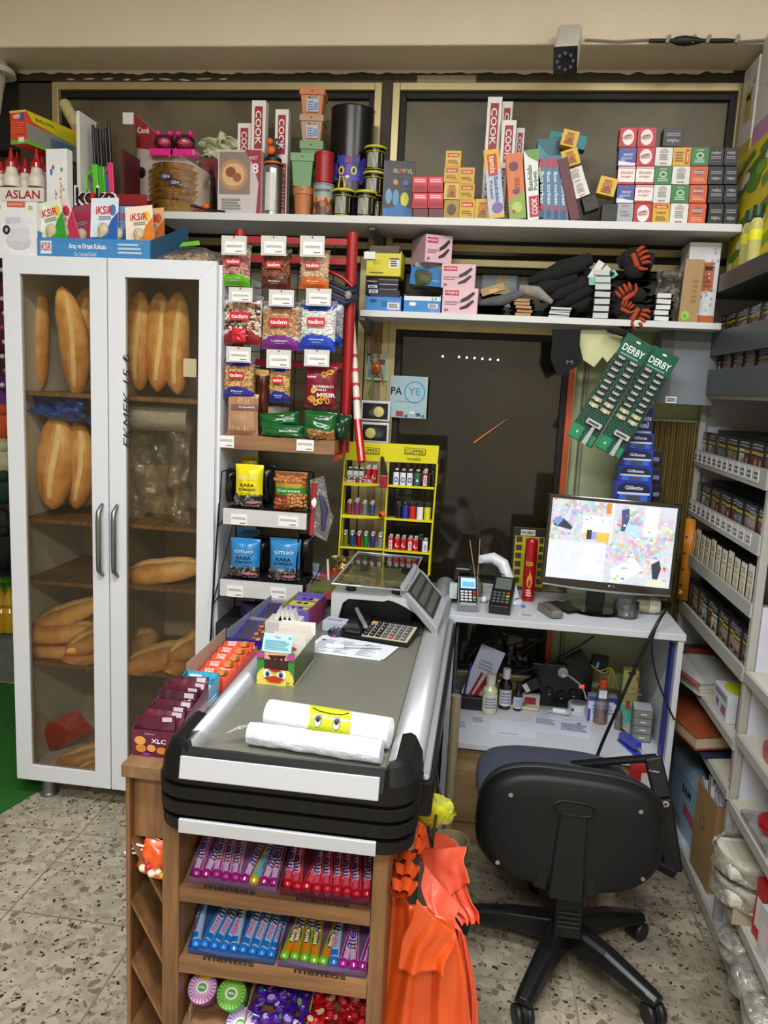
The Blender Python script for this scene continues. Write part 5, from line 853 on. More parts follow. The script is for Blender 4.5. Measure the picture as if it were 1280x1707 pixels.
def bag(r, Y, fn, back, lb, pr, z0=None, t=.05, name='snack_bag', extra=None, rot=(0, 0, 0), wob=.004, hs=1.0):
    p, w_, h_ = slot(*r, Y, z0); mb = MB(); h_ *= hs; fr = pillow(mb, w_, h_, t, fn, back, .05, 22, 26, wob)
    for q in pr:
        if q[0] == 't': mb.txt(fr, q[1], q[2]*w_, q[3]*h_, q[5]*h_, K(q[6]), q[4]*w_, q[7] if len(q) > 7 else 0, bold=True, off=.003)
        elif q[0] == 'c': mb.disc(fr, q[1]*w_, q[2]*h_, q[3]*w_, K(q[5]), q[4]*h_, .002)
        elif q[0] == 'r': mb.rect(fr, q[1]*w_, q[2]*h_, q[3]*w_, q[4]*h_, K(q[5]), .0015)
    if extra: extra(mb, fr, w_, h_)
    return mb.build(name, None, lb, 'snack bag', loc=p, rot=rot)
def rings(mb, fr, w, h):
    for k in range(16):
        a, b = random.choice([(.2, .3), (.3, .2), (.5, .15), (.7, .18), (.78, .85), (.88, .75), (.65, .82), (.35, .42), (.22, .22), (.4, .12), (.6, .25)]); a += random.uniform(-.05, .05); b += random.uniform(-.04, .04)
        c = fr.p(a*w, b*h, .003); R = Matrix.Rotation(random.uniform(0, 3), 3, 'Y'); mb.tube([c+R @ Vector((.009*math.cos(t), 0, .006*math.sin(t))) for t in [i*.7 for i in range(10)]], .0028, K(random.choice(['d8a43c', 'c98f2c', 'e4b858'])), 6)
bag((508, 610, 562, 680), 2.50, None, mat('7a1530', .35), 'maroon bag lettered BARBEKÜ MISIR, bottom row', [('t', 'BARBEKÜ', .6, .52, .62, .07, 'f2e8e0'), ('t', 'SOSLU', .5, .43, .4, .05, 'f2e8e0'), ('t', 'MISIR', .7, .31, .55, .1, 'f2e8e0'), ('c', .24, .74, .17, .07, 'b01828'), ('t', 'tadım', .24, .74, .28, .05, 'f6f0ee')], t=.04, extra=rings)
for i, r in enumerate([(369, 393, 411, 425), (435, 393, 477, 426), (500, 393, 541, 428), (381, 479, 421, 504), (448, 483, 490, 511), (510, 481, 552, 510), (377, 578, 418, 604), (444, 583, 485, 614), (507, 583, 549, 611)]):
    ptag(*r, 2.455, 'white price card hanging above %s' % ['the green banded nut bag', 'the almond bag', 'the orange banded nut bag', 'the dark red banded nut bag', 'the purple banded bag', 'the white seed bag', 'the wavy navy corn bag', 'the slim navy corn bag', 'the maroon BARBEKÜ bag'][i], card=True)
ptag(361, 726, 390, 746, 2.485, 'white price label on the wooden shelf edge beneath the stick bag'); ptag(494, 733, 523, 752, 2.485, 'white price label on the wooden shelf edge beneath green bags')
def sticks(mb, fr, w, h):
    for k in range(9): x = w*(.1+.1*k); mb.tube([fr.p(x, h*.12, -.001), fr.p(x+random.uniform(-.01, .01), h*.9, .001)], .0048, K(random.choice(['c08a62', 'b57c56', 'cf9c74']), .5), 6)
    mb.rect(fr, .18*w, .62*h, .99*w, .74*h, K('7a5a56'), .006); mb.txt(fr, 'Kepekli', .68*w, .68*h, .05*h, PAPER, .45*w, bold=True, off=.008)
bag((379, 656, 431, 727), 2.505, None, mat('b08a6a', .3, coat=.5), 'bag of long breadsticks marked Kepekli on the wooden shelf', [], z0=SZ+.001, extra=sticks, t=.04)
p, w_, h_ = slot(436, 662, 480, 692, 2.60); MB().lathe([(w_*.4, 0), (w_*.48, h_), (w_*.5, h_*1.05), (w_*.1, h_*1.08)], (0, 0, 0), mat('c9c4b4', .4, bump=.3), 24).build('white_tub', None, 'white round tub behind the green snack bags', 'tub', loc=(p.x, 2.62, SZ+.03))
MB().box(p.x-.05, p.x+.05, 2.57, 2.67, SZ, SZ+.029, mat('6a4a34', .6)).build('cardboard_box', None, 'low brown carton under the white tub', 'box')
gb = mat('12602a', .25, coat=.6, var=.12, sc_=20)
for i, (r, rt, lb) in enumerate([((434, 708, 505, 731), (0, .02, 0), 'green snack bag lying flat, lower of the two beside breadsticks'), ((432, 688, 500, 712), (0, -.10, 0), 'green snack bag lying on another, upper one beside breadsticks'), ((505, 686, 560, 732), (0, .03, 0), 'green bag showing walnuts at its base on the wooden shelf'), ((552, 690, 582, 722), (0, .1, 0), 'dark green bag at the shelf end beside the red post')]):
    def ex(mb, fr, w, h, i=i):
        if i == 2: nuts(mb, fr, .2, .05, .95, .34, 40, .0075, ['a0703c', 'b98a54', '8a5c30']); mb.txt(fr, 'Peyman', .6*w, .75*h, .09*h, PAPER, .4*w, bold=True, off=.003)
        elif i < 2: mb.txt(fr, 'BAHÇEDEN', .7*w, .55*h, .16*h, PAPER, .42*w, bold=True, off=.003)
    bag(r, [2.50, 2.525, 2.50, 2.54][i], None, gb if i < 3 else mat('0e3a20', .3, coat=.5), lb, [], t=.05, extra=ex, rot=rt, z0=(SZ+.001 if i != 1 else None), wob=.008)
def cherries(mb, fr, w, h): mb.rect(fr, .15*w, .15*h, .85*w, .8*h, K('e02434'), .003)
bag((386, 548, 410, 570), 2.475, None, mat('c81c2c', .3), 'little red packet hanging in front of the mixed nut bag', [], t=.01)
bag((425, 616, 448, 700), 2.58, lambda u, v: mat('c9a04c', .3) if v > .88 else mat('5a2a18', .3), mat('5a2a18', .3), 'brown bag with gold top hanging behind the corn nut bags', [], t=.03)
mb = MB(); bl_ = mat('1c1f26', .5)
for k in range(5): mb.tube([at(550, 470+k*6, Y=2.56), at(575, 482+k*6, Y=2.56), at(590, 478+k*5, Y=2.575), at(592, 500, Y=2.62)], .008, mat(['1c1f26', '2c3a58', '16181c', '3c3e44', '22305a'][k], .6), 8)
mb.tube([at(548, 452, Y=2.57), at(570, 462, Y=2.57), at(588, 478, Y=2.57)], .006, REDM, 8); mb.blob(at(580, 492, Y=2.55), (.012, .006, .014), mat('8f8a80', .4), 2)
mb.build('belt_bundle', None, 'bundle of dark straps looped around the red post', 'straps')
T = thing('walking_stick', 'slanting white and red stick leaning between rack and window post', 'stick'); A, Bp, Cc = at(589, 560, Y=2.66), at(596, 700, Y=2.55), at(603, 770, Y=2.50)
mb = MB(); mb.tube([at(583, 470, Y=2.70), A, Bp], [.006, .009, .013], mat('d8cfc6', .35, var=.05)); 
for k in range(4): q = A.lerp(Bp, .25+k*.17); mb.tube([q-(Bp-A).normalized()*.004, q+(Bp-A).normalized()*.006], .0128, K('c02a2c'), 12)
mb.build('upper_shaft', T); MB().tube([Bp, Cc], [.013, .014], mat('b8121a', .3, coat=.5), 14).build('lower_shaft', T)
# ------------------------------------------------------------------ black wire stand with seed bags
ST = thing('wire_stand', 'black wire snack stand with two white label strips', 'stand'); xa, xb = -.862, -.585
def tri(P, r=.0035): MB().tube(P, r, WIRE, 6).build('wire_frame', ST)
for x in (xa, xb):
    tri([(x, 2.50, 1.24), (x, 2.47, 1.06), (x, 2.43, .80), (x, 2.40, .55), (x, 2.40, .02)]); tri([(x, 2.66, 1.24), (x, 2.66, .02)]); tri([(x, 2.47, 1.06), (x, 2.66, 1.10)], .002); tri([(x, 2.43, .80), (x, 2.66, .86)], .002); tri([(x, 2.50, 1.24), (x, 2.66, 1.24)], .002)
    tri([(x, 2.43, .80), (x, 2.66, 1.08)], .002)
for z, y in ((1.24, 2.66), (1.0, 2.66), (.8, 2.66)): tri([(xa, y, z), (xb, y, z)], .002)
SHT = []
for i, (r, lb) in enumerate([((372, 852, 511, 878), 0), ((367, 971, 504, 998), 1)]):
    p, w_, h_ = slot(*r, 2.425); zt = p.z+h_*.98; SHT.append(zt)
    mb = MB(); mb.box(p.x-w_/2, p.x+w_/2, 2.432, 2.655, zt-.004, zt, mat('26282b', .4)); mb.build('tray', ST)
    mb = MB(); mb.box(p.x-w_/2, p.x+w_/2, 2.423, 2.43, p.z, zt+.002, mat('c9cbcc', .35)); mb.build('label_strip', ST)
    for k, u in enumerate(((.13, .82), (.2, .73))[i]): ptag(p.x*0+[(385, 464), (378, 451)][i][k], r[1]+5+[0, 6][k]*.6, [(414, 499), (407, 479)][i][k]-2, r[3]-3+[0, 6][k]*.5, 2.421, 'small white price label on the %s strip of the wire stand, %s' % (('upper', 'lower')[i], ('beside the cabinet', 'beside the blister packs')[k]))
blk = mat('151517', .3, coat=.3)
def kara(r, c, lb, z0, Y=2.47):
    m1, m2 = mat(c, .3, coat=.3), mat('3a3836', .4)
    def ex(mb, fr, w, h):
        nuts(mb, fr, .08, .08, .92, .30, 70, .006, ['4a4644', '2e2c2a', '6a6460', '8a8480'], 2.2); mb.disc(fr, .72*w, .17*h, .22*w, K('c08080'), .035*h, .010); mb.txt(fr, 'bol tuzlu', .7*w, .07*h, .05*h, PAPER, .42*w, bold=True, off=.008)
    return bag(r, Y, lambda u, v: m1 if v > .30 else m2, blk, lb, [('t', 'ÇITLIO', .52, .70, .6, .08, 'e8ecd0'), ('t', 'KARA', .52, .55, .48, .075, '141414'), ('t', 'ŞİMŞEK', .52, .45, .62, .085, '141414'), ('t', 'BOYAMA', .5, .36, .45, .02, '3a3a10')], z0=z0, extra=ex, t=.06)
kara((392, 774, 439, 853), 'e6d616', 'yellow KARA ŞİMŞEK sunflower seed bag on the upper tray', SHT[0]+.001)
kara((384, 897, 434, 975), '2f86c8', 'blue KARA ŞİMŞEK seed bag on the lower tray beside the cabinet', SHT[1]+.001); kara((449, 897, 501, 977), '2f86c8', 'blue KARA ŞİMŞEK seed bag on the lower tray with torn shine', SHT[1]+.001)
for r, z0, lb in [((425, 775, 458, 853), 0, 'black bag back behind the yellow seed bag'), ((420, 895, 450, 975), 1, 'black bag back between the two blue seed bags'), ((376, 780, 396, 850), 0, 'black bag edge beside the yellow seed bag'), ((495, 890, 522, 975), 1, 'black bag behind the blue seed bag at the tray end')]:
    bag(r, 2.56, None, blk, lb, [], z0=SHT[z0]+.001, t=.06)
for r, z0, lb, c in [((394, 882, 432, 960), 1, 'hindmost blue bag top behind the lower tray bags', '2272b0'), ((402, 760, 430, 830), 0, 'yellow bag top far behind on the upper tray', 'b0a41c')]: bag(r, 2.60, None, mat(c, .3), lb, [], z0=SHT[z0]+.001, t=.03)
def peanuts(mb, fr, w, h):
    nuts(mb, fr, .05, .72, .95, .9, 30, .0075, ['b0642c', 'c07a40']); nuts(mb, fr, .05, .03, .5, .3, 26, .0075, ['b0542c', 'c07440', '9a4a24']); nuts(mb, fr, .45, .12, .98, .46, 30, .007, ['c98a50', 'b5743c'])
    mb.txt(fr, 'Çerezza', .5*w, .53*h, .07*h, PAPER, .7*w, bold=True, off=.004); mb.disc(fr, .75*w, .1*h, .3*w, K('6f8a5a'), .09*h, .002)
bag((457, 786, 512, 855), 2.475, lambda u, v: mat('7a2c1c', .3, coat=.4) if v < .42 else mat('2f8a30', .3, coat=.4) if v < .62 else mat('c9a24a', .2, .5) if v < .74 else mat('7a4a2a', .3), mat('6a3a20', .3), 'peanut bag with green band and gold fold on the upper tray', [], z0=SHT[0]+.001, extra=peanuts, t=.06)
mb = MB(); S = [(517, 800), (540, 793), (550, 850), (556, 862), (544, 903), (520, 890)]; mb.add([at(x, y, Y=2.44) for x, y in S], [tuple(range(len(S)))], clear('e8e8ea', .2, .1, 1., 60, .15)); 
mb.tube([at(524, 805, Y=2.435), at(521, 850, Y=2.435)], .008, mat('a82030', .3), 8); mb.tube([at(521, 855, Y=2.435), at(518, 892, Y=2.435)], .006, mat('b82838', .3), 8); mb.blob(at(523, 838, Y=2.43), (.009, .004, .018), PAPER, 2); mb.tube([at(534, 825, Y=2.435), at(541, 850, Y=2.435), at(538, 885, Y=2.435)], [.006, .012, .006], mat('3a3a5c', .4), 8)
mb.build('blister_pack', None, 'hanging blister pack with red handled tool beside the peanuts bag', 'blister pack')
for i, (r, c, lb) in enumerate([((400, 1003, 455, 1032), '2a1c4a', 'dark purple bag in the bottom of the wire stand'), ((462, 1000, 500, 1022), '8a1c20', 'dark red fringe packet in the bottom of the wire stand')]): bag(r, 2.50, None, mat(c, .3, coat=.4), lb, [], t=.05)
MB().box(-.85, -.60, 2.43, 2.64, .55, zat(430, 1033, 2.50), mat('2c2c30', .5)).build('floor_carton', None, 'dark carton standing at the base of the wire stand', 'box')
# ------------------------------------------------------------------ yellow lighter display
YL = mat('d8d014', .4, var=.03); CD_ = thing('lighter_stand', 'yellow wire CLIPPER lighter stand with six shelves', 'stand')
cl = lambda zx, zy: (540+zx/4.377, 730+zy/4.377)
def bp(zx, zy, Y): return at(*cl(zx, zy), Y=Y)
mb = MB(); q = [bp(165, 25, 2.72), bp(840, 58, 2.72), bp(828, 190, 2.72), bp(150, 160, 2.72)]; mb.add([v for v in q]+[v+Vector((0, .004, 0)) for v in q], [(3, 2, 1, 0), (4, 5, 6, 7), (0, 1, 5, 4), (1, 2, 6, 5), (2, 3, 7, 6), (3, 0, 4, 7)], YL)
def wfr(p): return Fr(p, (1, 0, -.015), (0, 0, 1))
for (zx, zy) in ((330, 92), (665, 98)):
    c = bp(zx, zy, 2.716); w2 = .031*1.0; f = wfr(c)
    for o_, m_ in ((0, BLACK), (.001, YL)): s_ = 1-o_*80; mb.rect(f, -.0365*(1-o_*70), -.0105*(1-o_*160), .0365*(1-o_*70), .0105*(1-o_*160), m_, o_+.0004)
    mb.txt(f, 'CLIPPER', 0, 0, .0125, BLACK, .062, off=.003)
mb.txt(wfr(bp(655, 150, 2.716)), 'reusable', 0, 0, .011, BLACK, .048, off=.002); mb.build('header', CD_)
mb = MB()
for (t0, b0) in (((150, 160), (105, 900)), ((470, 180), (430, 900)), ((828, 190), (760, 1010))): mb.tube([bp(*t0, 2.718), bp(*b0, 2.72)], .0035, YL, 6)
mb.tube([bp(165, 160, 2.80), bp(120, 930, 2.80)], .003, YL, 6); mb.tube([bp(820, 190, 2.80), bp(770, 1000, 2.80)], .003, YL, 6); mb.build('frame', CD_)
LS = []
for (x0, y0, x1, y1) in ((130, 345, 455, 362), (120, 580, 440, 600), (110, 812, 435, 832), (460, 365, 800, 385), (450, 605, 785, 628), (440, 835, 770, 862)):
    A, B = bp(x0, y0, 2.718), bp(x1, y1, 2.718); mb = MB(); d = .08; mb.hexa([A, B, B+Vector((0, d, 0)), A+Vector((0, d, 0))], [v+Vector((0, 0, .004)) for v in (A, B, B+Vector((0, d, 0)), A+Vector((0, d, 0)))], YL)
    mb.hexa([A, B, B+Vector((0, .003, 0)), A+Vector((0, .003, 0))], [v+Vector((0, 0, .012)) for v in (A, B, B+Vector((0, .003, 0)), A+Vector((0, .003, 0)))], YL); mb.build('shelf', CD_); LS.append((A, B))
def lighter(zx, row, h, c, kind, lb, y=0., w=.0105):
    A, B = LS[row]; px = cl(zx, 0)[0]; x = at(px, cl(0, [345, 590, 820, 375, 615, 845][row])[1], Y=2.73+y).x; t = (x-A.x)/(B.x-A.x); z = A.z+(B.z-A.z)*t+.0045
    T = thing('lighter', lb, 'lighter', (x, 2.735+y, z), (0, 0, .1)); m_ = clear(c, .15, .05, 0, 30, .35, c) if kind == 'c' else mat(c, .3, coat=.4)
    mb = MB(); mb.lathe([(w*.95, 0), (w, .003), (w, h*.75), (w*.9, h*.78)], (0, 0, 0), m_, 14)
    if kind in 'wg': mb.disc(Fr((0, -w-.0006, h*.4), (1, 0, 0), (0, 0, 1)), 0, 0, w*.62, mat('3a5aa0' if kind == 'w' else '2f7a4c', .4), h*.14); mb.disc(Fr((0, -w-.0012, h*.4), (1, 0, 0), (0, 0, 1)), 0, 0, w*.3, PAPER, h*.07)
    if kind == 'm': f = Fr((0, -w-.0006, h*.4), (1, 0, 0), (0, 0, 1)); mb.disc(f, 0, 0, w*.7, PAPER, w*.7); mb.disc(f, .002, .002, w*.58, mat(c, .3), w*.58, .0012)
    if kind == 'b': mb.prints(Fr((-w*.55, -w-.0008, h*.15), (1, 0, 0), (0, 0, 1), w*1.1, h*.5), [('r', 0, 0, 1, 1, 'e6e6e6'), ('l', .2, .1, .8, .9, 6, '2a2a2e')])
    mb.build('body', T); mb = MB(); mm = BLACK if kind in 'wgo' else CHROME; mb.box(-w*.75, w*.75, -w*.6, w*.6, h*.78, h*.9, mm); mb.tube([(-.003, 0, h*.93), (.003, 0, h*.93)], w*.45, CHROME, 8); mb.box(-w*.2, w*.8, -w*.5, w*.5, h*.9, h, mat('c8cacc', .25, .8) if kind != 'o' else BLACK); mb.build('head', T)
    return T
for k, x in enumerate((180, 222, 264)): lighter(x, 0, .062, 'dfe6e0', 'g', 'white lighter with green emblem in the top bay, %s of three' % ordn[k])
for k, x in enumerate((315, 362)): lighter(x, 0, .072, 'b5141c', 'm', 'red lighter with white crescent in the top bay, %s' % ('beside the green emblem lighters', 'beside the large torch lighter')[k], .01, .0115)
BX('lighter_card', 'red and white card strip in front of the top bay lighters', 'card', (571, 796, 623, 805), 2.725, 'a82030', [('t', 'Cricket', .2, .5, .32, .6, 'f0e8e8', 0, 1), ('t', 'C21N', .75, .5, .35, .7, 'f0e8e8', 0, 1)], d=.003, z0=LS[0][0].z+.006)
A = LS[0][1]; px = cl(436, 0)[0]; x = at(px, 800, Y=2.715).x; mb = MB(); mb.box(x-.012, x+.014, 2.70, 2.716, A.z-.0, A.z+.045, mat('9a141c', .3)); mb.hexa([(x-.011, 2.70, A.z+.045), (x+.015, 2.70, A.z+.045), (x+.015, 2.716, A.z+.045), (x-.011, 2.716, A.z+.045)], [(x-.014, 2.703, A.z+.11), (x-.004, 2.703, A.z+.11), (x-.004, 2.713, A.z+.11), (x-.014, 2.713, A.z+.11)], BLACK); mb.build('torch_lighter', None, 'large black and red torch lighter between the two bays', 'lighter', bev=.003)
for k, (x, c) in enumerate([(520, 'e4e6ea'), (570, 'e4e6ea'), (620, 'e4e6ea'), (675, '2f6a4c')]): lighter(x, 3, .066, c, 'w', 'white lighter with blue dot in the reusable bay, %s' % ordn[k] if k < 3 else 'dark green lighter in the reusable bay')
lighter(732, 3, .07, 'a0141c', 'b', 'plain red lighter with barcode in the reusable bay'); lighter(790, 3, .062, '17181a', 'o', 'black lighter at the end of the reusable bay', .02)
for k, (x, c, n_) in enumerate([(180, 'c04040', 'clear red'), (235, '8a2a6a', 'purple'), (290, 'b0b4a8', 'clear grey'), (345, '4a6ac0', 'clear blue')]): lighter(x, 1, .062 if k != 1 else .068, c, 'c' if k != 1 else 's', n_+' lighter in the middle bay beneath the red card strip')
mb = MB(); q = bp(424, 548, 2.72); mb.blob((q.x, 2.72, LS[1][1].z+.019), (.014,)*3, mat('d8502c', .35), 2); mb.blob((q.x-.004, 2.708, LS[1][1].z+.019), (.006, .004, .006), BLACK, 2); mb.build('ball_toy', None, 'small orange ball with black spot on the middle shelf', 'ball')
for k, (x, c, n_) in enumerate([(540, '141518', 'black'), (588, '1c2f9c', 'dark blue'), (640, 'c81c1c', 'red'), (695, 'e6e6e8', 'white'), (750, 'd8d41c', 'yellow')]): lighter(x, 4, .066, c, 'o' if k < 4 else 'o', 'opaque %s lighter in the bay under the reusable lighters' % n_, w=.0118)
for k, (x, c, n_) in enumerate([(150, 'b8b01c', 'yellow'), (200, '1c6ac0', 'blue'), (250, 'c82020', 'red'), (300, '1cc040', 'green'), (350, '6a4ac0', 'purple'), (405, 'c8ccc8', 'colourless')]): lighter(x, 2, .066, c, 'c', 'clear %s lighter in the lowest bay of see-through lighters' % n_, w=.0100)
for k, x in enumerate((480, 528, 575, 622, 662)): lighter(x, 5, .062, 'c8141c', 'b' if k in (0, 3) else 'm', 'red lighter in the lowest bay with red lighters, %s' % ordn[k])
lighter(700, 5, .066, '1a1b1e', 'o', 'black lighter behind the white one in the lowest bay', .02); lighter(732, 5, .058, 'e4e4e6', 'b', 'white lighter at the end of the lowest bay', -.002)
# ------------------------------------------------------------------ checkout counter with belt
CT = thing('checkout_counter', 'checkout counter with grey belt, silver rails and black ribbed bumper', 'counter')
ALU = mat('b4b8bd', .38, .55, var=.02); AL2 = mat('c6cad2', .4, .25, var=.01); BPL = mat('0e0f11', .42, var=.1, spec=.35)
BELT = mat('7b7c70', .34, .25, var=.04, sc_=250, bump=.12); NB, FB = 1.33, 2.86
MB().box(-.512, -.145, NB, FB, .812, .830, BELT).build('belt', CT)
mb = MB()
for x0, x1 in ((-.556, -.512), (-.145, -.078)):
    n = 10; pr = []; 
    for k in range(n+1):
        a = math.pi*k/n; pr.append(((x0+x1)/2-(x1-x0)/2*math.cos(a), .828+.026*math.sin(a)))
    pr = [(x0, .79)]+pr+[(x1, .79)]; y0 = 1.335
    mb.add([(x, y0, z) for x, z in pr]+[(x, FB, z) for x, z in pr], [(i+1, i, i+len(pr), i+1+len(pr)) for i in range(len(pr)-1)]+[tuple(range(len(pr)))], ALU, True)
for x in (-.516, -.142): mb.box(x-.003, x+.003, y0, FB, .829, .8335, BPL)
mb.build('side_rails', CT)
mb = MB(); mb.box(-.555, -.085, 1.40, FB, .66, .79, mat('8f9194', .4, .3)); mb.box(-.55, -.11, 1.62, FB, .02, .66, mat('55534d', .5)); mb.build('body', CT)
mb = MB(); mb.box(-.0845, -.055, 1.41, 2.47, .725, .80, BPL); mb.box(-.0775, -.062, 1.41, 2.47, .80, .812, ALU); mb.build('side_bumper', CT, bev=.006)
for y in (2.15, 2.4, 2.7): MB().box(-.109, -.082, y-.02, y+.02, 0, .66, mat('9a927c', .4, .3)).build('leg', CT)
# bumper swept round the near end
prof = [(-.02, .735), (.000, .735), (.010, .742), (.012, .765), (.004, .768), (.004, .771), (.014, .775), (.015, .797), (.006, .800), (.006, .803), (.015, .807), (.015, .826), (.006, .829), (.006, .832), (.014, .836), (.010, .856), (-.004, .885), (-.014, .890), (-.03, .885)]
path = []
X0, X1, Yf, R = -.535, -.088, 1.255, .045
path.append((X0, 1.40, -1, 0)); path.append((X0, Yf+R, -1, 0))
for k in range(1, 8): a = math.pi+math.pi/2*k/8; path.append((X0+R+R*math.cos(a), Yf+R+R*math.sin(a), math.cos(a), math.sin(a)))
path.append((X0+R, Yf, 0, -1)); path.append((X1-R, Yf, 0, -1))
for k in range(1, 8): a = 1.5*math.pi+math.pi/2*k/8; path.append((X1-R+R*math.cos(a), Yf+R+R*math.sin(a), math.cos(a), math.sin(a)))
path.append((X1, Yf+R, 1, 0)); path.append((X1, 1.40, 1, 0))
mb = MB(); m = len(prof); vs = []
for (x, y, nx, ny) in path:
    corner = 1 if not (x > X0+R+.001 and x < X1-R-.001 or abs(ny+1) < .01) else 0
    for o_, z in prof: vs.append((x+nx*o_, y+ny*o_, z+(.012*corner if z > .84 else 0)))
mb.add(vs, [(i*m+j, (i+1)*m+j, (i+1)*m+j+1, i*m+j+1) for i in range(len(path)-1) for j in range(m-1)], BPL, False)
mb.box(X0+.02, X1-.02, Yf+.02, 1.40, .737, .80, BPL); mb.build('bumper', CT)
mb = MB(); mb.hexa([(-.497, 1.237, .846), (-.14, 1.237, .846), (-.14, 1.335, .80), (-.497, 1.335, .80)], [(-.497, 1.245, .886), (-.14, 1.245, .886), (-.14, 1.335, .842), (-.497, 1.335, .842)], AL2); mb.box(-.497, -.14, 1.237, 1.245, .742, .768, AL2); mb.build('silver_strips', CT, bev=.0015)
# --- wooden candy unit under and beside the counter
WU = thing('candy_unit', 'brown wood-grain candy shelf unit under the counter end', 'shelf unit'); W1 = wood('65472c', '9a7048', (14, 14, 1.2), .45); W2 = wood('65472c', '9a7048', (1.2, 14, 14), .45)
mb = MB(); mb.box(-.553, -.520, 1.30, 1.60, 0, .728, W1); mb.build('side_panel', WU, bev=.001); mb = MB(); mb.box(-.150, -.122, 1.30, 1.60, 0, .728, W1); mb.build('side_panel', WU, bev=.001)
MB().box(-.520, -.150, 1.585, 1.60, 0, .72, W1).build('back_panel', WU)
def slsh(z, a=20):
    t = math.tan(math.radians(a)); mb = MB(); mb.hexa([(-.519, 1.315, z), (-.151, 1.315, z), (-.151, 1.58, z+.265*t), (-.519, 1.58, z+.265*t)], [(-.519, 1.315, z+.014), (-.151, 1.315, z+.014), (-.151, 1.58, z+.014+.265*t), (-.519, 1.58, z+.014+.265*t)], W2)
    mb.box(-.519, -.151, 1.300, 1.315, z-.012, z+.018, W2); mb.build('sloping_shelf', WU)
SZS = [.572, .420, .262, .1]
for z in SZS: slsh(z)
mb = MB(); mb.box(-.628, -.5565, 1.42, 2.36, 0, .800, W1); mb.box(-.628, -.62, 1.305, 1.42, 0, .80, W1); mb.build('side_cabinet', WU)
mb = MB(); mb.box(-.635, -.5565, 1.30, 2.38, .800, .826, wood('6e5236', '957452', (14, 1.2, 14), .4)); mb.build('side_top', WU, bev=.002)
mb = MB(); mb.box(-.62, -.5535, 1.325, 1.34, .668, .80, W1); mb.build('side_front', WU)
for z in (.66, .53, .40, .26, .12): mb = MB(); mb.hexa([(-.62, 1.31, z), (-.62, 1.41, z), (-.5535, 1.41, z-.125), (-.5535, 1.31, z-.125)], [(-.62, 1.31, z+.01), (-.62, 1.41, z+.01), (-.5535, 1.41, z-.115), (-.5535, 1.31, z-.115)], W1); mb.build('slanting_slat', WU)
mb = MB(); fr = pillow(mb, .075, .075, .05, None, mat('e0561c', .3, coat=.5, var=.15, sc_=40), wob=.008)
for k in range(5): mb.blob(fr.p(.02+.01*k, .02+.006*(k % 2), .0), (.009, .006, .009), K(random.choice(['c01c28', 'e8c020', 'f0e0c8'])), 1)
for k in range(3): mb.tube([(-.02, 0, .05-.006*k), (-.062, -.02, .058-.012*k)], .0022, PAPER, 6)
mb.build('lollipop_bag', None, 'orange bag of lollipops with white sticks poking out', 'snack bag', loc=(-.585, 1.33, .588), rot=(0, .3, 0))
# --- candy rolls
def roll(kind):
    L, r = .142, .0097; cs = {'fruit': ('b0208a', 'd8b8e4', '3a2a9c', 'e0a040'), 'cherry': ('d01830', 'e85a70', '2a2490', 'f0c8c8'), 'mint': ('1c78d0', 'a8c8ec', '24248a', 'e0406a'), 'orange': ('7ab82c', 'e8801c', '2a2490', '1c5a2c'), 'rainbow': ('d8c41c', '6ab0d8', '2a2490', '3a9a6a')}[kind]
    T = thing('candy_roll', '', 'candy roll'); mb = MB(); CU = [mat(c, .22, coat=.6) for c in cs]
    mb.lathe([(r, 0), (r, L*.08), (r, L)], (0, 0, 0), CU[1], 16, 'y'); mb.v = [(v[0], -v[1], v[2]) for v in mb.v]
    class CR(Fr):
        def __init__(s): s.w, s.h, s.b = 2*r, L, None
        def p(s, a, b, off=0.): th = a/r-1.0; return Vector(((r+off)*math.sin(th), b, (r+off)*math.cos(th)))
    f = CR()
    def pad(a0, a1, b0, b1, m_, off=.0003): mb.grid(lambda u, v: f.p(a0+(a1-a0)*u, b0+(b1-b0)*v, off), 6, 2, m_)
    sgn = {'fruit': 'mentos', 'cherry': 'mentos', 'mint': 'mentos', 'orange': 'mentos', 'rainbow': 'mentos'}[kind]
    pad(.0, r*.5, 0, L, CU[0]); pad(r*1.75, r*2.1, 0, L, CU[0] if kind != 'mint' else CU[1])
    if kind in ('fruit', 'cherry', 'rainbow'): 
        for k in range(3): mb.disc(f, r*1.55, L*(.18+.27*k), r*.35, CU[3], r*.9, .0006)
    if kind == 'mint': mb.txt(f, 'mint', r, L*.24, .009, CU[3], .03, rot=90, bold=True, off=.0008); pad(r*.2, r*1.8, L*.02, L*.1, CU[0], .0005)
    if kind == 'orange': mb.disc(f, r, L*.24, r*.7, CU[3], .017, .0006); mb.txt(f, 'FANTA', r, L*.24, .008, PAPER, .026, rot=90, bold=True, off=.0010)
    cx = L*(.42 if kind in ('fruit', 'cherry') else .64); mb.txt(f, sgn, r*1.0, cx, .0162, PAPER, .084, rot=90, bold=True, off=.0009); mb.txt(f, sgn, r*1.0, cx, .0128, CU[2], .079, rot=90, bold=True, off=.0014)
    mb.build('wrapper', T); mb = MB(); mb.lathe([(r*.98, 0), (r*1.03, .003), (r*1.0, .008), (r*.72, .013), (r*.5, .014)], (0, 0, 0), CU[0], 12, 'y'); mb.v = [(v[0], v[1], v[2]) for v in mb.v]; mb.build('twist_end', T)
    T.location = (0, -5, 0); return T
protos = {k: roll(k) for k in ('fruit', 'cherry', 'mint', 'orange', 'rainbow')}; first = set()
def put(kind, x, z, lb, grp, dy=0., rz=0.):
    loc = (x, 1.338+dy, z); rot = (math.radians(20), rz, 0); T = protos[kind]
    if kind in first: return dup(T, loc, rot, lb, grp)
    first.add(kind); T.location = loc; T.rotation_euler = rot; T['label'] = lb; T['group'] = grp
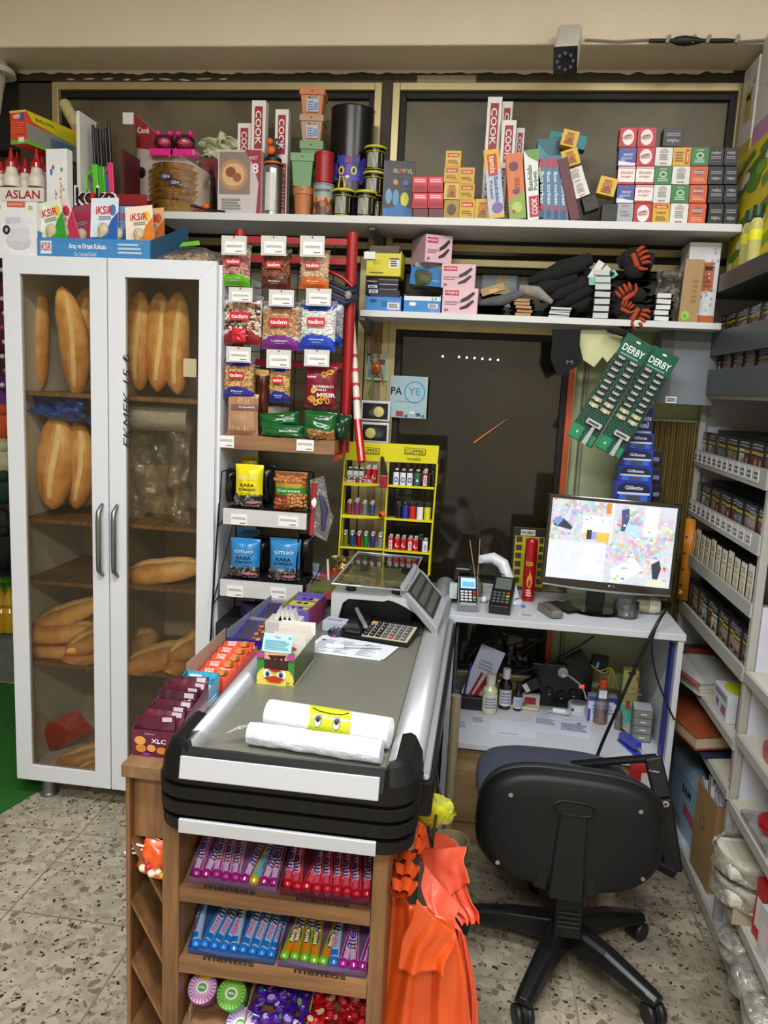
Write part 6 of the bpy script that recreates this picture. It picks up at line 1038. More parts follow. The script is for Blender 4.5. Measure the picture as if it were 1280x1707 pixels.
def tray(x0, x1, z, col, lb, word=None):
    mb = MB(); m_ = mat(col, .4, coat=.3); t = math.tan(math.radians(20)); d = .165; mb.hexa([(x0, 1.318, z+.0155), (x1, 1.318, z+.0155), (x1, 1.318+d, z+.0155+d*t), (x0, 1.318+d, z+.0155+d*t)], [(x0, 1.318, z+.017), (x1, 1.318, z+.017), (x1, 1.318+d, z+.017+d*t), (x0, 1.318+d, z+.017+d*t)], m_)
    for x in (x0, x1-.0015): mb.hexa([(x, 1.318, z+.017), (x+.0015, 1.318, z+.017), (x+.0015, 1.318+d, z+.017+d*t), (x, 1.318+d, z+.017+d*t)], [(x, 1.318, z+.034), (x+.0015, 1.318, z+.034), (x+.0015, 1.318+d, z+.044+d*t), (x, 1.318+d, z+.044+d*t)], m_)
    n = 12; mb.grid(lambda u, v: Vector((x0+(x1-x0)*u, 1.318-.012*math.sin(math.pi*u)*(.3+.7*v), z+.017+.014*v)), n, 2, m_)
    if word: mb.txt(Fr(((x0+x1)/2, 1.3055, z+.0235), (1, 0, 0), (0, 0, 1)), word, 0, 0, .010, INK, .1, bold=True, off=.0016)
    mb.build('candy_tray', None, lb, 'tray')
XA, XB, XC = -.505, -.330, -.155
tray(-.508, -.334, SZS[0], '7a6080', 'mauve cardboard tray of purple rolls on the top sloping shelf', 'mentos'); tray(-.328, -.156, SZS[0], '6a2a3a', 'red cardboard tray of red rolls on the top sloping shelf', 'mentos')
tray(-.508, -.334, SZS[1], '2f5088', 'blue cardboard tray of mint rolls on the second shelf', 'mentos'); tray(-.328, -.156, SZS[1], '66507a', 'purple cardboard tray of orange rolls on the second shelf', 'mentos')
z = SZS[0]+.0275
for k in range(9): put('fruit' if k != 6 else 'rainbow', -.498+k*.0193, z, ('purple and orange fruit candy roll in the mauve tray', 'candy roll with yellow end standing out in the mauve tray')[k == 6], 'purple candy rolls' if k != 6 else None, random.uniform(0, .008), random.uniform(-.5, .5))
for k in range(9): put('cherry', -.318+k*.0193, z, 'red strawberry candy roll in the red tray', 'red candy rolls', random.uniform(0, .006), random.uniform(-.6, .6))
z = SZS[1]+.0275
for k in range(9): put('mint', -.498+k*.0193, z, 'blue mint candy roll in the blue tray', 'blue mint candy rolls', random.uniform(0, .004), random.uniform(-.6, .6))
for k in range(9):
    kd = ['orange', 'orange', 'orange', 'orange', 'orange', 'mint', 'fruit', 'fruit', 'fruit'][k]
    put(kd, -.318+k*.0193, z, {'orange': 'orange soda candy roll in the purple second-shelf tray', 'mint': 'single blue mint roll among orange and purple rolls', 'fruit': 'purple fruit candy roll at the end of the second shelf'}[kd], {'orange': 'orange candy rolls', 'fruit': 'purple rolls on the second shelf'}.get(kd), random.uniform(0, .006), random.uniform(-.5, .5))
# third shelf: tins and wrapped sweets
def tin(x, y, z, c, c2, lb, rx=-.9, r=.030):
    T = thing('candy_tin', lb, 'tin', (x, y, z), (math.pi/2+rx, 0, 0)); mb = MB(); mb.cyl((0, 0, 0), r, .02, mat(c, .3, coat=.5), 30); mb.build('tin_body', T); mb = MB(); mb.cyl((0, 0, .0205), r*.93, .001, mat(c2, .35), 30); f = Fr((0, 0, .0216), (1, 0, 0), (0, 1, 0))
    for k in range(24): a = k*.2618; mb.pol(f, [(r*.5*math.cos(a), r*.5*math.sin(a)), (r*.9*math.cos(a-.05), r*.9*math.sin(a-.05)), (r*.9*math.cos(a+.05), r*.9*math.sin(a+.05))], K(c), .0003)
    mb.disc(f, 0, 0, r*.42, PAPER, r*.36, .0006); mb.disc(f, 0, 0, r*.3, K('4a9a3a'), r*.26, .0010); mb.txt(f, 'ozmo', 0, 0, r*.14, PAPER, r*.42, bold=True, off=.0014)
    if c2 == 'd8a8d8': mb.disc(f, -.003, r*.62, .007, K('e0c820'), .006, .0012); mb.disc(f, .006, r*.66, .006, K('e8d028'), .005, .0014)
    mb.build('tin_lid', T)
t3 = SZS[2]+.016
tin(-.485, 1.352, t3+.052, '7a3a6a', 'd8a8d8', 'pink lidded candy tin with yellow fruit on the third shelf'); tin(-.425, 1.352, t3+.048, '2c7a24', '7ac03c', 'green lidded candy tin on the third shelf'); tin(-.455, 1.42, t3+.085, 'a01824', '8a101c', 'dark red candy tin lying behind the pink and green tins', -1.3); tin(-.40, 1.335, t3+.0, '4a3a8c', 'c8b8e0', 'purple tin rim at the picture bottom on the third shelf')
for x, lb in ((-.505, 'kraft cardboard divider beside the pink tin'), (-.392, 'kraft cardboard divider between tins and purple sweets'), (-.268, 'kraft cardboard divider between purple and red sweets')):
    mb = MB(); mb.hexa([(x, 1.32, t3+.002), (x+.002, 1.32, t3+.002), (x+.002, 1.50, t3+.066), (x, 1.50, t3+.066)], [(x, 1.32, t3+.03), (x+.002, 1.32, t3+.03), (x+.002, 1.50, t3+.115), (x, 1.50, t3+.115)], mat('a8906a', .7)); mb.build('cardboard_divider', None, lb, 'divider')
def sweet(x, y, z, c, c2, lb, grp):
    mb = MB(); m_ = mat(c, .2, coat=.7, var=.2, sc_=40); mb.blob((0, 0, 0), (.016, .012, .009), m_, 2, .4); mb.grid(lambda u, v: Vector((-.014-.014*u, (v-.5)*(.01+.016*u), .003*math.sin(v*14))), 3, 8, m_); mb.grid(lambda u, v: Vector((.014+.014*u, (v-.5)*(.01+.016*u), .003*math.sin(v*14))), 3, 8, m_)
    mb.disc(Fr((0, 0, .0085), (1, 0, 0), (0, 1, 0)), 0, 0, .008, mat(c2, .4), .005); mb.build('wrapped_sweet', None, lb, 'sweet', grp, loc=(x, y, z), rot=(random.uniform(.3, 1.1), random.uniform(-.5, .5), random.uniform(-1.5, 1.5)))
for k in range(26):
    i, j = k % 5, k//5; sweet(-.375+i*.023+random.uniform(-.005, .005), 1.335+j*.027, t3+.014+j*.0098+random.uniform(0, .028)*(1), '4a1c9c', random.choice(['d8d0e8', '6ab04a', '9a8ad8', '3a9ab8']), 'purple wrapped sweet in the middle compartment of the third shelf', 'purple wrapped sweets')
for k in range(26):
    i, j = k % 5, k//5; sweet(-.255+i*.023+random.uniform(-.005, .005), 1.335+j*.027, t3+.014+j*.0098+random.uniform(0, .028), 'b8101c', random.choice(['e8d0a8', 'e04050', 'c8b88a', 'f0e8e0']), 'red wrapped sweet in the end compartment of the third shelf', 'red wrapped sweets')
# ------------------------------------------------------------------ things on the counter
CZ = .8305; SD = .8265
def cbox(label, x0, x1, y0, y1, z0, h, col, n, ic, iprint, front, name='candy_box', il='candy bar', grp=None, slope=.25, flap=0, rot=0, isz=None):
    T = thing(name, label, 'candy box', ((x0+x1)/2, y0, z0), (0, 0, rot)); w_, d = x1-x0, y1-y0; mb = MB(); m_ = mat(col, .35, coat=.3); t = .0015; hb = h*(1+slope*2)
    mb.box(-w_/2, w_/2, 0, t, 0, h, m_); mb.box(-w_/2, w_/2, d-t, d, 0, hb, m_); mb.box(-w_/2+t, w_/2-t, t, d-t, 0, t, m_)
    for x in (-w_/2, w_/2-t): mb.hexa([(x, t, 0), (x+t, t, 0), (x+t, d-t, 0), (x, d-t, 0)], [(x, t, h), (x+t, t, h), (x+t, d-t, hb), (x, d-t, hb)], m_)
    mb.prints(Fr((-w_/2, 0, 0), (1, 0, 0), (0, 0, 1), w_, h), front); mb.prints(Fr((w_/2, 0, 0), (0, 1, 0), (0, 0, 1), d, h), front[:2]); mb.build('carton', T)
    for k in range(n):
        yy = t+.004+(d-.012)*k/n; mb = MB(); ih = (isz or h*1.15)+slope*h*2*k/n; fr = None
        mb.grid(lambda u, v: Vector(((u-.5)*(w_-.008), -.004*math.sin(math.pi*v)*(1-abs(2*u-1)**4)+.002*mnoise.noise((u*8, v*4, k)), v*ih)), 14, 5, mat(ic[k % len(ic)], .25, coat=.6)); mb.grid(lambda u, v: Vector(((.5-u)*(w_-.008), .004+.004*math.sin(math.pi*v)*(1-abs(2*u-1)**4), v*ih)), 8, 4, mat(ic[k % len(ic)], .25, coat=.6))
        mb.grid(lambda u, v: Vector(((u-.5)*(w_-.008), .004*v, ih)), 4, 1, mat(ic[k % len(ic)], .25, coat=.6))
        mb.prints(Fr((-(w_-.008)/2, -.0045, 0), (1, 0, 0), (0, 0, 1), w_-.008, ih), iprint); o = mb.build('candy_bar', None, il, 'candy', grp, loc=T.matrix_world @ Vector((0, 0, 0)), rot=(-.35+(random.uniform(-.2, .15) if grp == 'maroon wafers' else 0), random.uniform(-.08, .08), rot+random.uniform(-.06, .06)))
        o.location = Vector(((x0+x1)/2, y0, z0))+Matrix.Rotation(rot, 3, 'Z') @ Vector((0, yy, .003))
    return T
MARO = ['4a1228', '5a162e', '3c0e20']
cbox('maroon XLO box of dark bars at the near end of the side shelf', -.632, -.545, 1.34, 1.52, SD, .052, '5e1638', 9, MARO, [('r', .7, .85, .95, .97, 'b8a8b4')], [('t', 'Ülker', .42, .88, .24, .07, 'e8c8b0'), ('t', 'XLC', .62, .62, .34, .17, 'f4ece8', 0, 1), ('c', .2, .6, .13, .17, 'd89a50'), ('c', .22, .3, .12, .16, 'c8803c'), ('c', .46, .34, .1, .14, 'd89a50'), ('c', .7, .28, .12, .14, 'c8803c'), ('c', .35, .1, .1, .06, '8a3a9a')], il='dark maroon chocolate wafer standing in the XLO box', grp='maroon wafers', isz=.072)
cbox('teal blue box behind the maroon wafers on the side shelf', -.634, -.556, 1.53, 1.62, SD, .045, '1a86a8', 4, ['2a9ab8', 'b8c8d0', '1878a0'], [('r', .1, .6, .5, .9, 'e0e8ec')], [('l', .2, .3, .8, .7, 2, 'd8e8ec')], il='teal and silver snack bar in the teal box', grp='teal bars')
ORA = [('t', '3Gen', .32, .55, .22, .3, 'f4e0d8', 0, 1), ('c', .76, .5, .12, .3, 'b8763c'), ('c', .86, .5, .05, .2, '6a3a1c')]
T = thing('candy_box', 'orange-red carton of biscuit packs beside the cabinet door', 'candy box', (-.598, 1.64, SD)); mb = MB(); om = mat('d2402a', .4, coat=.3); W = .088; D = .27
mb.box(-W/2, W/2, 0, .002, 0, .042, om); mb.box(-W/2, W/2, 0, D, 0, .002, om)
for x in (-W/2, W/2-.0015): mb.box(x, x+.0015, .002, D, .002, .075 if x < 0 else .035, mat('a89888', .5) if x < 0 else om)
mb.prints(Fr((-W/2, 0, 0), (1, 0, 0), (0, 0, 1), W, .042), [('l', .1, .5, .9, .8, 1, 'f0d0c0')]); mb.build('carton', T)
for k in range(6):
    mb = MB(); mb.grid(lambda u, v: Vector(((u-.5)*.084, (v-.5)*.040, .010*math.sin(math.pi*u)**.4*math.sin(math.pi*v)**.5)), 14, 8, mat('dc4a2c', .25, coat=.6)); f = Fr((-.042, -.02, .0105), (1, 0, 0), (0, 1, 0), .084, .04); mb.prints(f, [('t', '3GG!', .35, .5, .26, .4, 'f4e8e0', 0, 1), ('c', .74, .5, .13, .26, 'b8763c'), ('c', .86, .5, .06, .18, '7a4a24')])
    mb.build('biscuit_pack', None, 'orange biscuit pack leaning in the orange-red carton', 'biscuit', 'orange biscuit packs', loc=(-.598+random.uniform(-.002, .002), 1.665+k*.042, SD+.024+.003*k), rot=(.45, random.uniform(-.05, .05), random.uniform(-.06, .06)), solid=.001)
for j in range(2):
    T = thing('candy_box', 'dark blue open chocolate carton on the side shelf, %s' % ('next to the orange carton', 'behind the other blue one')[j], 'candy box', (-.602+.01*j, 1.95+j*.19, SD), (0, 0, -.05)); mb = MB(); bm_ = mat('26247e', .35, coat=.3); W, D, H = .1, .18, .035
    mb.box(-W/2, W/2, 0, .002, 0, H, bm_); mb.box(-W/2, W/2, .002, D, 0, .002, bm_); mb.box(-W/2, W/2, D, D+.002, 0, H*1.15, mat('8c90a8', .4)); mb.box(-W/2, -W/2+.0015, .002, D, .002, H*1.6, mat('8c90a8', .4)); mb.box(W/2-.0015, W/2, .002, D, .002, H*1.2, bm_)
    mb.prints(Fr((-W/2, 0, 0), (1, 0, 0), (0, 0, 1), W, H), [('r', .6, .3, .8, .6, 'd8dce8'), ('l', .1, .4, .4, .6, 1, '8a8ac8')]); mb.build('carton', T)
    for k in range(3):
        mb = MB(); mb.bx(.09, .05, .012, mat('2a2590', .25, coat=.6), top=[('r', .1, .12, .45, .88, '3c3440'), ('r', .52, .12, .92, .88, '5a3024'), ('c', .62, .35, .07, .14, 'b07a50'), ('c', .8, .6, .07, .14, 'c08a60'), ('c', .66, .7, .06, .12, '8a5a3c')])
        mb.build('chocolate_bar', None, 'dark blue chocolate bar lying in a dark blue carton', 'chocolate', 'dark blue chocolate bars', loc=(-.602+.01*j, 1.985+j*.19+k*.052, SD+.012+k*.005), rot=(.25, 0, -.05), bev=.003)
# toy egg box with a bird face
T = thing('toy_box', 'open counter box with a big-eyed yellow bird face on the front', 'toy box', (-.458, 1.735, CZ), (0, 0, -.03)); W, D, H = .092, .20, .082
mb = MB(); mb.box(-W/2, W/2, 0, .002, 0, H, mat('3f8a3c', .4)); mb.box(-W/2, W/2, .002, D, 0, .002, PAPER)
mb.box(-W/2, -W/2+.002, .002, D, .002, H*.95, mat('3a5a34', .4)); mb.box(W/2-.002, W/2, .002, D, .002, H*.8, mat('4a5a2c', .4, var=.2)); mb.box(-W/2, W/2, D, D+.002, 0, H*1.2, PAPER)
f = Fr((-W/2, 0, 0), (1, 0, 0), (0, 0, 1), W, H); mb.prints(f, [('c', .5, .18, .5, .42, 'e6d65a'), ('r', .0, .0, 1, .05, 'e6d65a'), ('r', .2, .48, .84, 1.0, '3c2420'), ('p', [(.2, .78), (.84, .78), (.84, 1), (.2, 1)], 'd8a888'), ('p', [(.3, .9), (.42, .72), (.5, .82), (.56, .7), (.66, .84), (.72, .72), (.78, .94)], '3a1c14'), ('c', .29, .33, .11, .15, 'f0f0ea'), ('c', .67, .33, .12, .15, 'f0f0ea'), ('c', .30, .33, .06, .09, '4a8a9a'), ('c', .66, .33, .065, .09, '4a8a9a'), ('c', .30, .33, .03, .05, '101010'), ('c', .66, .33, .03, .05, '101010'), ('p', [(.22, .22), (.48, .3), (.76, .22), (.62, .1), (.36, .1)], 'c0321c'), ('p', [(.3, .46), (.5, .42), (.72, .46), (.5, .52)], 'a82418'), ('c', .1, .9, .12, .1, 'b04a8a'), ('c', .92, .9, .12, .1, 'b04a8a'), ('t', '3+', .86, .12, .1, .09, '302a20', 0, 1), ('l', .8, .03, .98, .06, 1, '302a20')])
mb.build('carton', T)
mb = MB(); mb.T = Matrix.Translation((0, .0, H)) @ Matrix.Rotation(-.45, 4, 'X'); mb.box(-W*.38, W*.4, -.001, .001, 0, .044, mat('a9d2da', .5)); mb.prints(Fr((-W*.38, -.0012, 0), (1, 0, 0), (0, 0, 1), W*.78, .044), [('t', 'Ülker', .5, .82, .2, .12, 'c02a4a', 0, 1), ('l', .08, .1, .92, .65, 6, '5aa0b0'), ('r', .86, .75, .95, .85, '5a8a98')]); mb.build('flap', T)
for k in range(4): mb = MB(); mb.box(-W*.45, W*.45, D*.2+k*.04, D*.2+k*.04+.002, .003, H*(.9+.12*k), mat('e6dfd6', .5)); mb.prints(Fr((-W*.45, D*.2+k*.04, 0), (1, 0, 0), (0, 0, 1), W*.9, H), [('c', .3, .8, .14, .06, 'c04a4a'), ('c', .72, .8, .14, .06, 'b05a3a')]); mb.build('toy_card', T)
for k in range(4):
    mb = MB(); x = -.53+.013*k; mb.add([(x-.012, 2.02, .90), (x+.012, 2.02, .90), (x, 2.02, .93), (x-.012, 2.06, .90), (x+.012, 2.06, .90), (x, 2.06, .93)], [(0, 1, 2), (5, 4, 3), (0, 2, 5, 3), (1, 4, 5, 2)], mat('cfcfcb', .5)); mb.build('paper_cone', None, 'white folded cardboard point behind the bird face box', 'cardboard', 'white cardboard points')
MB().box(-.56, -.47, 2.0, 2.08, CZ+.004, .899, mat('c9c4bc', .5)).build('candy_box', None, 'white carton carrying the folded points behind the bird box', 'candy box')
T = thing('candy_box', 'open purple carton with yellow print near the scale', 'candy box', (-.515, 2.14, CZ+.004), (0, 0, -.08)); mb = MB(); pm = mat('6a58a8', .4); W, D, H = .09, .17, .06
mb.box(-W/2, W/2, 0, .002, 0, H, pm); mb.box(-W/2, W/2, .002, D, 0, .002, pm); mb.box(-W/2, W/2, D, D+.002, 0, H*1.15, pm); mb.box(-W/2, -W/2+.002, .002, D, .002, H*1.1, mat('b0a838', .4)); mb.box(W/2-.002, W/2, .002, D, .002, H*1.1, mat('8a2a5c', .4)); mb.box(-W/2+.003, W/2-.003, .003, D-.002, .01, H*.8, mat('7a6ab8', .4, var=.3, sc_=50))
for k in range(3): mb.bx(.075, .04, .01, mat(['8a78c8', 'c8c04a', '7a64b8'][k], .3, coat=.5), z=H*.82, y=.035+.05*k, top=[('c', .35, .5, .1, .2, '2a2030'), ('c', .62, .5, .1, .2, '2a2030'), ('r', .75, .1, .95, .6, 'd0c83a')])
mb.build('carton', T)
BX('candy_box', 'red candy carton at the far end of the counter beside the scale', 'candy box', (541, 955, 567, 985), 2.62, 'b8181c', [('r', .1, .1, .9, .2, 'd8b04a')], d=.08, z0=.89)
BX('pink_toy', 'bright pink plastic packet beside the red candy carton', 'packet', (530, 960, 545, 985), 2.58, 'e0408a', [], d=.03, z0=.89)
MB().box(-.55, -.42, 2.45, 2.8, CZ+.003, .889, mat('6e5a48', .6)).build('cardboard_box', None, 'brown carton beneath the red and pink packets', 'box')
mb = MB(); mb.tube([at(546, 932, Y=2.56), at(548, 982, Y=2.54)], .004, mat('d8d4cc', .4)); mb.build('straw', None, 'white plastic stick in front of the red candy carton', 'stick')
a, w_, h_ = slot(552, 932, 590, 958, 2.66)
crumpled(lambda u, v: a+Vector(((u-.5)*w_, .04*v, h_*v)), 14, mat('b8a868', .15, .7, coat=.5), .03, 15).build('gift_wrap', None, 'crumpled shiny gold foil wrap left of the weighing pan'.replace('left of', 'beside'), 'wrap')
BX('sweets_pack', 'green and red sweets pack in front of pink packet', 'packet', (518, 982, 560, 1000), 2.40, '5a6a2c', [('c', .3, .5, .2, .3, '3a5a1c'), ('r', .6, .1, .95, .9, 'b03a4a')], d=.06, z0=CZ+.03)
MB().box(-.565, -.47, 2.36, 2.48, CZ+.003, CZ+.0295, mat('5a4a3a', .6)).build('cardboard_box', None, 'low brown carton under the green and red sweets pack', 'box')
for k in range(4): BX('cigarette_card', 'slanting pale blue card in the wire holder, %s' % ordn[k], 'card', (508+k*3, 940+k*15, 530+k*1, 955+k*15), 2.62-.03*k, ['8aa0b8', '9ab0c8', 'a8c0b8', 'b8c8c8'][k], [], d=.01, tilt=8)
mb = MB()
for k in range(5): q = at(505+k*8-k*2, 1000-k*0, Y=2.50)
for (a1, b1) in (((541, 935), (498, 1010)), ((505, 985), (530, 988)), ((512, 965), (534, 968))): mb.tube([at(*a1, Y=2.5), at(*b1, Y=2.45)], .002, WIRE, 5)
mb.build('wire_holder', None, 'thin black wire holder for the pale blue cards', 'wire holder')
# scale
SCL = thing('weighing_scale', 'white and grey shop scale with clear pan and slanted display', 'scale')
SB = mat('b9bdc0', .4, var=.02); x0, x1, y0, y1 = -.425, -.115, 2.24, 2.62
mb = MB(); g = 14
def sp(u, v): x = x0+(x1-x0)*u; return Vector((x, y0, 0))
n = 18; top = []; 
for k in range(n+1):
    u = k/n; zt = .928 if u < .62 else .928+.0*(u-.62)-.0; 
    if u > .78: zt = .928-.10*((u-.78)/.22)**1.3+.0
    zb = CZ+.002 if u < .06 else min(.915, CZ+.035+.055*min(1, (u-.06)/.08)) if u < .55 else CZ+.09-.075*((u-.55)/.45)**1.5
    top.append((x0+(x1-x0)*u, zb, zt))
for (xa_, zb, zt), (xb_, zb2, zt2) in zip(top[:-1], top[1:]):
    zt, zt2 = max(zt, zb+.012), max(zt2, zb2+.012); mb.hexa([(xa_, y0, zb), (xb_, y0, zb2), (xb_, y1, zb2), (xa_, y1, zb)], [(xa_, y0, zt), (xb_, y0, zt2), (xb_, y1, zt2), (xa_, y1, zt)], SB)
mb.build('shell', SCL)
mb = MB(); mb.box(x0+.03, x1-.07, y0+.03, y1-.02, CZ, .91, mat('0c0d0f', .4)); mb.build('recess', SCL)
for (x, y) in ((x0+.05, y0+.05), (x1-.12, y0+.05), (x0+.05, y1-.06), (x1-.12, y1-.06)): MB().cyl((x, y, .928), .016, .018, BLACK, 16).build('pan_foot', SCL)
mb = MB(); px0, px1 = x0-.0, x1-.085; a = [(px0, y0+.0, .955), (px1, y0+.0, .952), (px1+.01, y1+.03, .965), (px0+.01, y1+.03, .967)]
mb.add(a, [(0, 1, 2, 3)], clear('c9c8b4', .14, .06, .1, 8, .10, '5a5a48')); mb.tube([Vector(v)+Vector((0, 0, .002)) for v in a+[a[0]]], .0032, mat('d4d8dc', .2, .6), 6); mb.build('weighing_pan', SCL)
mb = MB(); q = [Vector(v) for v in ((-.222, 2.26, .962), (-.098, 2.15, .872), (-.084, 2.40, .888), (-.205, 2.54, .972))]; mb.add(q+[v-Vector((0, 0, .03)) for v in q], [(0, 1, 2, 3), (7, 6, 5, 4), (0, 4, 5, 1), (1, 5, 6, 2), (2, 6, 7, 3), (3, 7, 4, 0)], mat('a4a8ac', .4))
def lp(u, v, o=.002): return q[0].lerp(q[1], u).lerp(q[3].lerp(q[2], u), v)+Vector((.4*o, -.2*o, o))
mb.add([lp(.18, .06), lp(.85, .1), lp(.85, .92), lp(.2, .92)], [(0, 1, 2, 3)], mat('3a3d3c', .15, coat=.5))
for k in range(3): mb.add([lp(.25+.2*k, .12, .003), lp(.38+.2*k, .12, .003), lp(.38+.2*k, .86, .003), lp(.25+.2*k, .86, .003)], [(0, 1, 2, 3)], mat('5c605a', .3))
mb.build('display_panel', SCL, bev=.003)
# calculator
cal = thing('calculator', 'large desktop calculator with grey and black keys in front of the scale', 'calculator', (-.245, 2.175, CZ), (math.radians(9), 0, math.radians(-11)))
mb = MB(); mb.box(-.12, .085, -.07, .055, .004, .022, mat('1c1d1f', .4)); mb.box(-.055, .082, -.066, .035, .022, .026, mat('b5ae94', .4)); mb.box(-.118, -.06, -.06, .05, .022, .036, mat('17181b', .25, coat=.5)); mb.build('case', cal, bev=.003)
for j in range(5):
    for i in range(7): MB().bx(.0135, .0125, .005, mat('c9a01c' if (i, j) == (0, 4) else 'b04a44' if (i, j) == (4, 0) else '26282b' if i < 3 else '5a5e62', .4), z=.026, x=-.044+i*.0185, y=-.056+j*.0185, top=[('t', '789456123'[(i+j*2) % 9], .5, .5, .3, .5, 'd0d0d0')]).build('key', cal, bev=.001)
mb = MB(); mb.tube([(-.11, .045, .05), (-.045, -.055, .05)], .0065, clear('d8dce0', .2, .05, 0, 30, .3, 'b0b4b8'), 10); mb.build('clear_tube', cal)
pz = CZ+.0005
mb = MB()
for k in range(3):
    q = [(-.447, 1.985), (-.235, 1.965), (-.207, 2.075), (-.425, 2.125)]; o_ = .002*k; mb.add([(x+o_*2*(k-1), y+o_, pz+.0012*k) for x, y in q]+[(x+o_*2*(k-1), y+o_, pz+.0012*k+.001) for x, y in q], [(3, 2, 1, 0), (4, 5, 6, 7), (0, 1, 5, 4), (1, 2, 6, 5), (2, 3, 7, 6), (3, 0, 4, 7)], mat('dde2ea', .6))
f = Fr((-.447, 1.985, pz+.0035), (.212, -.02, 0), (.02, .14, 0)); f.v = Vector((.16, 1, 0)).normalized(); f.n = Vector((0, 0, 1))
for j in range(12):
    for i in range(3): mb.rect(f, .012+.063*i, .012+j*.0085, .012+.063*i+random.uniform(.02, .05), .0145+j*.0085, mat('7a8296', .6), .0004)
mb.disc(f, .02, .10, .006, mat('2a3a9a', .5), off=.0006, ry=.005); mb.build('paper_sheets', None, 'stack of written and printed sheets on the belt', 'paper')
T = thing('ballpoint_pen', 'clear plastic pen lying on the paper sheets', 'pen'); mb = MB(); mb.tube([(-.385, 2.02, pz+.009), (-.245, 2.045, pz+.009)], .0042, clear('e8eef4', .2, .05, 0, 30, .3, 'c8d0dc'), 10); mb.build('barrel', T); mb = MB(); mb.tube([(-.392, 2.018, pz+.009), (-.345, 2.027, pz+.009)], .0055, mat('e8ecf0', .3), 10); mb.build('cap', T)
mb = MB(); mb.bx(.075, .05, .03, mat('b4bac8', .45), z=0, top=[('r', .1, .3, .7, .7, '8a96b8')]); mb.build('medicine_box', None, 'small white and lilac carton beside the calculator', 'box', loc=(-.395, 2.19, CZ+.001), rot=(0, 0, -.2), bev=.001)
mb = MB(); mb.lathe([(.022, 0), (.024, .003), (.024, .014), (.018, .02)], (0, 0, 0), mat('1c1f3a', .25, coat=.5), 20); mb.blob((0, -.004, .024), (.006, .006, .008), CHROME, 2); mb.disc(Fr((0, -.0245, .008), (1, 0, 0), (0, 0, 1)), 0, 0, .004, K('c83a4a')); mb.build('desk_bell', None, 'small dark blue gadget with chrome knob beside the papers', 'gadget', loc=(-.388, 2.135, CZ+.001))
# bag rolls
mb = MB(); rw = mat('e6e8ec', .3, coat=.3, bump=.25, sc_=40); n = 40; r = .031; L = .262
mb.lathe([(r*.55, 0), (r*.97, 0), (r, .004), (r*1.02, L*.5), (r, L-.004), (r*.97, L), (r*.4, L)], (0, 0, 0), rw, 28, 'x')
class XR(Fr):
    def __init__(s, a0, R): s.w, s.h, s.b, s.a0, s.R = L, 2*r, None, a0, R
    def p(s, a, b, off=0.): t = s.a0-b/s.R; return Vector((a, -(s.R+off)*math.cos(t), (s.R+off)*math.sin(t)))
f = XR(.9, r*1.02)
def cp(u, v): t = -.3+2.4*v; return Vector((L*.36+L*.33*u+.006*math.sin(v*5), -(r*1.035)*math.cos(t), (r*1.035)*math.sin(t)))
mb.grid(cp, 8, 14, mat('c3cc22', .3, coat=.5, bump=.3, sc_=60))
def cs(a, t, o=.0012): return Vector((a, -(r*1.035+o)*math.cos(t), (r*1.035+o)*math.sin(t)))
def cdisc(a, t, rx, ry, m_, o): mb.add([cs(a+rx*math.cos(k*.4), t+ry/r*math.sin(k*.4), o) for k in range(16)], [tuple(range(16))], m_, False)
for a in (L*.45, L*.6): cdisc(a, .55, .008, .013, mat('8a8c90', .4), .0015); cdisc(a, .42, .006, .008, mat('e8e8e8', .4), .002); cdisc(a, .62, .005, .006, mat('1c1c1c', .4), .0024)
mb.tube([cs(L*.38, 1.35), cs(L*.44, 1.15), cs(L*.53, 1.08), cs(L*.62, 1.12), cs(L*.67, 1.35)], .0009, BLACK, 5); mb.build('bag_roll', None, 'roll of white bags with a yellow smiling face label on the belt', 'bag roll', loc=(-.408, 1.50, CZ+.033), rot=(0, 0, math.radians(-7)))
mb = MB(); L2 = .27; r2 = .022; mb.grid(lambda u, v: Vector((L2*v, -(r2+.0022*mnoise.noise((u*8, v*9, 2)))*math.cos(u*6.283), (r2+.0022*mnoise.noise((u*8, v*9, 5)))*math.sin(u*6.283))), 40, 50, mat('dfe2e8', .25, coat=.5, bump=.5, sc_=60)); mb.cyl((0, 0, 0), r2*.95, .001, rw, 20, 'x'); mb.cyl((L2-.001, 0, 0), r2*.95, .001, rw, 20, 'x')
mb.add([(0, -.012, r2*.8), (-.045, -.02, .0), (-.03, .012, .004), (.02, .01, r2)], [(0, 1, 2, 3)], clear('f4f4f8', .2, .1, 1., 60, .4, 'd8dce4')); mb.build('bag_roll', None, 'plain roll of thin clear bags at the near edge of the belt', 'bag roll', loc=(-.425, 1.425, CZ+.024), rot=(0, 0, math.radians(-5)))
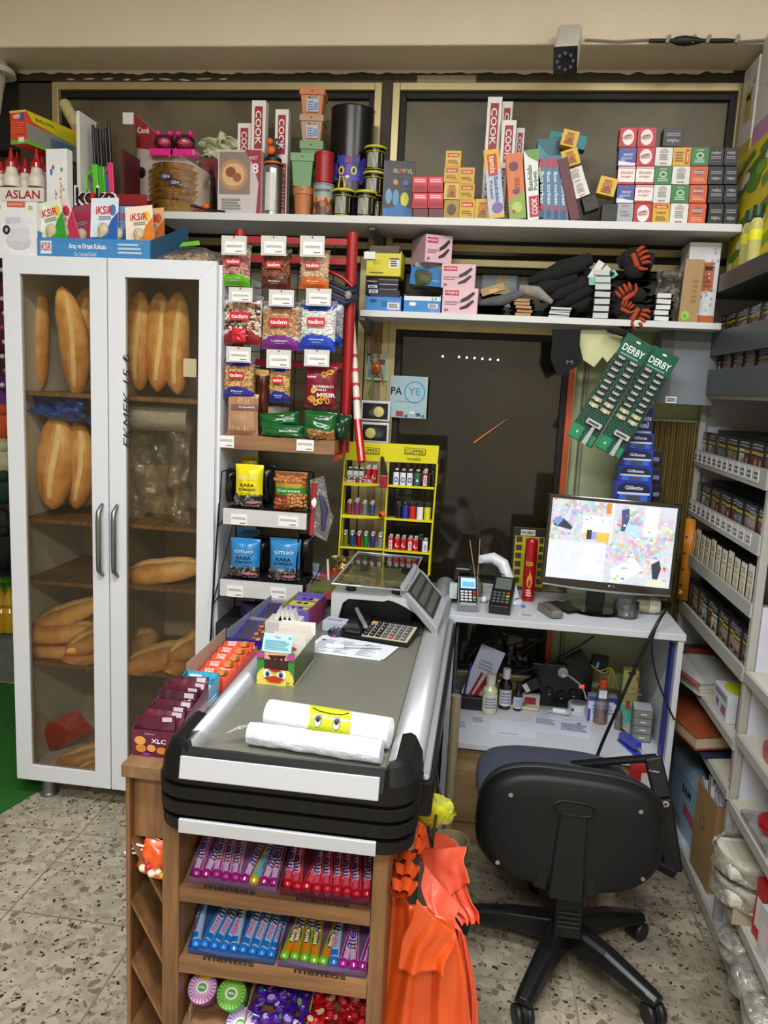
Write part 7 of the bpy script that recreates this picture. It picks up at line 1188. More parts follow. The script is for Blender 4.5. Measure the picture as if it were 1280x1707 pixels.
# ------------------------------------------------------------------ orange bags hanging beside the counter
OR = mat('e2561c', .28, coat=.5, var=.05, sc_=6, bump=.08); OR2 = mat('e8583a', .45, coat=.2, var=.05, sc_=6); OR3 = mat('cf4c1a', .35, coat=.4)
def plane_pts(pts, Y): return [at(x, y, Y=Y) for x, y in pts]
def hang(TL, TR, BL, BR_, m_, lb, fold=3, amp=.012, nu=40, nv=24, ph=0., gather=0., zig=False, name='carrier_bag'):
    mb = MB(); TL, TR, BL, BR_ = map(Vector, (TL, TR, BL, BR_))
    def P(u, v):
        t = TL.lerp(TR, u); b = BL.lerp(BR_, u); p = t.lerp(b, v)
        a = amp*(.35+.65*v)*(math.sin(u*fold*6.283+ph+v*1.2)+.35*math.sin(u*fold*15+ph*2+v*2.5))
        p.y += a+gather*(1-v)*.01*math.sin(u*60); p.x += .006*math.sin(v*5+ph)
        p += Vector((mnoise.noise((u*3+ph, v*3, 0)), mnoise.noise((u*3, v*3+ph, 5)), 0))*.004
        return p
    mb.grid(P, nu, nv, m_); return mb.build(name, None, lb, 'carrier bag', solid=.0025)
Y1 = 1.42
hang(at(650, 1492, Y=Y1), at(752, 1530, Y=1.40), at(622, 1800, Y=1.37), at(800, 1790, Y=1.36), OR, 'large glossy orange carrier bag hanging in front of the bundle', 2.2, .014)
hang(at(690, 1500, Y=1.375), at(757, 1560, Y=1.375), at(664, 1618, Y=1.35), at(742, 1625, Y=1.35), OR, 'folded pointed flap of an orange bag on the big glossy one', 1.3, .008, ph=1)
hang(at(702, 1440, Y=1.50), at(762, 1510, Y=1.47), at(712, 1520, Y=1.44), at(768, 1560, Y=1.42), OR2, 'pale orange bag corner sticking out in the middle of the bundle', 1, .006, ph=2)
hang(at(700, 1415, Y=1.60), at(777, 1412, Y=1.58), at(735, 1500, Y=1.52), at(778, 1470, Y=1.52), OR2, 'flat salmon orange bag panel, square cornered, upper side of bundle', 1, .004, ph=3)
hang(at(735, 1500, Y=1.53), at(778, 1470, Y=1.53), at(768, 1540, Y=1.50), at(797, 1537, Y=1.50), OR2, 'salmon orange bag with zigzag cut edge at the bundle side', 3, .006, ph=4)
hang(at(690, 1388, Y=1.70), at(750, 1392, Y=1.70), at(700, 1440, Y=1.62), at(762, 1418, Y=1.62), OR2, 'rearmost salmon orange bag under the yellow one', 2, .006, ph=5)
hang(at(762, 1540, Y=1.46), at(776, 1560, Y=1.46), at(772, 1800, Y=1.42), at(806, 1790, Y=1.42), OR2, 'narrow salmon orange bag edge behind the large glossy bag', 1, .01, ph=6)
for i, (cx, cy, w_, h_, Y) in enumerate([(672, 1478, 44, 22, 1.38), (676, 1452, 42, 24, 1.42), (668, 1428, 46, 26, 1.46), (690, 1412, 34, 24, 1.50), (694, 1388, 30, 26, 1.56)]):
    a = at(cx, cy, Y=Y); k = w_/FPX*Y/2; hh = h_/FPX*Y/2; mb = MB()
    for q in range(3): mb.grid(lambda u, v: a+Vector((k*math.cos(u*6.283)*(.7+.4*v)+.003*math.sin(u*40+q), -.02-.012*q+.03*v, hh*math.sin(u*6.283)*(.7+.4*v)+.004*math.sin(u*33+q)+.006*q)), 60, 5, [OR3, OR2, OR][q])
    mb.build('carrier_bag', None, 'bunched torn orange bag neck in the bundle, %s from the bottom' % ordn[i], 'carrier bag')
a = at(722, 1350, Y=1.60); ym = clear('dfe04a', .2, .12, .9, 45, .75, 'cfd02c')
mb = MB(); mb.grid(lambda u, v: a+Vector(((.047+.010*mnoise.noise((u*5, v*5, 1)))*math.cos(u*6.283)*math.sin(math.pi*v)**.7, (.03)*math.sin(u*6.283)*math.sin(math.pi*v)**.7, .032*math.cos(math.pi*v)+.010*mnoise.noise((u*7, v*7, 3)))), 40, 20, ym); mb.build('yellow_bag', None, 'crumpled translucent yellow bag on top of the orange bags', 'bag')
mb = MB(); mb.tube([(-.06, 1.42, .70), (-.05, 1.42, .66), (-.05, 1.70, .62), (-.06, 1.72, .66)], .0035, BLACK, 8); mb.build('bag_hook', None, 'metal hook rail at the counter side carrying the orange bags', 'hook')
# ------------------------------------------------------------------ desk
DW = mat('c6cad0', .35, var=.015); DX0, DX1, DY0, DY1 = -.078, .672, 2.49, 2.96
DK = thing('cashier_desk', 'white two-level desk with a wood-look lower front', 'desk')
MB().box(DX0, DX1, DY0, DY1, .795, .817, DW).build('desk_top', DK, bev=.0015)
mb = MB(); mb.box(DX0+.004, DX0+.022, DY0+.004, DY1, 0, .795, DW); mb.build('side_panel', DK, bev=.001); mb = MB(); mb.box(DX1-.022, DX1-.004, DY0+.004, DY1, 0, .795, DW); mb.build('side_panel', DK, bev=.001)
MB().box(DX0+.022, DX1-.022, DY0+.002, DY1, .358, .378, DW).build('middle_shelf', DK, bev=.001)
OAK = wood('8a6f4c', 'b39468', (1.4, 12, 12), .5); mb = MB(); mb.box(DX0+.022, DX1-.022, DY0+.02, DY0+.036, .085, .356, OAK); mb.box(DX0+.022, DX1-.022, DY0+.03, DY0+.046, .0, .078, OAK); mb.build('front_panel', DK)
MB().box(-.02, DX1-.022, 2.93, 2.945, .378, .44, TAN).build('rear_rail', DK)
mb = MB(); mb.tube([at(870, 1268, Y=2.47), at(912, 1272, Y=2.47)], .006, BLACK, 8); mb.tube([at(872, 1268, Y=2.47), at(872, 1268, Y=2.51)], .005, CHROME, 8); mb.tube([at(908, 1271, Y=2.47), at(908, 1271, Y=2.51)], .005, CHROME, 8); mb.build('handle', DK)
DT, DM = .8175, .3785
# monitor
MT = thing('monitor', 'black widescreen monitor with four security camera views', 'monitor'); c = (at(912, 828, Y=2.66)+at(1132, 842, Y=2.66)+at(905, 972, Y=2.66)+at(1122, 990, Y=2.66))/4
W = (at(1130, 900, Y=2.66)-at(908, 900, Y=2.66)).x/2; H = (at(1020, 832, Y=2.66).z-at(1020, 985, Y=2.66).z)/2
BZ = mat('0d0d10', .12, coat=.8); mb = MB(); mb.box(-W, W, -.008, .03, -H, H, BZ); mb.box(-W*.6, W*.6, .03, .06, -H*.7, H*.5, BLACK); mb.grid(lambda u, v: Vector((-W*.97+2*W*.97*u, -.010+.006*v, -H+.004-.008*math.sin(math.pi*u)+.014*v)), 16, 2, mat('6a6c72', .2, .6)); mb.txt(Fr((0.02*W, -.0085, -H+.019), (1, 0, 0), (0, 0, 1)), 'LG', .02, 0, .006, mat('a8aab0', .4), off=.001); mb.disc(Fr((0.02*W, -.0085, -H+.019), (1, 0, 0), (0, 0, 1)), .006, 0, .004, mat('a8aab0', .4), off=.001)
mb.build('casing', MT, bev=.004)
def scrmat():
    m = bpy.data.materials.new('screen_picture'); m.use_nodes = True; nt = m.node_tree; N = nt.nodes; b = N['Principled BSDF']; b.inputs['Base Color'].default_value = (.02, .02, .02, 1); b.inputs['Roughness'].default_value = .2
    tc = N.new('ShaderNodeTexCoord'); v = N.new('ShaderNodeTexVoronoi'); v.inputs['Scale'].default_value = 85; nt.links.new(tc.outputs['Object'], v.inputs['Vector']); n = N.new('ShaderNodeTexNoise'); n.inputs['Scale'].default_value = 12; nt.links.new(tc.outputs['Object'], n.inputs['Vector'])
    mr = N.new('ShaderNodeMapRange'); mr.inputs[1].default_value = .38; mr.inputs[2].default_value = .56; mr.inputs[4].default_value = .5; nt.links.new(n.outputs['Fac'], mr.inputs[0])
    mx = N.new('ShaderNodeMix'); mx.data_type = 'RGBA'; mx.inputs[6].default_value = (.62, .64, .70, 1); nt.links.new(mr.outputs[0], mx.inputs[0]); nt.links.new(v.outputs['Color'], mx.inputs[7]); nt.links.new(mx.outputs[2], b.inputs['Emission Color']); b.inputs['Emission Strength'].default_value = .72; return m
sm = scrmat(); EM = lambda c, s=.58: mat(c, .3, emit=s)
mb = MB(); f = Fr((-W+.014, -.0085, -H+.030), (1, 0, 0), (0, 0, 1), 2*W-.028, 2*H-.044); mb.rect(f, 0, 0, f.w, f.h, sm, .0004)
def sp_(x0, y0, x1, y1, c, o=.0012): mb.rect(f, x0*f.w, y0*f.h, x1*f.w, y1*f.h, EM(c), o)
sp_(0, 0, .47, .48, 'b4b8cc', .0008); sp_(.49, .49, .5, 1, 'e8e8f0', .001); sp_(.26, .60, .48, .82, 'd0d4de'); sp_(.27, .55, .36, .66, 'c8a060'); sp_(.38, .5, .48, .62, 'c89a40', .0014); sp_(.30, .52, .34, .64, '2a3040', .0016); sp_(.34, .52, .38, .62, '6a88b8', .0018); sp_(.44, .86, .48, .99, 'b07030'); sp_(.75, .62, .86, .98, 'd6d2be'); sp_(.77, .8, .82, .9, 'b8bcc8', .0016); sp_(.62, .6, .72, .74, '9ab0c0'); sp_(.28, .08, .40, .32, 'c8ccd8'); sp_(.3, .3, .42, .46, 'dcdfe8', .0014)
def fig(pts, c, o=.002): mb.pol(f, [(a*f.w, b*f.h) for a, b in pts], EM(c), o)
fig([(.02, .72), (.10, .76), (.18, .66), (.17, .62), (.10, .64), (.03, .66)], '2a3044'); fig([(.02, .70), (.06, .78), (.1, .74), (.06, .66)], '5a80b0', .0024); fig([(.56, .92), (.62, .95), (.63, .82), (.6, .66), (.57, .66), (.57, .82)], '3a4468'); fig([(.84, .28), (.9, .34), (.92, .24), (.9, .1), (.86, .1)], '2c3040'); fig([(.93, .26), (.96, .26), (.95, .2)], 'c83a3a'); fig([(.52, .18), (.7, .34), (.78, .2), (.62, .02), (.54, .04)], 'd8d4c4', .0015); fig([(.8, .02), (.92, .1), (.98, .04), (.9, .0)], 'c0b8a0')
for k in range(26): a, b = random.uniform(.5, .98), random.uniform(.0, .98); sp_(a, b, a+random.uniform(.01, .03), b+random.uniform(.01, .03), random.choice(['b05a5a', '5a7ab8', 'e0d8c8', 'c8a04a', '7aa88a', '4a4a5c', 'f0e8e0']), .0022+k*.00005)
for k in range(18): a, b = random.uniform(.0, .44), random.uniform(.5, .98); sp_(a, b, a+random.uniform(.01, .03), b+random.uniform(.01, .03), random.choice(['b05a5a', '5a7ab8', 'e0d8c8', 'c8a04a', '8a8a9c']), .0022+k*.00005)
mb.build('screen', MT)
MT.location = c; MT.rotation_euler = (math.radians(-4), math.radians(1.2), math.radians(-1))
b0 = at(985, 1008, Y=2.70); mb = MB(); mb.lathe([(.11, 0), (.112, .006), (.10, .012), (.03, .018)], (0, 0, 0), mat('121316', .15, coat=.6), 36); mb.box(-.03, .03, -.01, .015, .015, .12, BLACK); o = mb.build('monitor_foot', MT); o.parent = MT; o.matrix_world = Matrix.Translation((b0.x+.02, 2.74, DT)); bpy.context.view_layer.update(); o.matrix_parent_inverse = Matrix.Identity(4)
o.location = Vector((b0.x+.02, 2.74, DT))-c; o.rotation_euler = (math.radians(4), math.radians(-1.2), math.radians(1))
# payment terminals
def pos(px, py, Y, s, col, scr, lb, rz, dark):
    p = at(px, py, Y=Y); T = thing('card_terminal', lb, 'card terminal', (p.x, Y, DT), (math.radians(32), 0, math.radians(rz))); mb = MB(); w_, h_, d = .066*s, .135*s, .03*s
    mb.box(-w_/2, w_/2, 0, h_, .0, d, mat(col, .4)); mb.box(-w_*.46, w_*.46, .004, h_*.97, d, d+.003, mat('2a2d33' if not dark else '191b1d', .3)); mb.build('casing', T, bev=.006, seg=3)
    mb = MB(); mb.box(-w_*.38, w_*.38, h_*.56, h_*.92, d+.003, d+.0045, scr); 
    if not dark: mb.box(-w_*.30, w_*.32, h_*.60, h_*.78, d+.0045, d+.0050, mat('5a90d8', .3, emit=.6))
    mb.build('screen', T); mb = MB()
    for j in range(4):
        for i in range(4): mb.bx(w_*.15, h_*.055, .002, mat(['d8d8da', 'd8d8da', 'd8d8da', '3a8a4a' if j == 0 else 'c8b03a' if j == 1 else 'b83a3a'][i] if not dark else (['55585c']*3+['2f9a4a' if j == 1 else 'b8b03a' if j == 2 else 'b83a2c'])[i], .4), z=d+.003, x=-w_*.31+i*w_*.205, y=h_*(.16+.095*j))
    mb.build('keypad', T); mb = MB(); mb.box(-w_*.42, w_*.42, .0, h_*.07, d*.9, d+.006, mat('9a9ea4' if not dark else '101112', .3)); mb.build('card_slot', T, bev=.002); return T
pos(779, 1022, 2.545, 1.0, '8a8e94', mat('9ab8e8', .2, emit=.5), 'grey card terminal with lit blue screen on the desk', 4, False); pos(832, 1025, 2.545, 1.08, '1b1d1f', mat('59665e', .2), 'black card terminal with dull green screen on the desk', -8, True)
p, w_, h_ = slot(757, 946, 785, 976, 2.68); mb = MB(); mb.bx(w_, .05, p.z+h_-DT, mat('131416', .2, coat=.6)); mb.build('card_reader', None, 'small glossy black box behind the grey card terminal', 'box', loc=(p.x, 2.70, DT), bev=.006)
BX('adapter', 'small mint white plug adapter at the desk corner', 'adapter', (749, 974, 762, 996), 2.62, 'b8c8c4', [], d=.03, z0=DT+.02)
p = at(795, 985, Y=2.74); mb = MB(); mb.lathe([(.02, 0), (.022, .01), (.02, .045), (.009, .055), (.009, .065)], (p.x, 2.76, DT), clear('c8c0a0', .2, .05, 0, 30, .25, '8a8468'), 18); T = thing('reed_diffuser', 'glass reed diffuser with two wooden sticks between terminals', 'diffuser'); mb.build('bottle', T)
for a1 in ((783, 900), (800, 898)): MB().tube([Vector((p.x, 2.76, DT+.02)), at(*a1, Y=2.76)], .0018, mat('b08a5a', .6), 6).build('reed', T)
T = thing('barcode_scanner', 'white curved barcode scanner arm standing behind the black terminal', 'scanner'); WS = mat('d4d8e2', .3, coat=.3); P = [at(800, 932, Y=2.76), at(822, 930, Y=2.75), at(838, 940, Y=2.74), at(848, 965, Y=2.72), at(858, 1000, Y=2.70)]
mb = MB(); P[-1].z = DT+.016; mb.tube(P, [.014, .020, .022, .019, .018], WS, 16); mb.build('arm', T); mb = MB(); mb.box(P[0].x-.006, P[0].x+.012, 2.742, 2.778, P[0].z-.013, P[0].z+.013, mat('b8bcc8', .3)); mb.build('head', T, bev=.004); mb = MB(); mb.lathe([(.028, 0), (.03, .004), (.026, .014), (.018, .018)], (P[-1].x, 2.70, DT), WS, 20); mb.build('foot', T)
mb = MB(); mb.tube([at(826, 953, Y=2.73), at(840, 958, Y=2.71), at(846, 985, Y=2.70)], .002, BLACK, 6); mb.build('scanner_wire', None, 'thin black wire along the white scanner arm', 'wire')
BX('gadget_card', 'yellow and black hanging card lettered PARLEMENT behind the spray can', 'card', (853, 880, 908, 976), 2.87, 'b8a820', [('r', 0, .86, 1, 1, '26282a'), ('r', .22, .87, .66, .97, 'c8c8c4'), ('t', 'PARLEMENT', .44, .92, .4, .05, '26282a', 0, 1), ('r', 0, 0, .06, .86, '26282a')] + [('r', .1, .06+.14*k, .28, .15+.14*k, '35372c') for k in range(6)] + [('r', .8, .06+.14*k, .97, .15+.14*k, '35372c') for k in range(6)], d=.004, z0=zat(880, 978, 2.87))
BX('cardboard_box', 'flat kraft and green packets behind the monitor foot', 'box', (872, 970, 945, 992), 2.90, '6a5c40', [('r', .1, .3, .4, .8, '3a3c2c'), ('r', .6, .2, .8, .8, '8a8468'), ('l', .1, .1, .9, .25, 1, 'a89868')], d=.03, z0=DT)
T = thing('spray_can', 'tall red spray can with a flame emblem on the desk', 'spray can', (at(881, 985, Y=2.74).x, 2.76, DT)); hh = zat(881, 898, 2.76)-DT; r = .0215; mb = MB(); mb.lathe([(r, 0), (r*1.02, .003), (r*1.02, hh*.8), (r*.98, hh*.82)], (0, 0, 0), mat('b01420', .25, .3, coat=.5), 28); f = Cy(math.pi*r, hh, 0, r*1.02); mb.txt(f, 'ÖZAR', f.w*.42, hh*.62, hh*.08, K('d8b04a'), f.w*.42, bold=True, off=.001)
fx = [(0, 0), (-.18, .08), (-.2, .22), (-.08, .36), (-.08, .24), (0, .46), (.1, .26), (.14, .34), (.2, .16), (.12, .04)]; mb.pol(f, [(f.w*.5+a*f.w*.7, hh*.22+b*hh*.62) for a, b in fx], K('d8a03c'), .001); mb.pol(f, [(f.w*.5+a*f.w*.35, hh*.24+b*hh*.35) for a, b in fx], mat('b01420', .3), .0016); mb.prints(f, [('l', .36, .08, .64, .2, 3, 'e8c8b0')]); mb.build('can', T); mb = MB(); mb.lathe([(r, hh*.82), (r*1.0, hh*.97), (r*.9, hh)], (0, 0, 0), mat('a80c18', .3, coat=.4), 28); mb.build('cap', T)
def flat(name, lb, cat, px, py, Y, w_, d, h, col, rz, top=(), z=DT, bev=.003, rough=.3):
    p = at(px, py, Z=z); mb = MB(); mb.bx(w_, d, h, mat(col, rough), top=top); return mb.build(name, None, lb, cat, loc=(p.x, p.y, z+.0004), rot=(0, 0, math.radians(rz)), bev=bev)
flat('smartphone', 'black phone lying face up in front of the monitor foot', 'phone', 938, 1014, 0, .07, .13, .008, '141518', 38, [('r', .05, .04, .95, .96, '1c1c20')], rough=.1)
flat('glasses_case', 'grey brown hard case on the desk near the phone', 'case', 916, 1024, 0, .045, .12, .026, '6e6a64', 22, [('r', .1, .1, .9, .9, '5f5b56')], bev=.01)
flat('receipt', 'white slip with blue scrap beside the black terminal', 'paper', 878, 1026, 0, .06, .045, .001, 'd0d8de', -5, [('l', .2, .2, .8, .8, 3, '9aa4b0')], bev=0); flat('paper_scrap', 'tiny blue torn scrap on the desk', 'scrap', 872, 1012, 0, .014, .012, .006, '2a70b0', 20); 
mb = MB(); mb.blob((0, 0, .012), (.012, .012, .012), mat('e0e4e8', .3), 2); mb.tube([(0, 0, .01), (.02, .03, .006)], .006, mat('d8dce0', .3), 8); p = at(806, 1005, Z=DT); mb.build('power_plug', None, 'white plug between the two card terminals', 'plug', loc=(p.x, p.y, DT))
p = at(1042, 1028, Z=DT); mb = MB(); mb.lathe([(.030, .002), (.04, .006), (.044, .03), (.042, .052), (.040, .052), (.041, .03), (.036, .010), (.02, .008)], (p.x, p.y, DT), clear('f2f4f6', .06, .03, 0, 30, .03, 'b8c0c4'), 30); mb.build('glass_bowl', None, 'empty round glass jar in front of the monitor', 'jar')
p = at(1078, 1022, Z=DT); T = thing('tape_roll', 'beige and white cloth roll beside the glass jar', 'roll', (p.x, p.y, DT+.031)); mb = MB(); mb.lathe([(.024, -.045), (.029, -.042), (.03, 0)], (0, 0, 0), mat('a8a084', .8, var=.15, sc_=60, bump=.4), 22, 'x'); mb.build('sleeve', T); mb = MB(); mb.lathe([(.03, .001), (.031, .02), (.026, .038), (.012, .04)], (0, 0, 0), mat('d0ccb8', .7, bump=.3), 22, 'x'); mb.build('cuff', T)
mb = MB(); p = at(1104, 1015, Z=DT); mb.tube([(p.x-.02, p.y+.0, DT+.03), (p.x+.012, p.y, DT+.03)], .018, BLACK, 14); mb.tube([(p.x-.01, p.y-.03, DT+.02), (p.x+.02, p.y+.02, DT+.012)], .014, mat('1c1c1e', .4), 10); mb.build('cable_adapter', None, 'black adapter knot beside the cloth roll at the desk end', 'adapter')
# cables
def cable(pts, r, lb, col='0f1012', name='cable'): return MB().tube(pts, r, mat(col, .45), 8).build(name, None, lb, 'cable')
def smooth(P, n=6):
    P = [Vector(p) for p in P]; Q = [P[0]]+P+[P[-1]]; out = []
    for i in range(1, len(Q)-2):
        a, b, c, d = Q[i-1:i+3]
        for k in range(n): t = k/n; out.append(.5*((2*b)+(c-a)*t+(2*a-5*b+4*c-d)*t*t+(3*b-a-3*c+d)*t**3))
    out.append(P[-1]); return out
cable(smooth([at(1108, 1018, Y=2.55), at(1095, 1040, Y=2.48), at(1060, 1110, Y=2.47), at(1025, 1190, Y=2.46), at(1003, 1240, Y=2.46), at(992, 1270, Y=2.45)]), .0055, 'thick black cable slanting down across the desk front')
cable(smooth([at(1100, 1030, Y=2.50), at(1087, 1070, Y=2.475), at(1092, 1120, Y=2.47), at(1110, 1170, Y=2.46), at(1124, 1200, Y=2.46)]), .003, 'thin black cable hanging in an arc at the desk side')
for i, pts in enumerate([[(840, 1128), (900, 1110), (960, 1080), (990, 1060)], [(855, 1098), (880, 1080), (905, 1062), (912, 1048)], [(775, 1080), (800, 1066), (830, 1090), (835, 1120)], [(770, 1086), (810, 1078), (850, 1095), (868, 1110)], [(815, 1045), (828, 1075), (832, 1100), (830, 1130)], [(834, 1046), (850, 1085), (858, 1100)], [(778, 1100), (800, 1075), (825, 1068), (838, 1085)]]):
    cable(smooth([at(x, y, Y=2.86-.01*i) for x, y in pts]), .0032, 'black cable in the tangle behind the desk, %s' % ['rising towards the desk top', 'short one rising', 'bowed over the letter', 'lowest of the bows', 'dropping beside the desk end', 'slanting under the terminals', 'highest of the bows'][i])
# things on the middle shelf
BX('letter', 'folded white letter standing behind the pens', 'paper', (770, 1080, 812, 1140), 2.80, 'c9cfe0', [('l', .2, .55, .8, .75, 3, '9aa0b4')], d=.003, tilt=18, z0=DM+.02)
T = thing('pen_holder', 'black low pen holder with red, blue and orange pens', 'pen holder', (at(787, 1172, Z=DM).x, 2.80, DM)); mb = MB(); mb.box(-.05, .05, -.03, .03, 0, .05, mat('141416', .4)); mb.build('cup', T, bev=.004)
for k, (x, c, dx, hh) in enumerate([(-.035, '24308a', .02, .14), (-.02, 'a8202c', .05, .11), (-.005, 'a8202c', .055, .10), (.005, 'b02a34', .05, .10), (.01, 'd0801c', .075, .075), (.02, '2c2470', .07, .09)]):
    mb = MB(); mb.tube([(x, 0, .03), (x+dx, -.005*k, .03+hh)], [.0045, .0045], mat(c, .3), 8); mb.tube([(x+dx*.96, -.005*k*.96, .03+hh*.96), (x+dx*1.04, -.005*k, .03+hh*1.05)], .003, PAPER if k % 2 else mat(c, .3), 6); mb.build('pen', T)
for i, (px0, px1, yt, cb, cc, lb) in enumerate([(805, 830, 1128, 'c8c8a4', 'e0dcd0', 'cream plastic bottle with white base on the middle shelf'), (833, 854, 1118, '2a1a10', 'd8dce4', 'brown medicine bottle with white cap and label'), (857, 872, 1140, '1c120c', '1a1a1c', 'small dark medicine bottle with black cap')]):
    p, w_, h_ = slot(px0, yt, px1, [1182, 1174, 1174][i], [2.74, 2.80, 2.80][i], DM); T = thing('medicine_bottle' if i else 'glue_bottle', lb, 'bottle', p+Vector((0, w_/2, 0))); r = w_/2; mb = MB(); mb.lathe([(r*.9, 0), (r, .004), (r, h_*.62), (r*.6, h_*.72), (r*.5, h_*.76)], (0, 0, 0), mat(cb, .2, coat=.5), 22); f = Cy(math.pi*r, h_, 0, r*1.0); mb.prints(f, [('r', .1, .1, .9, .5, 'd4d8e2' if i else 'd0d0b0'), ('l', .3, .15, .8, .45, 4, '8088a0')]); mb.build('bottle_body', T); mb = MB(); mb.lathe([(r*.62, h_*.76), (r*.64, h_*.98), (r*.58, h_)], (0, 0, 0), mat(cc, .4), 20); mb.build('cap', T)
flat('receipt', 'long curled till receipt at the desk side wall', 'paper', 766, 1205, 0, .05, .10, .001, 'c4cad4', 6, [('l', .1, .1, .9, .6, 4, '8c94a4')], z=DM, bev=0); flat('receipt', 'till receipt next to the curled one', 'paper', 797, 1203, 0, .05, .09, .001, 'ccd2dc', 2, [('l', .1, .4, .9, .9, 4, '8c94a4')], z=DM, bev=0)
flat('document', 'wide printed form lying at the middle shelf front', 'paper', 935, 1212, 0, .20, .13, .001, 'd2d6e4', -6, [('l', .05, .5, .4, .9, 4, '8c94ac'), ('l', .5, .3, .95, .8, 5, '7c84a0'), ('r', .78, .82, .84, .9, '2a2c34')], z=DM, bev=0); flat('document', 'blank white sheet beside the printed form', 'paper', 855, 1215, 0, .16, .13, .0008, 'd0d4de', 0, [('l', .2, .1, .6, .2, 1, 'aab0c0')], z=DM, bev=0)
flat('card_case', 'cream open card tray below the medicine bottles', 'tray', 865, 1180, 0, .14, .03, .012, 'c4bd9a', -5, z=DM); flat('card_pack', 'grey card pack lying on the cream tray', 'pack', 882, 1172, 0, .06, .035, .008, '6c7068', 15, [('l', .1, .2, .9, .8, 3, '9aa096')], z=DM+.014); 
BX('cream_tube', 'white and red ointment carton behind the card pack', 'box', (868, 1158, 900, 1170), 2.84, 'd0ccc8', [('r', .2, .3, .8, .8, 'a02838')], d=.02, z0=DM)
T = thing('pill_blister', 'silver blister of round pills on the middle shelf', 'blister', (at(925, 1170, Z=DM).x, at(925, 1170, Z=DM).y, DM)); mb = MB(); mb.box(-.045, .045, 0, .03, .004, .006, mat('b8bcc4', .25, .6)); mb.build('foil', T)
for k in range(10): MB().blob((-.036+(k % 5)*.018, .008+(k//5)*.014, .008), (.006, .006, .004), mat('d8dce4', .25), 2).build('pill', T)
p = at(963, 1190, Z=DM); T = thing('tape_tin', 'round white tin with grey lid label beside the blister', 'tin', (p.x, p.y+.02, DM)); mb = MB(); mb.lathe([(.036, 0), (.037, .002), (.037, .034), (.035, .036)], (0, 0, 0), mat('d8dce4', .35), 28); f = Cy(math.pi*.037, .03, 0, .037); mb.disc(f, f.w*.3, .018, .006, K('3a4a8a')); mb.txt(f, 'YUMOŞ', f.w*.5, .010, .005, K('8a90a4'), .03); mb.build('tin_body', T); mb = MB(); mb.cyl((0, 0, .036), .027, .001, mat('9aacb8', .3), 24); mb.disc(Fr((0, 0, .0375), (1, 0, 0), (0, 1, 0)), -.005, .005, .008, K('2a3a7a'), .004); mb.build('lid', T)
p = at(930, 1190, Z=DM); mb = MB(); mb.tube([(p.x-.02, p.y, DM+.012), (p.x+.025, p.y-.006, DM+.012)], .011, mat('dcdfe4', .35), 14); mb.box(p.x+.024, p.x+.04, p.y-.014, p.y+.002, DM+.005, DM+.02, mat('c8ccd4', .35)); mb.tube(smooth([Vector((p.x-.02, p.y, DM+.012)), Vector((p.x-.05, p.y-.02, DM+.003)), Vector((p.x-.02, p.y-.05, DM+.003)), Vector((p.x+.05, p.y-.045, DM+.003))]), .002, mat('c8ccd4', .4), 6); mb.build('charger', None, 'white charger plug with looped cord near the round tin', 'charger')
BX('medicine_box', 'white and blue carton behind the orange bottle', 'box', (980, 1162, 1028, 1198), 2.78, 'cdd2e2', [('r', 0, .82, 1, 1, '3a4a98'), ('r', 0, 0, .1, .5, '3a4a98'), ('l', .15, .3, .9, .7, 3, '8a94b8'), ('p', [(.7, 1), (1, 1), (1, .7)], '2a3a88')], d=.04, z0=DM)
p = at(1001, 1208, Z=DM); T = thing('gel_bottle', 'clear bottle half full of orange gel with an orange cap', 'bottle', (p.x, p.y+.02, DM)); mb = MB(); mb.lathe([(.022, .0), (.024, .004), (.024, .04), (.022, .042)], (0, 0, 0), mat('c8641c', .2, coat=.6), 22); mb.build('gel', T); mb = MB(); mb.lathe([(.0245, .002), (.0255, .005), (.0255, .085), (.019, .10), (.020, .135)], (0, 0, 0), clear('e0dcd8', .15, .05, 0, 30, .15, 'b0acb0'), 22); mb.build('shell', T); mb = MB(); mb.lathe([(.015, .135), (.015, .16), (.013, .165)], (0, 0, 0), mat('e0541c', .4), 18); mb.box(-.016, .012, -.021, -.02, .1, .13, PAPER); mb.build('cap', T)
# power box, adapters
T = thing('power_box', 'black power strip box lying behind the medicine things', 'power strip', (at(940, 1150, Y=2.88).x, 2.88, DM)); mb = MB(); mb.box(-.125, .10, 0, .045, .0, .165, mat('131518', .35)); mb.box(-.125, .10, -.004, 0, .145, .165, mat('1d2226', .4)); mb.build('case', T, bev=.004)
for k in range(5): MB().lathe([(.017, 0), (.016, .002), (.013, .0005)], (-.10+k*.045, -.002, .05+.012*(k % 2)), mat('0b0c0e', .3), 18, 'y').build('socket', T)
MB().box(.055, .072, -.006, -.001, .085, .097, mat('ff2a1c', .3, emit=2.)).build('power_switch', T)
BX('power_adapter', 'chunky black adapter angled over the power box', 'adapter', (955, 1098, 990, 1130), 2.85, '16181c', [], d=.03, tilt=-35); BX('power_adapter', 'black router with blue light above the orange bottle', 'router', (985, 1096, 1012, 1120), 2.84, '1a1c22', [('r', .3, .2, .45, .6, '6ab0ff')], d=.03, tilt=6)
BX('power_adapter', 'black laptop charger brick with white label hanging in front', 'adapter', (876, 1140, 905, 1158), 2.82, '15171a', [('r', .02, .1, .3, .9, 'd8dce0')], d=.03, tilt=-32)
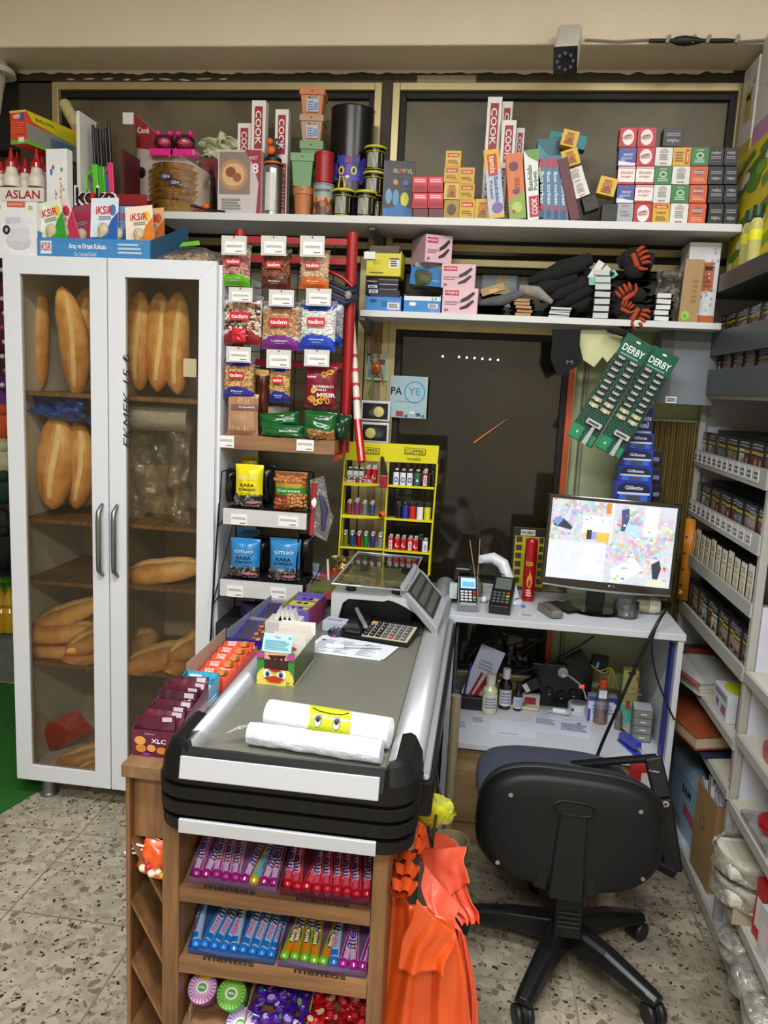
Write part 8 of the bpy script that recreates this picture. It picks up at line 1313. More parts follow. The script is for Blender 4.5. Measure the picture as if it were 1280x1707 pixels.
p = at(938, 1120, Y=2.84); T = thing('white_plug', 'white mains plug in the black power box', 'plug', p); mb = MB(); mb.lathe([(.018, 0), (.019, .012), (.012, .022), (.008, .035)], (0, 0, 0), mat('c8ccce', .35), 16, 'y'); mb.build('plug_body', T); mb = MB(); mb.tube(smooth([Vector((0, -.03, 0)), at(950, 1128, Y=2.80)-p, at(970, 1145, Y=2.80)-p, at(977, 1165, Y=2.80)-p]), .003, mat('b8bcc0', .4), 8); mb.build('cord', T)
mb = MB()
for k, pts in enumerate([[(985, 1108), (1000, 1118), (1018, 1114), (1026, 1130), (1030, 1150)], [(988, 1112), (1005, 1122), (1020, 1118), (1022, 1145)], [(1018, 1118), (1012, 1140), (1008, 1150)]]): mb.tube(smooth([at(x, y, Y=2.84-.01*k) for x, y in pts]), .0022, mat('c0b41c', .4), 6)
mb.build('network_cable', None, 'looped yellow network cable over the power box', 'cable')
BX('milk_carton', 'pale yellow pack with mint base at the shelf rear', 'carton', (1036, 1118, 1062, 1196), 2.80, 'c2c078', [('r', 0, 0, .95, .33, '5ab898'), ('r', .3, .55, .85, .68, '8a8a5a'), ('r', .33, .565, .82, .665, 'c6c47c'), ('r', .3, .93, .8, .98, '3a3a28'), ('r', .35, .25, .6, .42, 'c04a5a'), ('r', .85, .8, 1, .9, 'c05a4a')], d=.04, z0=DM, yaw=-4)
p = at(1058, 1205, Z=DM); mb = MB(); mb.grid(lambda u, v: Vector((p.x-.005+.034*math.cos(u*6.283)*(1-.35*v), p.y+.04+.028*math.sin(u*6.283)*(1-.3*v), DM+.125*v)), 30, 8, clear('e8e8ec', .25, .05, .3, 20, .18)); mb.disc(Fr((p.x, p.y+.01, DM+.105), (1, 0, 0), (0, 0, 1)), 0, 0, .016, mat('c88a98', .4), .006); mb.build('clear_bag', None, 'clear stand-up bottle bag beside the card organizer', 'bottle')
mb = MB(); p = at(1030, 1215, Z=DM); mb.lathe([(.012, 0), (.014, .004), (.013, .05), (.008, .062), (.008, .07)], (p.x, p.y, DM), clear('b8b0a0', .2, .05, 0, 30, .4, '8a8274'), 16); mb.build('glass_vial', None, 'small smoky vial in front of the yellow pack', 'vial')
T = thing('card_organizer', 'small dark see-through drawer block on the shelf end', 'organizer', (.600, 2.64, DM), (0, 0, -.1)); mb = MB(); mb.box(-.032, .032, 0, .075, 0, .115, mat('55585c', .3)); mb.box(-.03, .03, .002, .073, .115, .116, mat('b4b8bc', .35)); mb.build('case', T, bev=.002)
for k in range(4): mb = MB(); mb.box(-.029, .029, -.003, 0, .005+.028*k, .029+.028*k, mat('7c7f7a', .25, coat=.5)); mb.box(-.008, .012, -.006, -.003, .015+.028*k, .019+.028*k, mat('c8ccc8', .3)); mb.build('drawer', T)
T = thing('stapler', 'blue stapler at the front of the middle shelf', 'stapler', (.552, 2.585, DM), (0, 0, math.radians(20))); mb = MB(); mb.box(-.014, .014, -.055, .055, 0, .008, mat('2a3eb0', .35)); mb.build('base', T, bev=.002); mb = MB(); mb.hexa([(-.013, -.055, .02), (.013, -.055, .02), (.013, .05, .012), (-.013, .05, .012)], [(-.011, -.055, .044), (.011, -.055, .044), (.012, .05, .034), (-.012, .05, .034)], mat('2a3eb0', .3, coat=.4)); mb.box(-.008, .008, -.057, -.055, .022, .03, CHROME); mb.build('arm', T, bev=.004)
mb = MB(); p = at(1043, 1225, Z=DM); mb.tube([(p.x-.012, p.y+.035, DM+.006), (p.x+.006, p.y-.015, DM+.006)], .005, mat('3a3c40', .35, .3), 10); mb.tube([(p.x+.006, p.y-.015, DM+.006), (p.x+.013, p.y-.035, DM+.004)], [.004, .001], CHROME, 8); mb.build('pen', None, 'dark metal pen lying beside the blue stapler', 'pen')
for x, y, c, l in ((.6405, 2.565, '1e2a80', 'dark blue folder pressed to the inner desk wall near the organizer'), (-.052, 2.75, '3a4458', 'grey folder pressed to the inner desk wall near the pens')): MB().box(x, x+.006, 2.52, y, .38, .77, mat(c, .5)).build('folder', None, l, 'folder')
# outside seen under the desk
for i, (px, py, w_, c, lb) in enumerate([(858, 1080, .05, 'a8141c', 'red balloon seen through the glass under the desk top'), (905, 1078, .03, 'b8281c', 'red hanging packet seen through the glass under the desk'), (935, 1052, .022, 'd8701c', 'orange ball seen through the glass under the desk')]):
    p = at(px, py, Y=3.2); MB().blob(p, (w_, w_*.6, w_*1.4), mat(c, .2, coat=.6), 3).tube([p, (p.x, 3.2, 3.0)], .0008, BLACK, 4).build('hanging_balloon', None, lb, 'balloon')
mb = MB(); p = at(965, 1075, Y=3.25)
for k in range(60): mb.blob(p+Vector((random.uniform(-.03, .03), random.uniform(-.02, .02), random.uniform(-.1, .1))), (.008, .002, .008), mat('c9a240', .2, .8), 1, 1.5)
mb.tube([p, (p.x, 3.25, 3.0)], .0008, BLACK, 4); mb.build('gold_tinsel', None, 'hanging gold tinsel behind the glass under the desk', 'tinsel', kind='stuff')
mb = MB(); 
for k in range(4): p = at(992+k*7, 1085, Y=3.2); mb.box(p.x-.004, p.x+.004, 3.2, 3.21, p.z-.04, p.z+.04, mat('c8b878', .5))
mb.tube([p, (p.x, 3.2, 3.0)], .0008, BLACK, 4); mb.build('bamboo_strips', None, 'short cream strips behind the glass next to the orange edge', 'strips')
# pipe and stuff between the counter and desk
mb = MB(); mb.tube([(-.035, 2.30, .0), (-.035, 2.30, .62)], .016, mat('a89c80', .4, .3), 12); mb.build('metal_pole', None, 'beige metal pole between the counter and the desk', 'pole')
mb = MB(); p = at(728, 1330, Y=2.2); mb.lathe([(.04, 0), (.052, .24), (.055, .25), (.050, .25), (.038, .01)], (-.02, 2.12, 0), mat('a89670', .6), 22); mb.blob((-.02, 2.12, .22), (.03, .03, .03), mat('b8bcc4', .6), 2); mb.build('waste_basket', None, 'beige round basket on the floor behind the orange bags', 'basket')
for k, c in enumerate(('b0141c', '1a1b1e')): mb = MB(); mb.tube(smooth([at(738-3*k, 1050, Y=2.44), at(745-4*k, 1090, Y=2.42), at(738-6*k, 1150, Y=2.38), at(735-3*k, 1200, Y=2.36)]), .004, mat(c, .4), 8); mb.build('cable', None, '%s cable drooping in the gap between counter and desk' % ('red', 'black')[k], 'cable')
# ------------------------------------------------------------------ right-hand rack
RM = mat('a9aaa2', .45, var=.04); RG = mat('5c6166', .4); RC = thing('cigarette_rack', 'tall grey and white shelving rack of cigarettes', 'rack'); XF, YA, YB, XD = .76, 2.205, 2.975, 1.12
def pst(y, x=XF): MB().box(x, x+.022, y, y+.022, 0, 1.99, RM).build('post', RC, bev=.002)
for y in (2.955, 2.195, 1.30): pst(y)
MB().box(XF+.02, XD, 2.978, 2.99, 0, 1.98, mat('b9bcc2', .5)).build('end_panel', RC); MB().box(XD, XD+.01, .9, 2.99, 0, 1.98, mat('c4c6d2', .5)).build('back_panel', RC)
MB().box(XF+.023, XD, 2.19, 2.2, .04, 1.0, mat('cfd0de', .5)).build('divider_panel', RC)
MB().box(.728, XD, 1.6, 2.972, 1.905, 1.962, mat('3c4044', .4)).build('top_board', RC, bev=.003)
def rsh(z, y0=YA, y1=YB-.02, t=.022, m_=None, x0=XF, lip=0, col=None):
    mb = MB(); mb.box(x0+.004, XD, y0, y1, z-t, z, m_ or mat('c6c4b0', .45)); mb.box(x0-.006, x0+.004, y0, y1, z-t-.004, z+lip, col or RM); mb.build('shelf', RC, bev=.001)
rsh(1.735, 1.6, 2.95, .03, RG, XF-.012, .045, mat('4c5258', .4)); rsh(1.605, 1.6, 2.95, .03, RG, XF-.012, .05, mat('4c5258', .4)); rsh(1.578, 1.6, 2.955, .016, lip=0)
for z, l in ((1.345, .03), (1.165, .03), (.99, .014), (.805, .016)): rsh(z, lip=l)
for z in (1.755, 1.625, 1.3455, 1.1655, .9905, .8055): MB().box(XF+.06 if z != .9905 else XF+.105, XD-.01, 2.235, 2.94 if z < 1.5 else 2.87, z, z+(.105 if z not in (1.755, 1.625) else .09), mat('2a2a29', .45, var=.2, sc_=60)).build('dark_filler', RC)  # dark blocks added behind the packs so the shelf gaps look shaded
for z in (.60, .45): rsh(z)
rsh(.045, .9, 2.955, .03, mat('c4c8d0', .4))
for z in (.817, .633, .436, .19): rsh(z, 1.0, 2.19, .025)
# packs: proto
def pack(img, lb, yel=True, hh=.085):
    T = MB(); T.box(0, .024, -.0275, .0275, 0, hh, mat('2a2b2b', .35, coat=.4)); f = Fr((0, .0275, 0), (0, -1, 0), (0, 0, 1), .055, hh)
    T.prints(f, [('r', .03, .05, .97, .55, img), ('p', [(.1, .1), (.5, .5), (.9, .15)], '4a3a34'), ('c', .6, .35, .18, .12, 'a88c78'), ('r', .0, .6, 1, .70, 'a8962c' if yel else 'b8bab8'), ('l', .1, .76, .9, .95, 2, '8a8c8c')]); T.prints(Fr((0, -.0275, 0), (1, 0, 0), (0, 0, 1), .024, hh), [('r', .1, .1, .9, .9, '3a3a38')])
    return T.build('cigarette_pack', None, lb, 'cigarette pack', loc=(0, -5, 0))
kinds = [pack('7a6a60', ''), pack('5a6a7a', ''), pack('9a8878', ''), pack('6a3a34', ''), pack('c8c8c4', '', False)]; used = set()
def putp(k, y, z, lb, g, x=XF+.012, s=1., tilt=0.):
    o = kinds[k]
    if k in used: o = o.copy(); C.objects.link(o)
    used.add(k); o.location = (x, y, z); o.rotation_euler = (0, tilt, random.uniform(-.06, .06)); o['label'] = lb; o['group'] = g; o.scale = (1, s, 1.12 if z < 1.5 else 1)
rn = ['uppermost windowed tray', 'second windowed tray', 'first open shelf with white tags', 'second open shelf with white tags', 'shelf of pale packs', 'lowest cigarette shelf']
for i, (z, y1, n) in enumerate([(1.755, 2.86, 19), (1.625, 2.86, 19), (1.3455, 2.92, 12), (1.1655, 2.92, 12), (.9905, 2.92, 12), (.8055, 2.92, 12)]):
    for k in range(n):
        y = y1-k*.0585; kk = random.choice([0, 1, 2, 3]) if random.random() > .12 else 4
        if i == 4: continue
        putp(kk, y, z, 'cigarette pack in the %s of the grey rack' % rn[i], 'packs in the '+rn[i], XF+.014+.006*(k % 2))
for k in range(11):
    mb = MB(); mb.box(0, .09, -.013, .013, 0, .095, mat('2c2c2a', .4)); mb.box(-.003, 0, -.0215, .0215, 0, .10+.008*(k % 3 == 1), mat('d8d6c0', .4)); mb.prints(Fr((-.003, .0215, 0), (0, -1, 0), (0, 0, 1), .043, .10), [('r', .1, .55, .9, .62, 'b8a878'), ('l', .15, .7, .85, .9, 2, '9a968a'), ('r', .2, .1, .8, .45, 'c0b8a0')])
    mb.build('cigarette_pack', None, 'pale fronted cigarette pack on the fifth rack shelf', 'cigarette pack', 'pale packs on the fifth rack shelf', loc=(XF+.012, 2.91-k*.063, .991))
n_ = 0
for z, m_ in ((1.3455, 0), (1.1655, 1)):
    for k in range(12):
        y = 2.93-k*.0585; mb = MB(); mb.box(XF-.0085, XF-.0065, y-.022, y+.02, z-.012, z+.026, mat('d0d2d0', .5)); mb.prints(Fr((XF-.0085, y+.02, z-.012), (0, -1, 0), (0, 0, 1), .042, .038), [('l', .15, .15, .85, .8, 2, '5a5c60')]); mb.build('price_tag', None, 'white price tag on the edge of the %s' % rn[2+m_], 'price tag', 'tags on the '+rn[2+m_])
mb = MB(); mb.box(XF-.0075, XF-.0065, 2.55, 2.85, 1.562, 1.576, mat('b8ae88', .6)); mb.build('masking_tape', None, 'strip of old tape on the white rack shelf edge', 'tape')
# clutter on the lower shelves of the rack
def rb(name, lb, cat, y0, y1, z, h, d, col, x=XF+.01, left=(), top=(), front=(), rz=0, bev=.002, g=None):
    mb = MB(); mb.bx(d, y1-y0, h, mat(col, .45), left=left, top=top, front=front); return mb.build(name, None, lb, cat, g, loc=(x+d/2, (y0+y1)/2, z+.0005), rot=(0, 0, math.radians(rz)), bev=bev)
rb('magazine', 'stack of magazines at the far end under the cigarettes', 'magazine', 2.84, 2.95, .60, .05, .22, '7a3a30', left=[('r', .0, .3, 1, .5, 'c8c0b0'), ('l', .05, .6, .95, .9, 2, '2a3040')], top=[('r', .1, .1, .9, .5, 'a03a2a'), ('r', .1, .55, .9, .9, '3a3a44')], rz=4)
T = thing('notebook', 'thick open notebook with pale pages jutting from the rack', 'notebook', (.80, 2.69, .601), (0, 0, math.radians(14))); mb = MB()
for k in range(7): mb.box(-.09+.002*(k % 3), .10, -.13, .14-.003*k, .006*k, .006*k+.005, mat(['cfc9b8', 'bdb7a4'][k % 2], .6))
mb.build('pages', T); MB().box(-.095, .10, -.135, .145, .043, .046, mat('b8bcb4', .5)).build('cover', T); MB().box(-.097, -.0955, -.13, .14, .03, .046, mat('c06a6a', .5)).build('spine', T)
rb('lamp_box', 'white carton with yellow oval and printed sides on the rack', 'box', 2.33, 2.47, .60, .085, .10, 'd2d6de', left=[('t', '98', .3, .4, .2, .3, '3a3a5a', 0, 1), ('r', .6, .2, .9, .5, 'b05a7a'), ('l', .1, .7, .9, .9, 2, '5a5c64')], top=[('c', .5, .5, .4, .45, 'c8cc2c')], front=[('r', .2, .2, .8, .8, 'c8ccd8')], x=.768)
rb('grey_pack', 'dark grey pack standing behind the post beside the lamp carton', 'pack', 2.24, 2.30, .60, .12, .06, '4a4644', x=.785)
T = thing('ledger_book', 'brown leather ledger jutting out over the rack shelf', 'book', (.80, 2.60, .460), (0, math.radians(-3), math.radians(12))); MB().box(-.11, .10, -.15, .16, .014, .05, mat('b8a888', .6, var=.15, sc_=90, stretch=(1, 1, 12))).build('pages', T); MB().box(-.115, .10, -.155, .165, .05, .056, mat('8a4426', .4, var=.1, sc_=12)).build('cover', T, bev=.002); MB().box(-.115, .10, -.155, .165, .008, .0135, mat('7a3a20', .4)).build('back_cover', T, bev=.002)
rb('notebook', 'thin dark blue notebook beneath the brown ledger', 'notebook', 2.42, 2.76, .4505, .008, .20, '1e2238', x=.70, rz=14)
rb('pink_pack', 'pink and red packet beside the post under the ledger', 'packet', 2.225, 2.27, .45, .10, .04, 'c8705c', left=[('r', .1, .1, .9, .4, 'd89a90'), ('r', .1, .6, .9, .8, 'b04a3c')], x=.775)
rb('cloth_pile', 'dark cloth heap stuffed in the rack behind the books', 'cloth', 2.80, 2.93, .452, .09, .2, '1a1824', x=.86, bev=.02); rb('cloth_pile', 'dark red cloth at the rear of the shelf above the ledger', 'cloth', 2.84, 2.94, .303, .10, .2, '5a1620', x=.86, bev=.02)
rb('cardboard_box', 'plain brown carton under the dark red cloth', 'box', 2.84, 2.95, .046, .256, .22, '5c4a34', x=.85)
mb = MB(); mb.blob((0, 0, .05), (.05, .08, .05), mat('1a1b1e', .4), 2); mb.tube([(-.02, .06, .08), (-.06, .0, .06), (-.05, -.08, .02)], .012, mat('222428', .4), 8); mb.build('black_device', None, 'black device with strap on top of the blue box', 'device', loc=(.86, 2.60, .305))
rb('blue_box', 'light blue and white printed carton standing on the rack floor', 'box', 2.54, 2.82, .046, .255, .2, '8fb0c4', x=.775, left=[('t', 'B&M', .55, .62, .3, .12, '1c2a4a', 0, 1), ('p', [(.5, .45), (.9, .4), (.9, .25), (.5, .3)], 'b05a5a'), ('r', 0, .8, 1, 1, 'a8c4d4'), ('l', .1, .05, .5, .2, 3, '6a8aa4')], rz=5)
T = thing('open_carton', 'tall open brown carton filled with white slips', 'box', (.838, 2.415, .046), (0, 0, math.radians(4))); KM = mat('9c7c50', .7, var=.05); mb = MB()
for b_ in ((-.07, -.067, -.085, .085), (.067, .07, -.085, .085), (-.067, .067, -.085, -.082), (-.067, .067, .082, .085)): mb.box(*b_, 0, .29, KM)
f = Fr((-.07, .085, 0), (0, -1, 0), (0, 0, 1), .17, .29); mb.disc(f, .07, .18, .022, K('7a6040')); mb.disc(f, .07, .18, .016, KM, off=.0014); mb.build('carton', T)
mb = MB()
for k in range(60): x, y = random.uniform(-.055, .055), random.uniform(-.07, .07); mb.bar((x, y, .25), (x+random.uniform(-.015, .015), y+random.uniform(-.015, .015), .30+random.uniform(0, .02)), .012, .002, mat(random.choice(['d8dce4', 'b8bcc8', 'e4e6ea']), .5))
mb.build('paper_slips', T)
for y in (2.2, 1.75): MB().lathe([(.035, 0), (.04, .008), (.03, .012), (.032, .02), (.02, .014)], (.80, y-.02, 0), mat('2c3036', .4), 20).build('foot', RC)
# second bay: red lidded jars, wrapped trays, bags
p = at(1252, 1332, X=.80); mb = MB(); mb.lathe([(.028, 0), (.030, .003), (.030, .058), (.028, .06)], (.775, 2.02, .664), mat('b01018', .25, coat=.6), 26, 'x'); mb.lathe([(.026, .06), (.026, .09)], (.775, 2.02, .664), mat('d8c8d4', .4), 22, 'x'); mb.build('red_jar', None, 'red lidded jar lying on its side on the second bay shelf', 'jar')
rb('red_carton', 'white carton with red border standing on the second bay shelf', 'box', 1.86, 2.04, .818, .09, .08, 'd8ccd0', left=[('r', 0, .85, 1, 1, 'a01828'), ('r', 0, 0, 1, .08, 'a01828')], x=.80)
T = thing('lidded_tray', 'clear tray with a red round lid under the jar', 'tray', (.83, 2.0, .437)); MB().lathe([(.055, 0), (.058, .01), (.058, .022), (.05, .024)], (0, 0, .02), mat('a81420', .25, coat=.6), 28).build('lid', T); MB().box(-.07, .06, -.1, .1, 0, .018, clear('e0e0e0', .2, .05, 0, 30, .3)).build('base', T)
rb('black_item', 'dark flat item lying on the third second-bay shelf', 'tray', 1.75, 1.88, .634, .02, .1, '3a3c44', x=.78)
wr = clear('e8e8e0', .2, .12, .9, 40, .35, 'c8c8b8')
for k, (y, z, h) in enumerate([(2.08, .30, .045), (2.06, .235, .05)]):
    mb = MB(); mb.bx(.15, .17, h*.8, mat('c4c4b4', .5, var=.04)); mb.bx(.11, .12, h*.85, mat('b0ac98', .5), z=.002); mb.build('foam_tray', None, '%s white foam tray pack in clear wrap beside the post' % ('upper', 'lower')[k], 'tray', loc=(.79, y, z), bev=.012)
    mb = MB(); mb.grid(lambda u, v: Vector((.79+.092*math.cos(u*6.283)*(1-.1*v)+.012*mnoise.noise((u*6, v*3, k)), y+.10*math.sin(u*6.283)+.01*mnoise.noise((u*7, v*4, k+4)), z-.004+(h+.008)*v)), 50, 6, wr); mb.build('plastic_wrap', None, 'clear wrap around the %s foam tray pack' % ('upper', 'lower')[k], 'wrap')
MB().box(.73, .86, 1.98, 2.15, .19, .234, mat('a89c84', .6)).build('cardboard_box', None, 'flat carton under the foam tray packs', 'box')
for k, (y, c) in enumerate([(1.93, 'b01020'), (1.86, 'c8c8cc')]): rb('card_pack', ['red card packet at the picture edge beside foam trays', 'clear framed packet at the picture edge below the red one'][k], 'packet', y-.03, y+.03, .19, .16-.03*k, .03, c, x=.775-.01*k, left=[('r', .2, .2, .8, .7, 'e0d0d0')], rz=6)
for k, (x, y, z, s) in enumerate([(.79, 2.02, .10, .07), (.80, 1.90, .09, .085), (.78, 1.80, .08, .07)]):
    mb = MB(); mb.grid(lambda u, v: Vector((x+(s+.022*mnoise.noise((u*5+k, v*5, 1)))*math.cos(u*6.283)*math.sin(math.pi*v)**.6, y+s*1.1*math.sin(u*6.283)*math.sin(math.pi*v)**.6, z-(s*.6)*math.cos(math.pi*v)+.012*mnoise.noise((u*6, v*6, k)))), 40, 20, wr); mb.blob((x+.01, y, z-.01), (s*.5, s*.6, s*.35), mat('c8c8bc', .6), 2); mb.build('plastic_bag', None, 'crumpled clear bag with white goods on the rack bottom, %s from the carton' % ordn[k], 'bag')
# on top of the rack
FL = [('r', 0, 0, 1, 1, 'd2c41c')]+[('p', [(a+b*math.cos(t), c_+b*2*math.sin(t)) for t in (0, .5, 3.1, 3.7)], col) for (a, b, c_, t0, col) in [(.2, .16, .3, 0, '5f8430'), (.5, .2, .6, 0, '4a7428'), (.8, .15, .3, 0, '6a9038'), (.35, .12, .8, 0, '52782c'), (.7, .14, .82, 0, '5a8030'), (.15, .1, .65, 0, '486e28')]]+[('c', .5, .35, .13, .16, '5a8a2c'), ('c', .62, .5, .09, .1, '78a83c'), ('c', .35, .5, .07, .09, 'e6dccc'), ('c', .28, .42, .06, .07, 'e6dccc'), ('c', .75, .62, .06, .07, 'e0d4c0'), ('c', .12, .12, .06, .08, 'e6dccc')]
rb('flower_carton', 'yellow floral carton standing directly on the rack top', 'box', 2.42, 2.87, 1.9625, .20, .2, 'c9c07a', x=.766, left=FL, front=FL); rb('flower_carton', 'yellow floral carton stacked above another on the rack top', 'box', 2.44, 2.94, 2.1635, .185, .2, 'cfc684', x=.772, left=FL, front=FL)
WP = [('c', random.uniform(.05, .95), random.uniform(.3, .95), .03, .02, 'b8b8ba') for _ in range(14)]
rb('appliance_box', 'white box with yellow label high on the rack top', 'box', 2.80, 2.95, 2.3495, .29, .14, 'd4d2cc', x=.776, left=[('r', 0, 0, 1, .14, 'c0a83a'), ('r', .35, .38, .75, .72, 'c0ac3c'), ('r', .42, .6, .68, .66, '2a2620')]+WP, front=[('r', 0, 0, 1, .14, 'c0a83a')]+WP)
rb('appliance_box', 'white box with pink label at the top corner of the rack', 'box', 2.42, 2.79, 2.3495, .33, .14, 'd6d4d4', x=.78, left=[('r', 0, 0, 1, .2, 'c08ab4'), ('r', .4, .42, .9, .75, 'c28cb8'), ('r', .5, .64, .8, .7, '3a3038')]+WP);
for k, y in enumerate((2.44, 2.36)):
    mb = MB(); T = thing('perfume_bottle', 'yellow cologne bottle with dark green cap, %s the floral carton' % ('beside', 'further out from')[k], 'bottle', (.748, 2.60-.07*k, 1.9625)); mb.lathe([(.019, 0), (.02, .004), (.02, .11), (.012, .125)], (0, 0, 0), mat('b8b46a', .12, coat=.8), 20); mb.lathe([(.0205, .06), (.0205, .09)], (0, 0, 0), mat('d8d41c', .4), 20); mb.build('glass', T); MB().lathe([(.014, .125), (.016, .13), (.016, .16)], (0, 0, 0), mat('1c3a24', .4), 16).build('cap', T)
mb = MB(); mb.grid(lambda u, v: Vector((.735+.03*u, 2.90-.02*u, .83+.30*v-.0*u)), 2, 2, mat('d0801c', .5)); 
for k in range(4): mb.box(.738, .745, 2.893, 2.8955, .88+.06*k, .885+.06*k, BLACK)
mb.txt(Fr((.745, 2.892, .86), (1, 0, 0), (0, 0, 1)), '24', 0, 0, .014, PAPER, .02, bold=True); mb.build('hanging_card', None, 'orange hanging strip between monitor and rack', 'card', solid=.001)
# ------------------------------------------------------------------ office chair
CHP = mat('1c1d1f', .5, var=.1, sc_=15, spec=.35); CH = thing('office_chair', 'black swivel office chair seen from behind, pulled up to the desk', 'chair', (.305, 2.02, 0))
bc = at(951, 1378, Y=1.95)-Vector((.305, 2.02, 0)); bc.z -= .012; hw, hh = .243, .158
def so(t, s=1.):
    c, q = math.cos(t), math.sin(t); e = .62 if q > 0 else .78
    return (math.copysign(abs(c)**.62, c)*hw*s, math.copysign(abs(q)**e, q)*hh*s)
def shell(y0, y1, sc0, sc1, m_, n=56, dish=0.):
    mb = MB(); L_ = [(0, y0, .0), (.5, y0-dish*.5, 0), (sc0*.9, y0, 0), (sc0*.97, y0+.004, 0), (sc0, y0+.012, 0), (sc1, y1-.006, 0), (sc1*.96, y1, 0), (.3, y1, 0)]
    vs = []; 
    for s, y, _ in L_:
        s = max(s, .001)
        for k in range(n): x, z = so(2*math.pi*k/n, s); vs.append((x, y+.10*x*x, z))
    mb.add(vs, [(i*n+k, i*n+(k+1) % n, (i+1)*n+(k+1) % n, (i+1)*n+k) for i in range(len(L_)-1) for k in range(n)], m_, True); return mb
o = shell(-.028, .012, .94, 1.0, CHP, dish=.01).build('backrest', CH, loc=bc, rot=(-.10, .035, 0))
B = o
shell(.008, .05, 1.02, 1.0, mat('232428', .55)).build('back_cushion', CH, loc=bc, rot=(-.10, .035, 0))
mb = MB(); mb.hexa([(-.045, -.045, -hh*1.06), (.045, -.045, -hh*1.06), (.045, -.01, -hh*1.06), (-.045, -.01, -hh*1.06)], [(-.036, -.034, hh*.42), (.036, -.034, hh*.42), (.036, -.01, hh*.42), (-.036, -.01, hh*.42)], CHP); mb.hexa([(-.085, -.03, -hh*.95), (-.046, -.03, -hh*1.0), (-.046, -.01, -hh*1.0), (-.085, -.01, -hh*.95)], [(-.06, -.029, hh*.1), (-.040, -.029, hh*.3), (-.040, -.01, hh*.3), (-.06, -.01, hh*.1)], CHP); mb.hexa([(.046, -.03, -hh*1.0), (.085, -.03, -hh*.95), (.085, -.01, -hh*.95), (.046, -.01, -hh*1.0)], [(.040, -.029, hh*.3), (.06, -.029, hh*.1), (.06, -.01, hh*.1), (.040, -.01, hh*.3)], CHP)
mb.build('spine_cover', CH, loc=bc, rot=(-.10, .035, 0), bev=.006)
mb = MB(); n = 28; rg = lambda s, y: [(math.copysign(abs(math.cos(t))**.5, math.cos(t))*.050*s, y, math.copysign(abs(math.sin(t))**.9, math.sin(t))*.017*s+hh*.47) for t in [2*math.pi*k/n for k in range(n)]]
vs = rg(1.12, -.031)+rg(1.04, -.0375)+rg(.94, -.034)+rg(.86, -.02); mb.add(vs, [(i*n+k, i*n+(k+1) % n, (i+1)*n+(k+1) % n, (i+1)*n+k) for i in range(3) for k in range(n)], CHP, True); mb.add(rg(.86, -.0355), [tuple(range(n))], mat('050506', .6)); mb.build('grip_hole', CH, loc=bc, rot=(-.10, .035, 0))
for x, z in ((-.165, .085), (.165, .09), (-.18, -.10), (.19, -.085)): MB().lathe([(.006, 0), (.0055, -.003), (.002, -.0035)], (x, -.033+.1*x*x, z), CHROME, 12, 'y').build('screw', CH, loc=bc, rot=(-.10, .035, 0))
mb = MB(); mb.grid(lambda u, v: Vector((-.035+.23*math.copysign(abs(math.cos(u*6.283))**.6, math.cos(u*6.283))*math.sin(math.pi*v)**.35, .19+.21*math.copysign(abs(math.sin(u*6.283))**.6, math.sin(u*6.283))*math.sin(math.pi*v)**.35, .415-.03*math.cos(math.pi*v))), 48, 14, mat('3e4350', .85, var=.1, sc_=120)); mb.build('seat', CH)
mb = MB(); mb.box(-.035, .035, -.085, -.03, .12, .30, CHP); 
for k in range(4): mb.box(-.03, .03, -.089, -.085, .15+.014*k, .156+.014*k, mat('2a2b2d', .4))
mb.box(-.05, .05, -.05, .2, .30, .345, CHP); mb.build('bracket', CH, bev=.006)
mb = MB(); mb.lathe([(.045, .07), (.04, .12), (.028, .125), (.026, .34)], (0, 0, 0), CHP, 22); mb.build('column', CH)
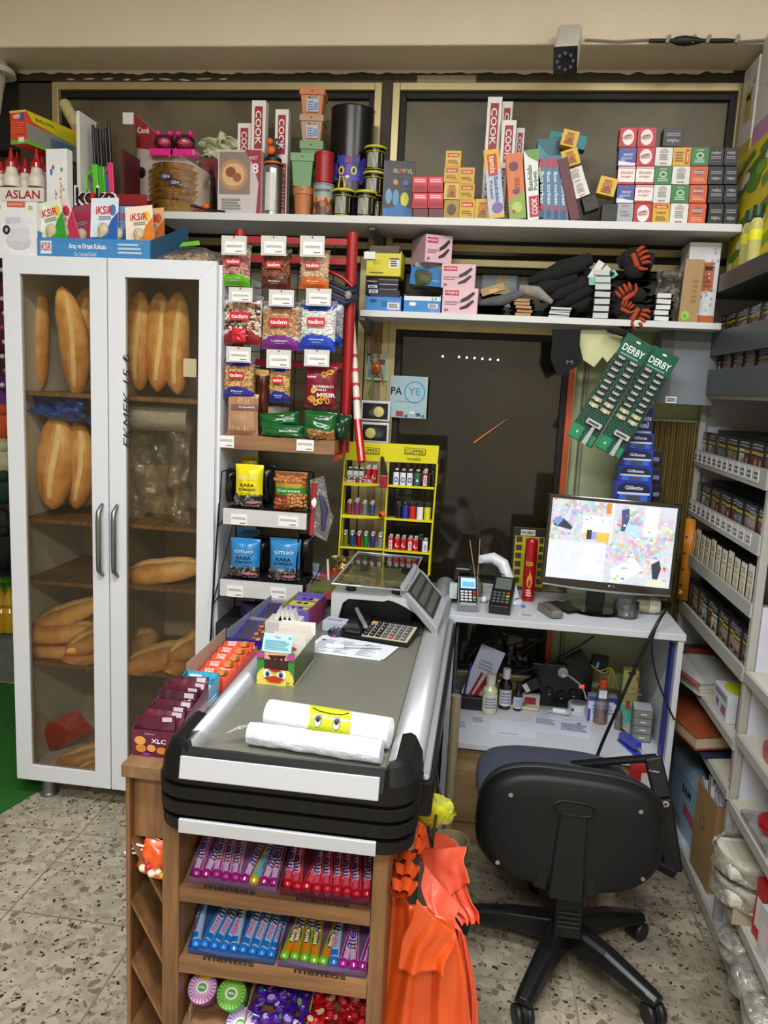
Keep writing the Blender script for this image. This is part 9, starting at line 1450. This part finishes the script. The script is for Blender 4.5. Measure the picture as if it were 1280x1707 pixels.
for k, a in enumerate((-114, -43, 28, 99, 171)):
    a = math.radians(a); d = Vector((math.cos(a), math.sin(a), 0)); s = Vector((-d.y, d.x, 0)); L = .30 if k != 2 else .27; mb = MB(); rows = [(0.02, .034, .13, .06), (.15, .030, .115, .07), (L-.03, .026, .088, .060), (L, .022, .080, .062)]
    pts = []
    for r, w2, zt, zb in rows: pts += [d*r+s*w2+Vector((0, 0, zb)), d*r+s*w2*.8+Vector((0, 0, zt-.008)), d*r+s*w2*.4+Vector((0, 0, zt)), d*r-s*w2*.4+Vector((0, 0, zt)), d*r-s*w2*.8+Vector((0, 0, zt-.008)), d*r-s*w2+Vector((0, 0, zb))]
    mb.add(pts, [(i*6+j, i*6+(j+1) % 6, (i+1)*6+(j+1) % 6, (i+1)*6+j) for i in range(3) for j in range(6)]+[(18, 19, 20, 21, 22, 23), (5, 4, 3, 2, 1, 0)], mat('18191b', .35, var=.1)); lg = mb.build('leg', CH, bev=.003)
    e = d*(L-.012); wd = Matrix.Rotation([.7, -.5, .3, .9, .2][k], 3, 'Z') @ s; mb = MB()
    for sg in (-1, 1): q = e+wd*.014*sg+Vector((0, 0, .027)); mb.tube([q-wd*.009, q-wd*.0085, q+wd*.0085, q+wd*.009], [.021, .027, .027, .021], mat('222327', .45), 22)
    mb.tube([e+Vector((0, 0, .03)), e+Vector((0, 0, .064))], .008, CHP, 8); mb.tube([e-wd*.006+Vector((0, 0, .03)), e+wd*.006+Vector((0, 0, .03))], .029, CHP, 20); mb.build('caster', lg)
o0 = Vector((.305, 2.02, 0)); A1, A2, A3, A4 = [at(*q, Y=y)-o0 for q, y in (((1122, 1452), 2.16), ((1104, 1330), 2.20), ((1088, 1262), 2.24), ((812, 1286), 2.36))]
mb = MB(); mb.bar(A1, A2, .03, .05, CHP, (1, 0, 0)); mb.bar(A2, A3, .028, .05, CHP, (1, 0, 0)); mb.bar(A3+Vector((.012, 0, .0)), A4, .03, .018, CHP); mb.bar(A1+Vector((.01, 0, 0)), A1+Vector((-.10, .04, .03)), .05, .03, CHP); f = Fr(A3+Vector((-.018, -.034, -.045)), (1, 0, -.1), (0, 0, 1)); mb.txt(f, '⌂ NNA', .018, .02, .006, PAPER, .03); q = A2+Vector((.002, -.035, .0)); mb.disc(Fr(q, (1, 0, 0), (0, 0, 1)), 0, 0, .009, mat('d8d0c8', .4)); mb.disc(Fr(q, (1, 0, 0), (0, 0, 1)), 0, 0, .006, mat('6a3a30', .4), off=.0014); mb.build('armrest', CH, bev=.006)
BX('book', 'red and white folder leaning between the chair and the desk front', 'book', (1050, 1275, 1088, 1310), 2.45, 'a82a2a', [('r', .5, .0, 1, .93, 'd0ccc4')], d=.02, z0=0)
for k in range(14):
    p = at(random.uniform(1085, 1150), random.uniform(1530, 1660), Z=.002)
    if k < 5: mb = MB(); mb.blob((p.x, p.y, .003), (.006, .003, .003), mat('17140f', .7), 1, 1); mb.build('floor_debris', None, 'small dark crumb on the terrazzo floor between chair and rack', 'crumb', 'dark crumbs on the floor')
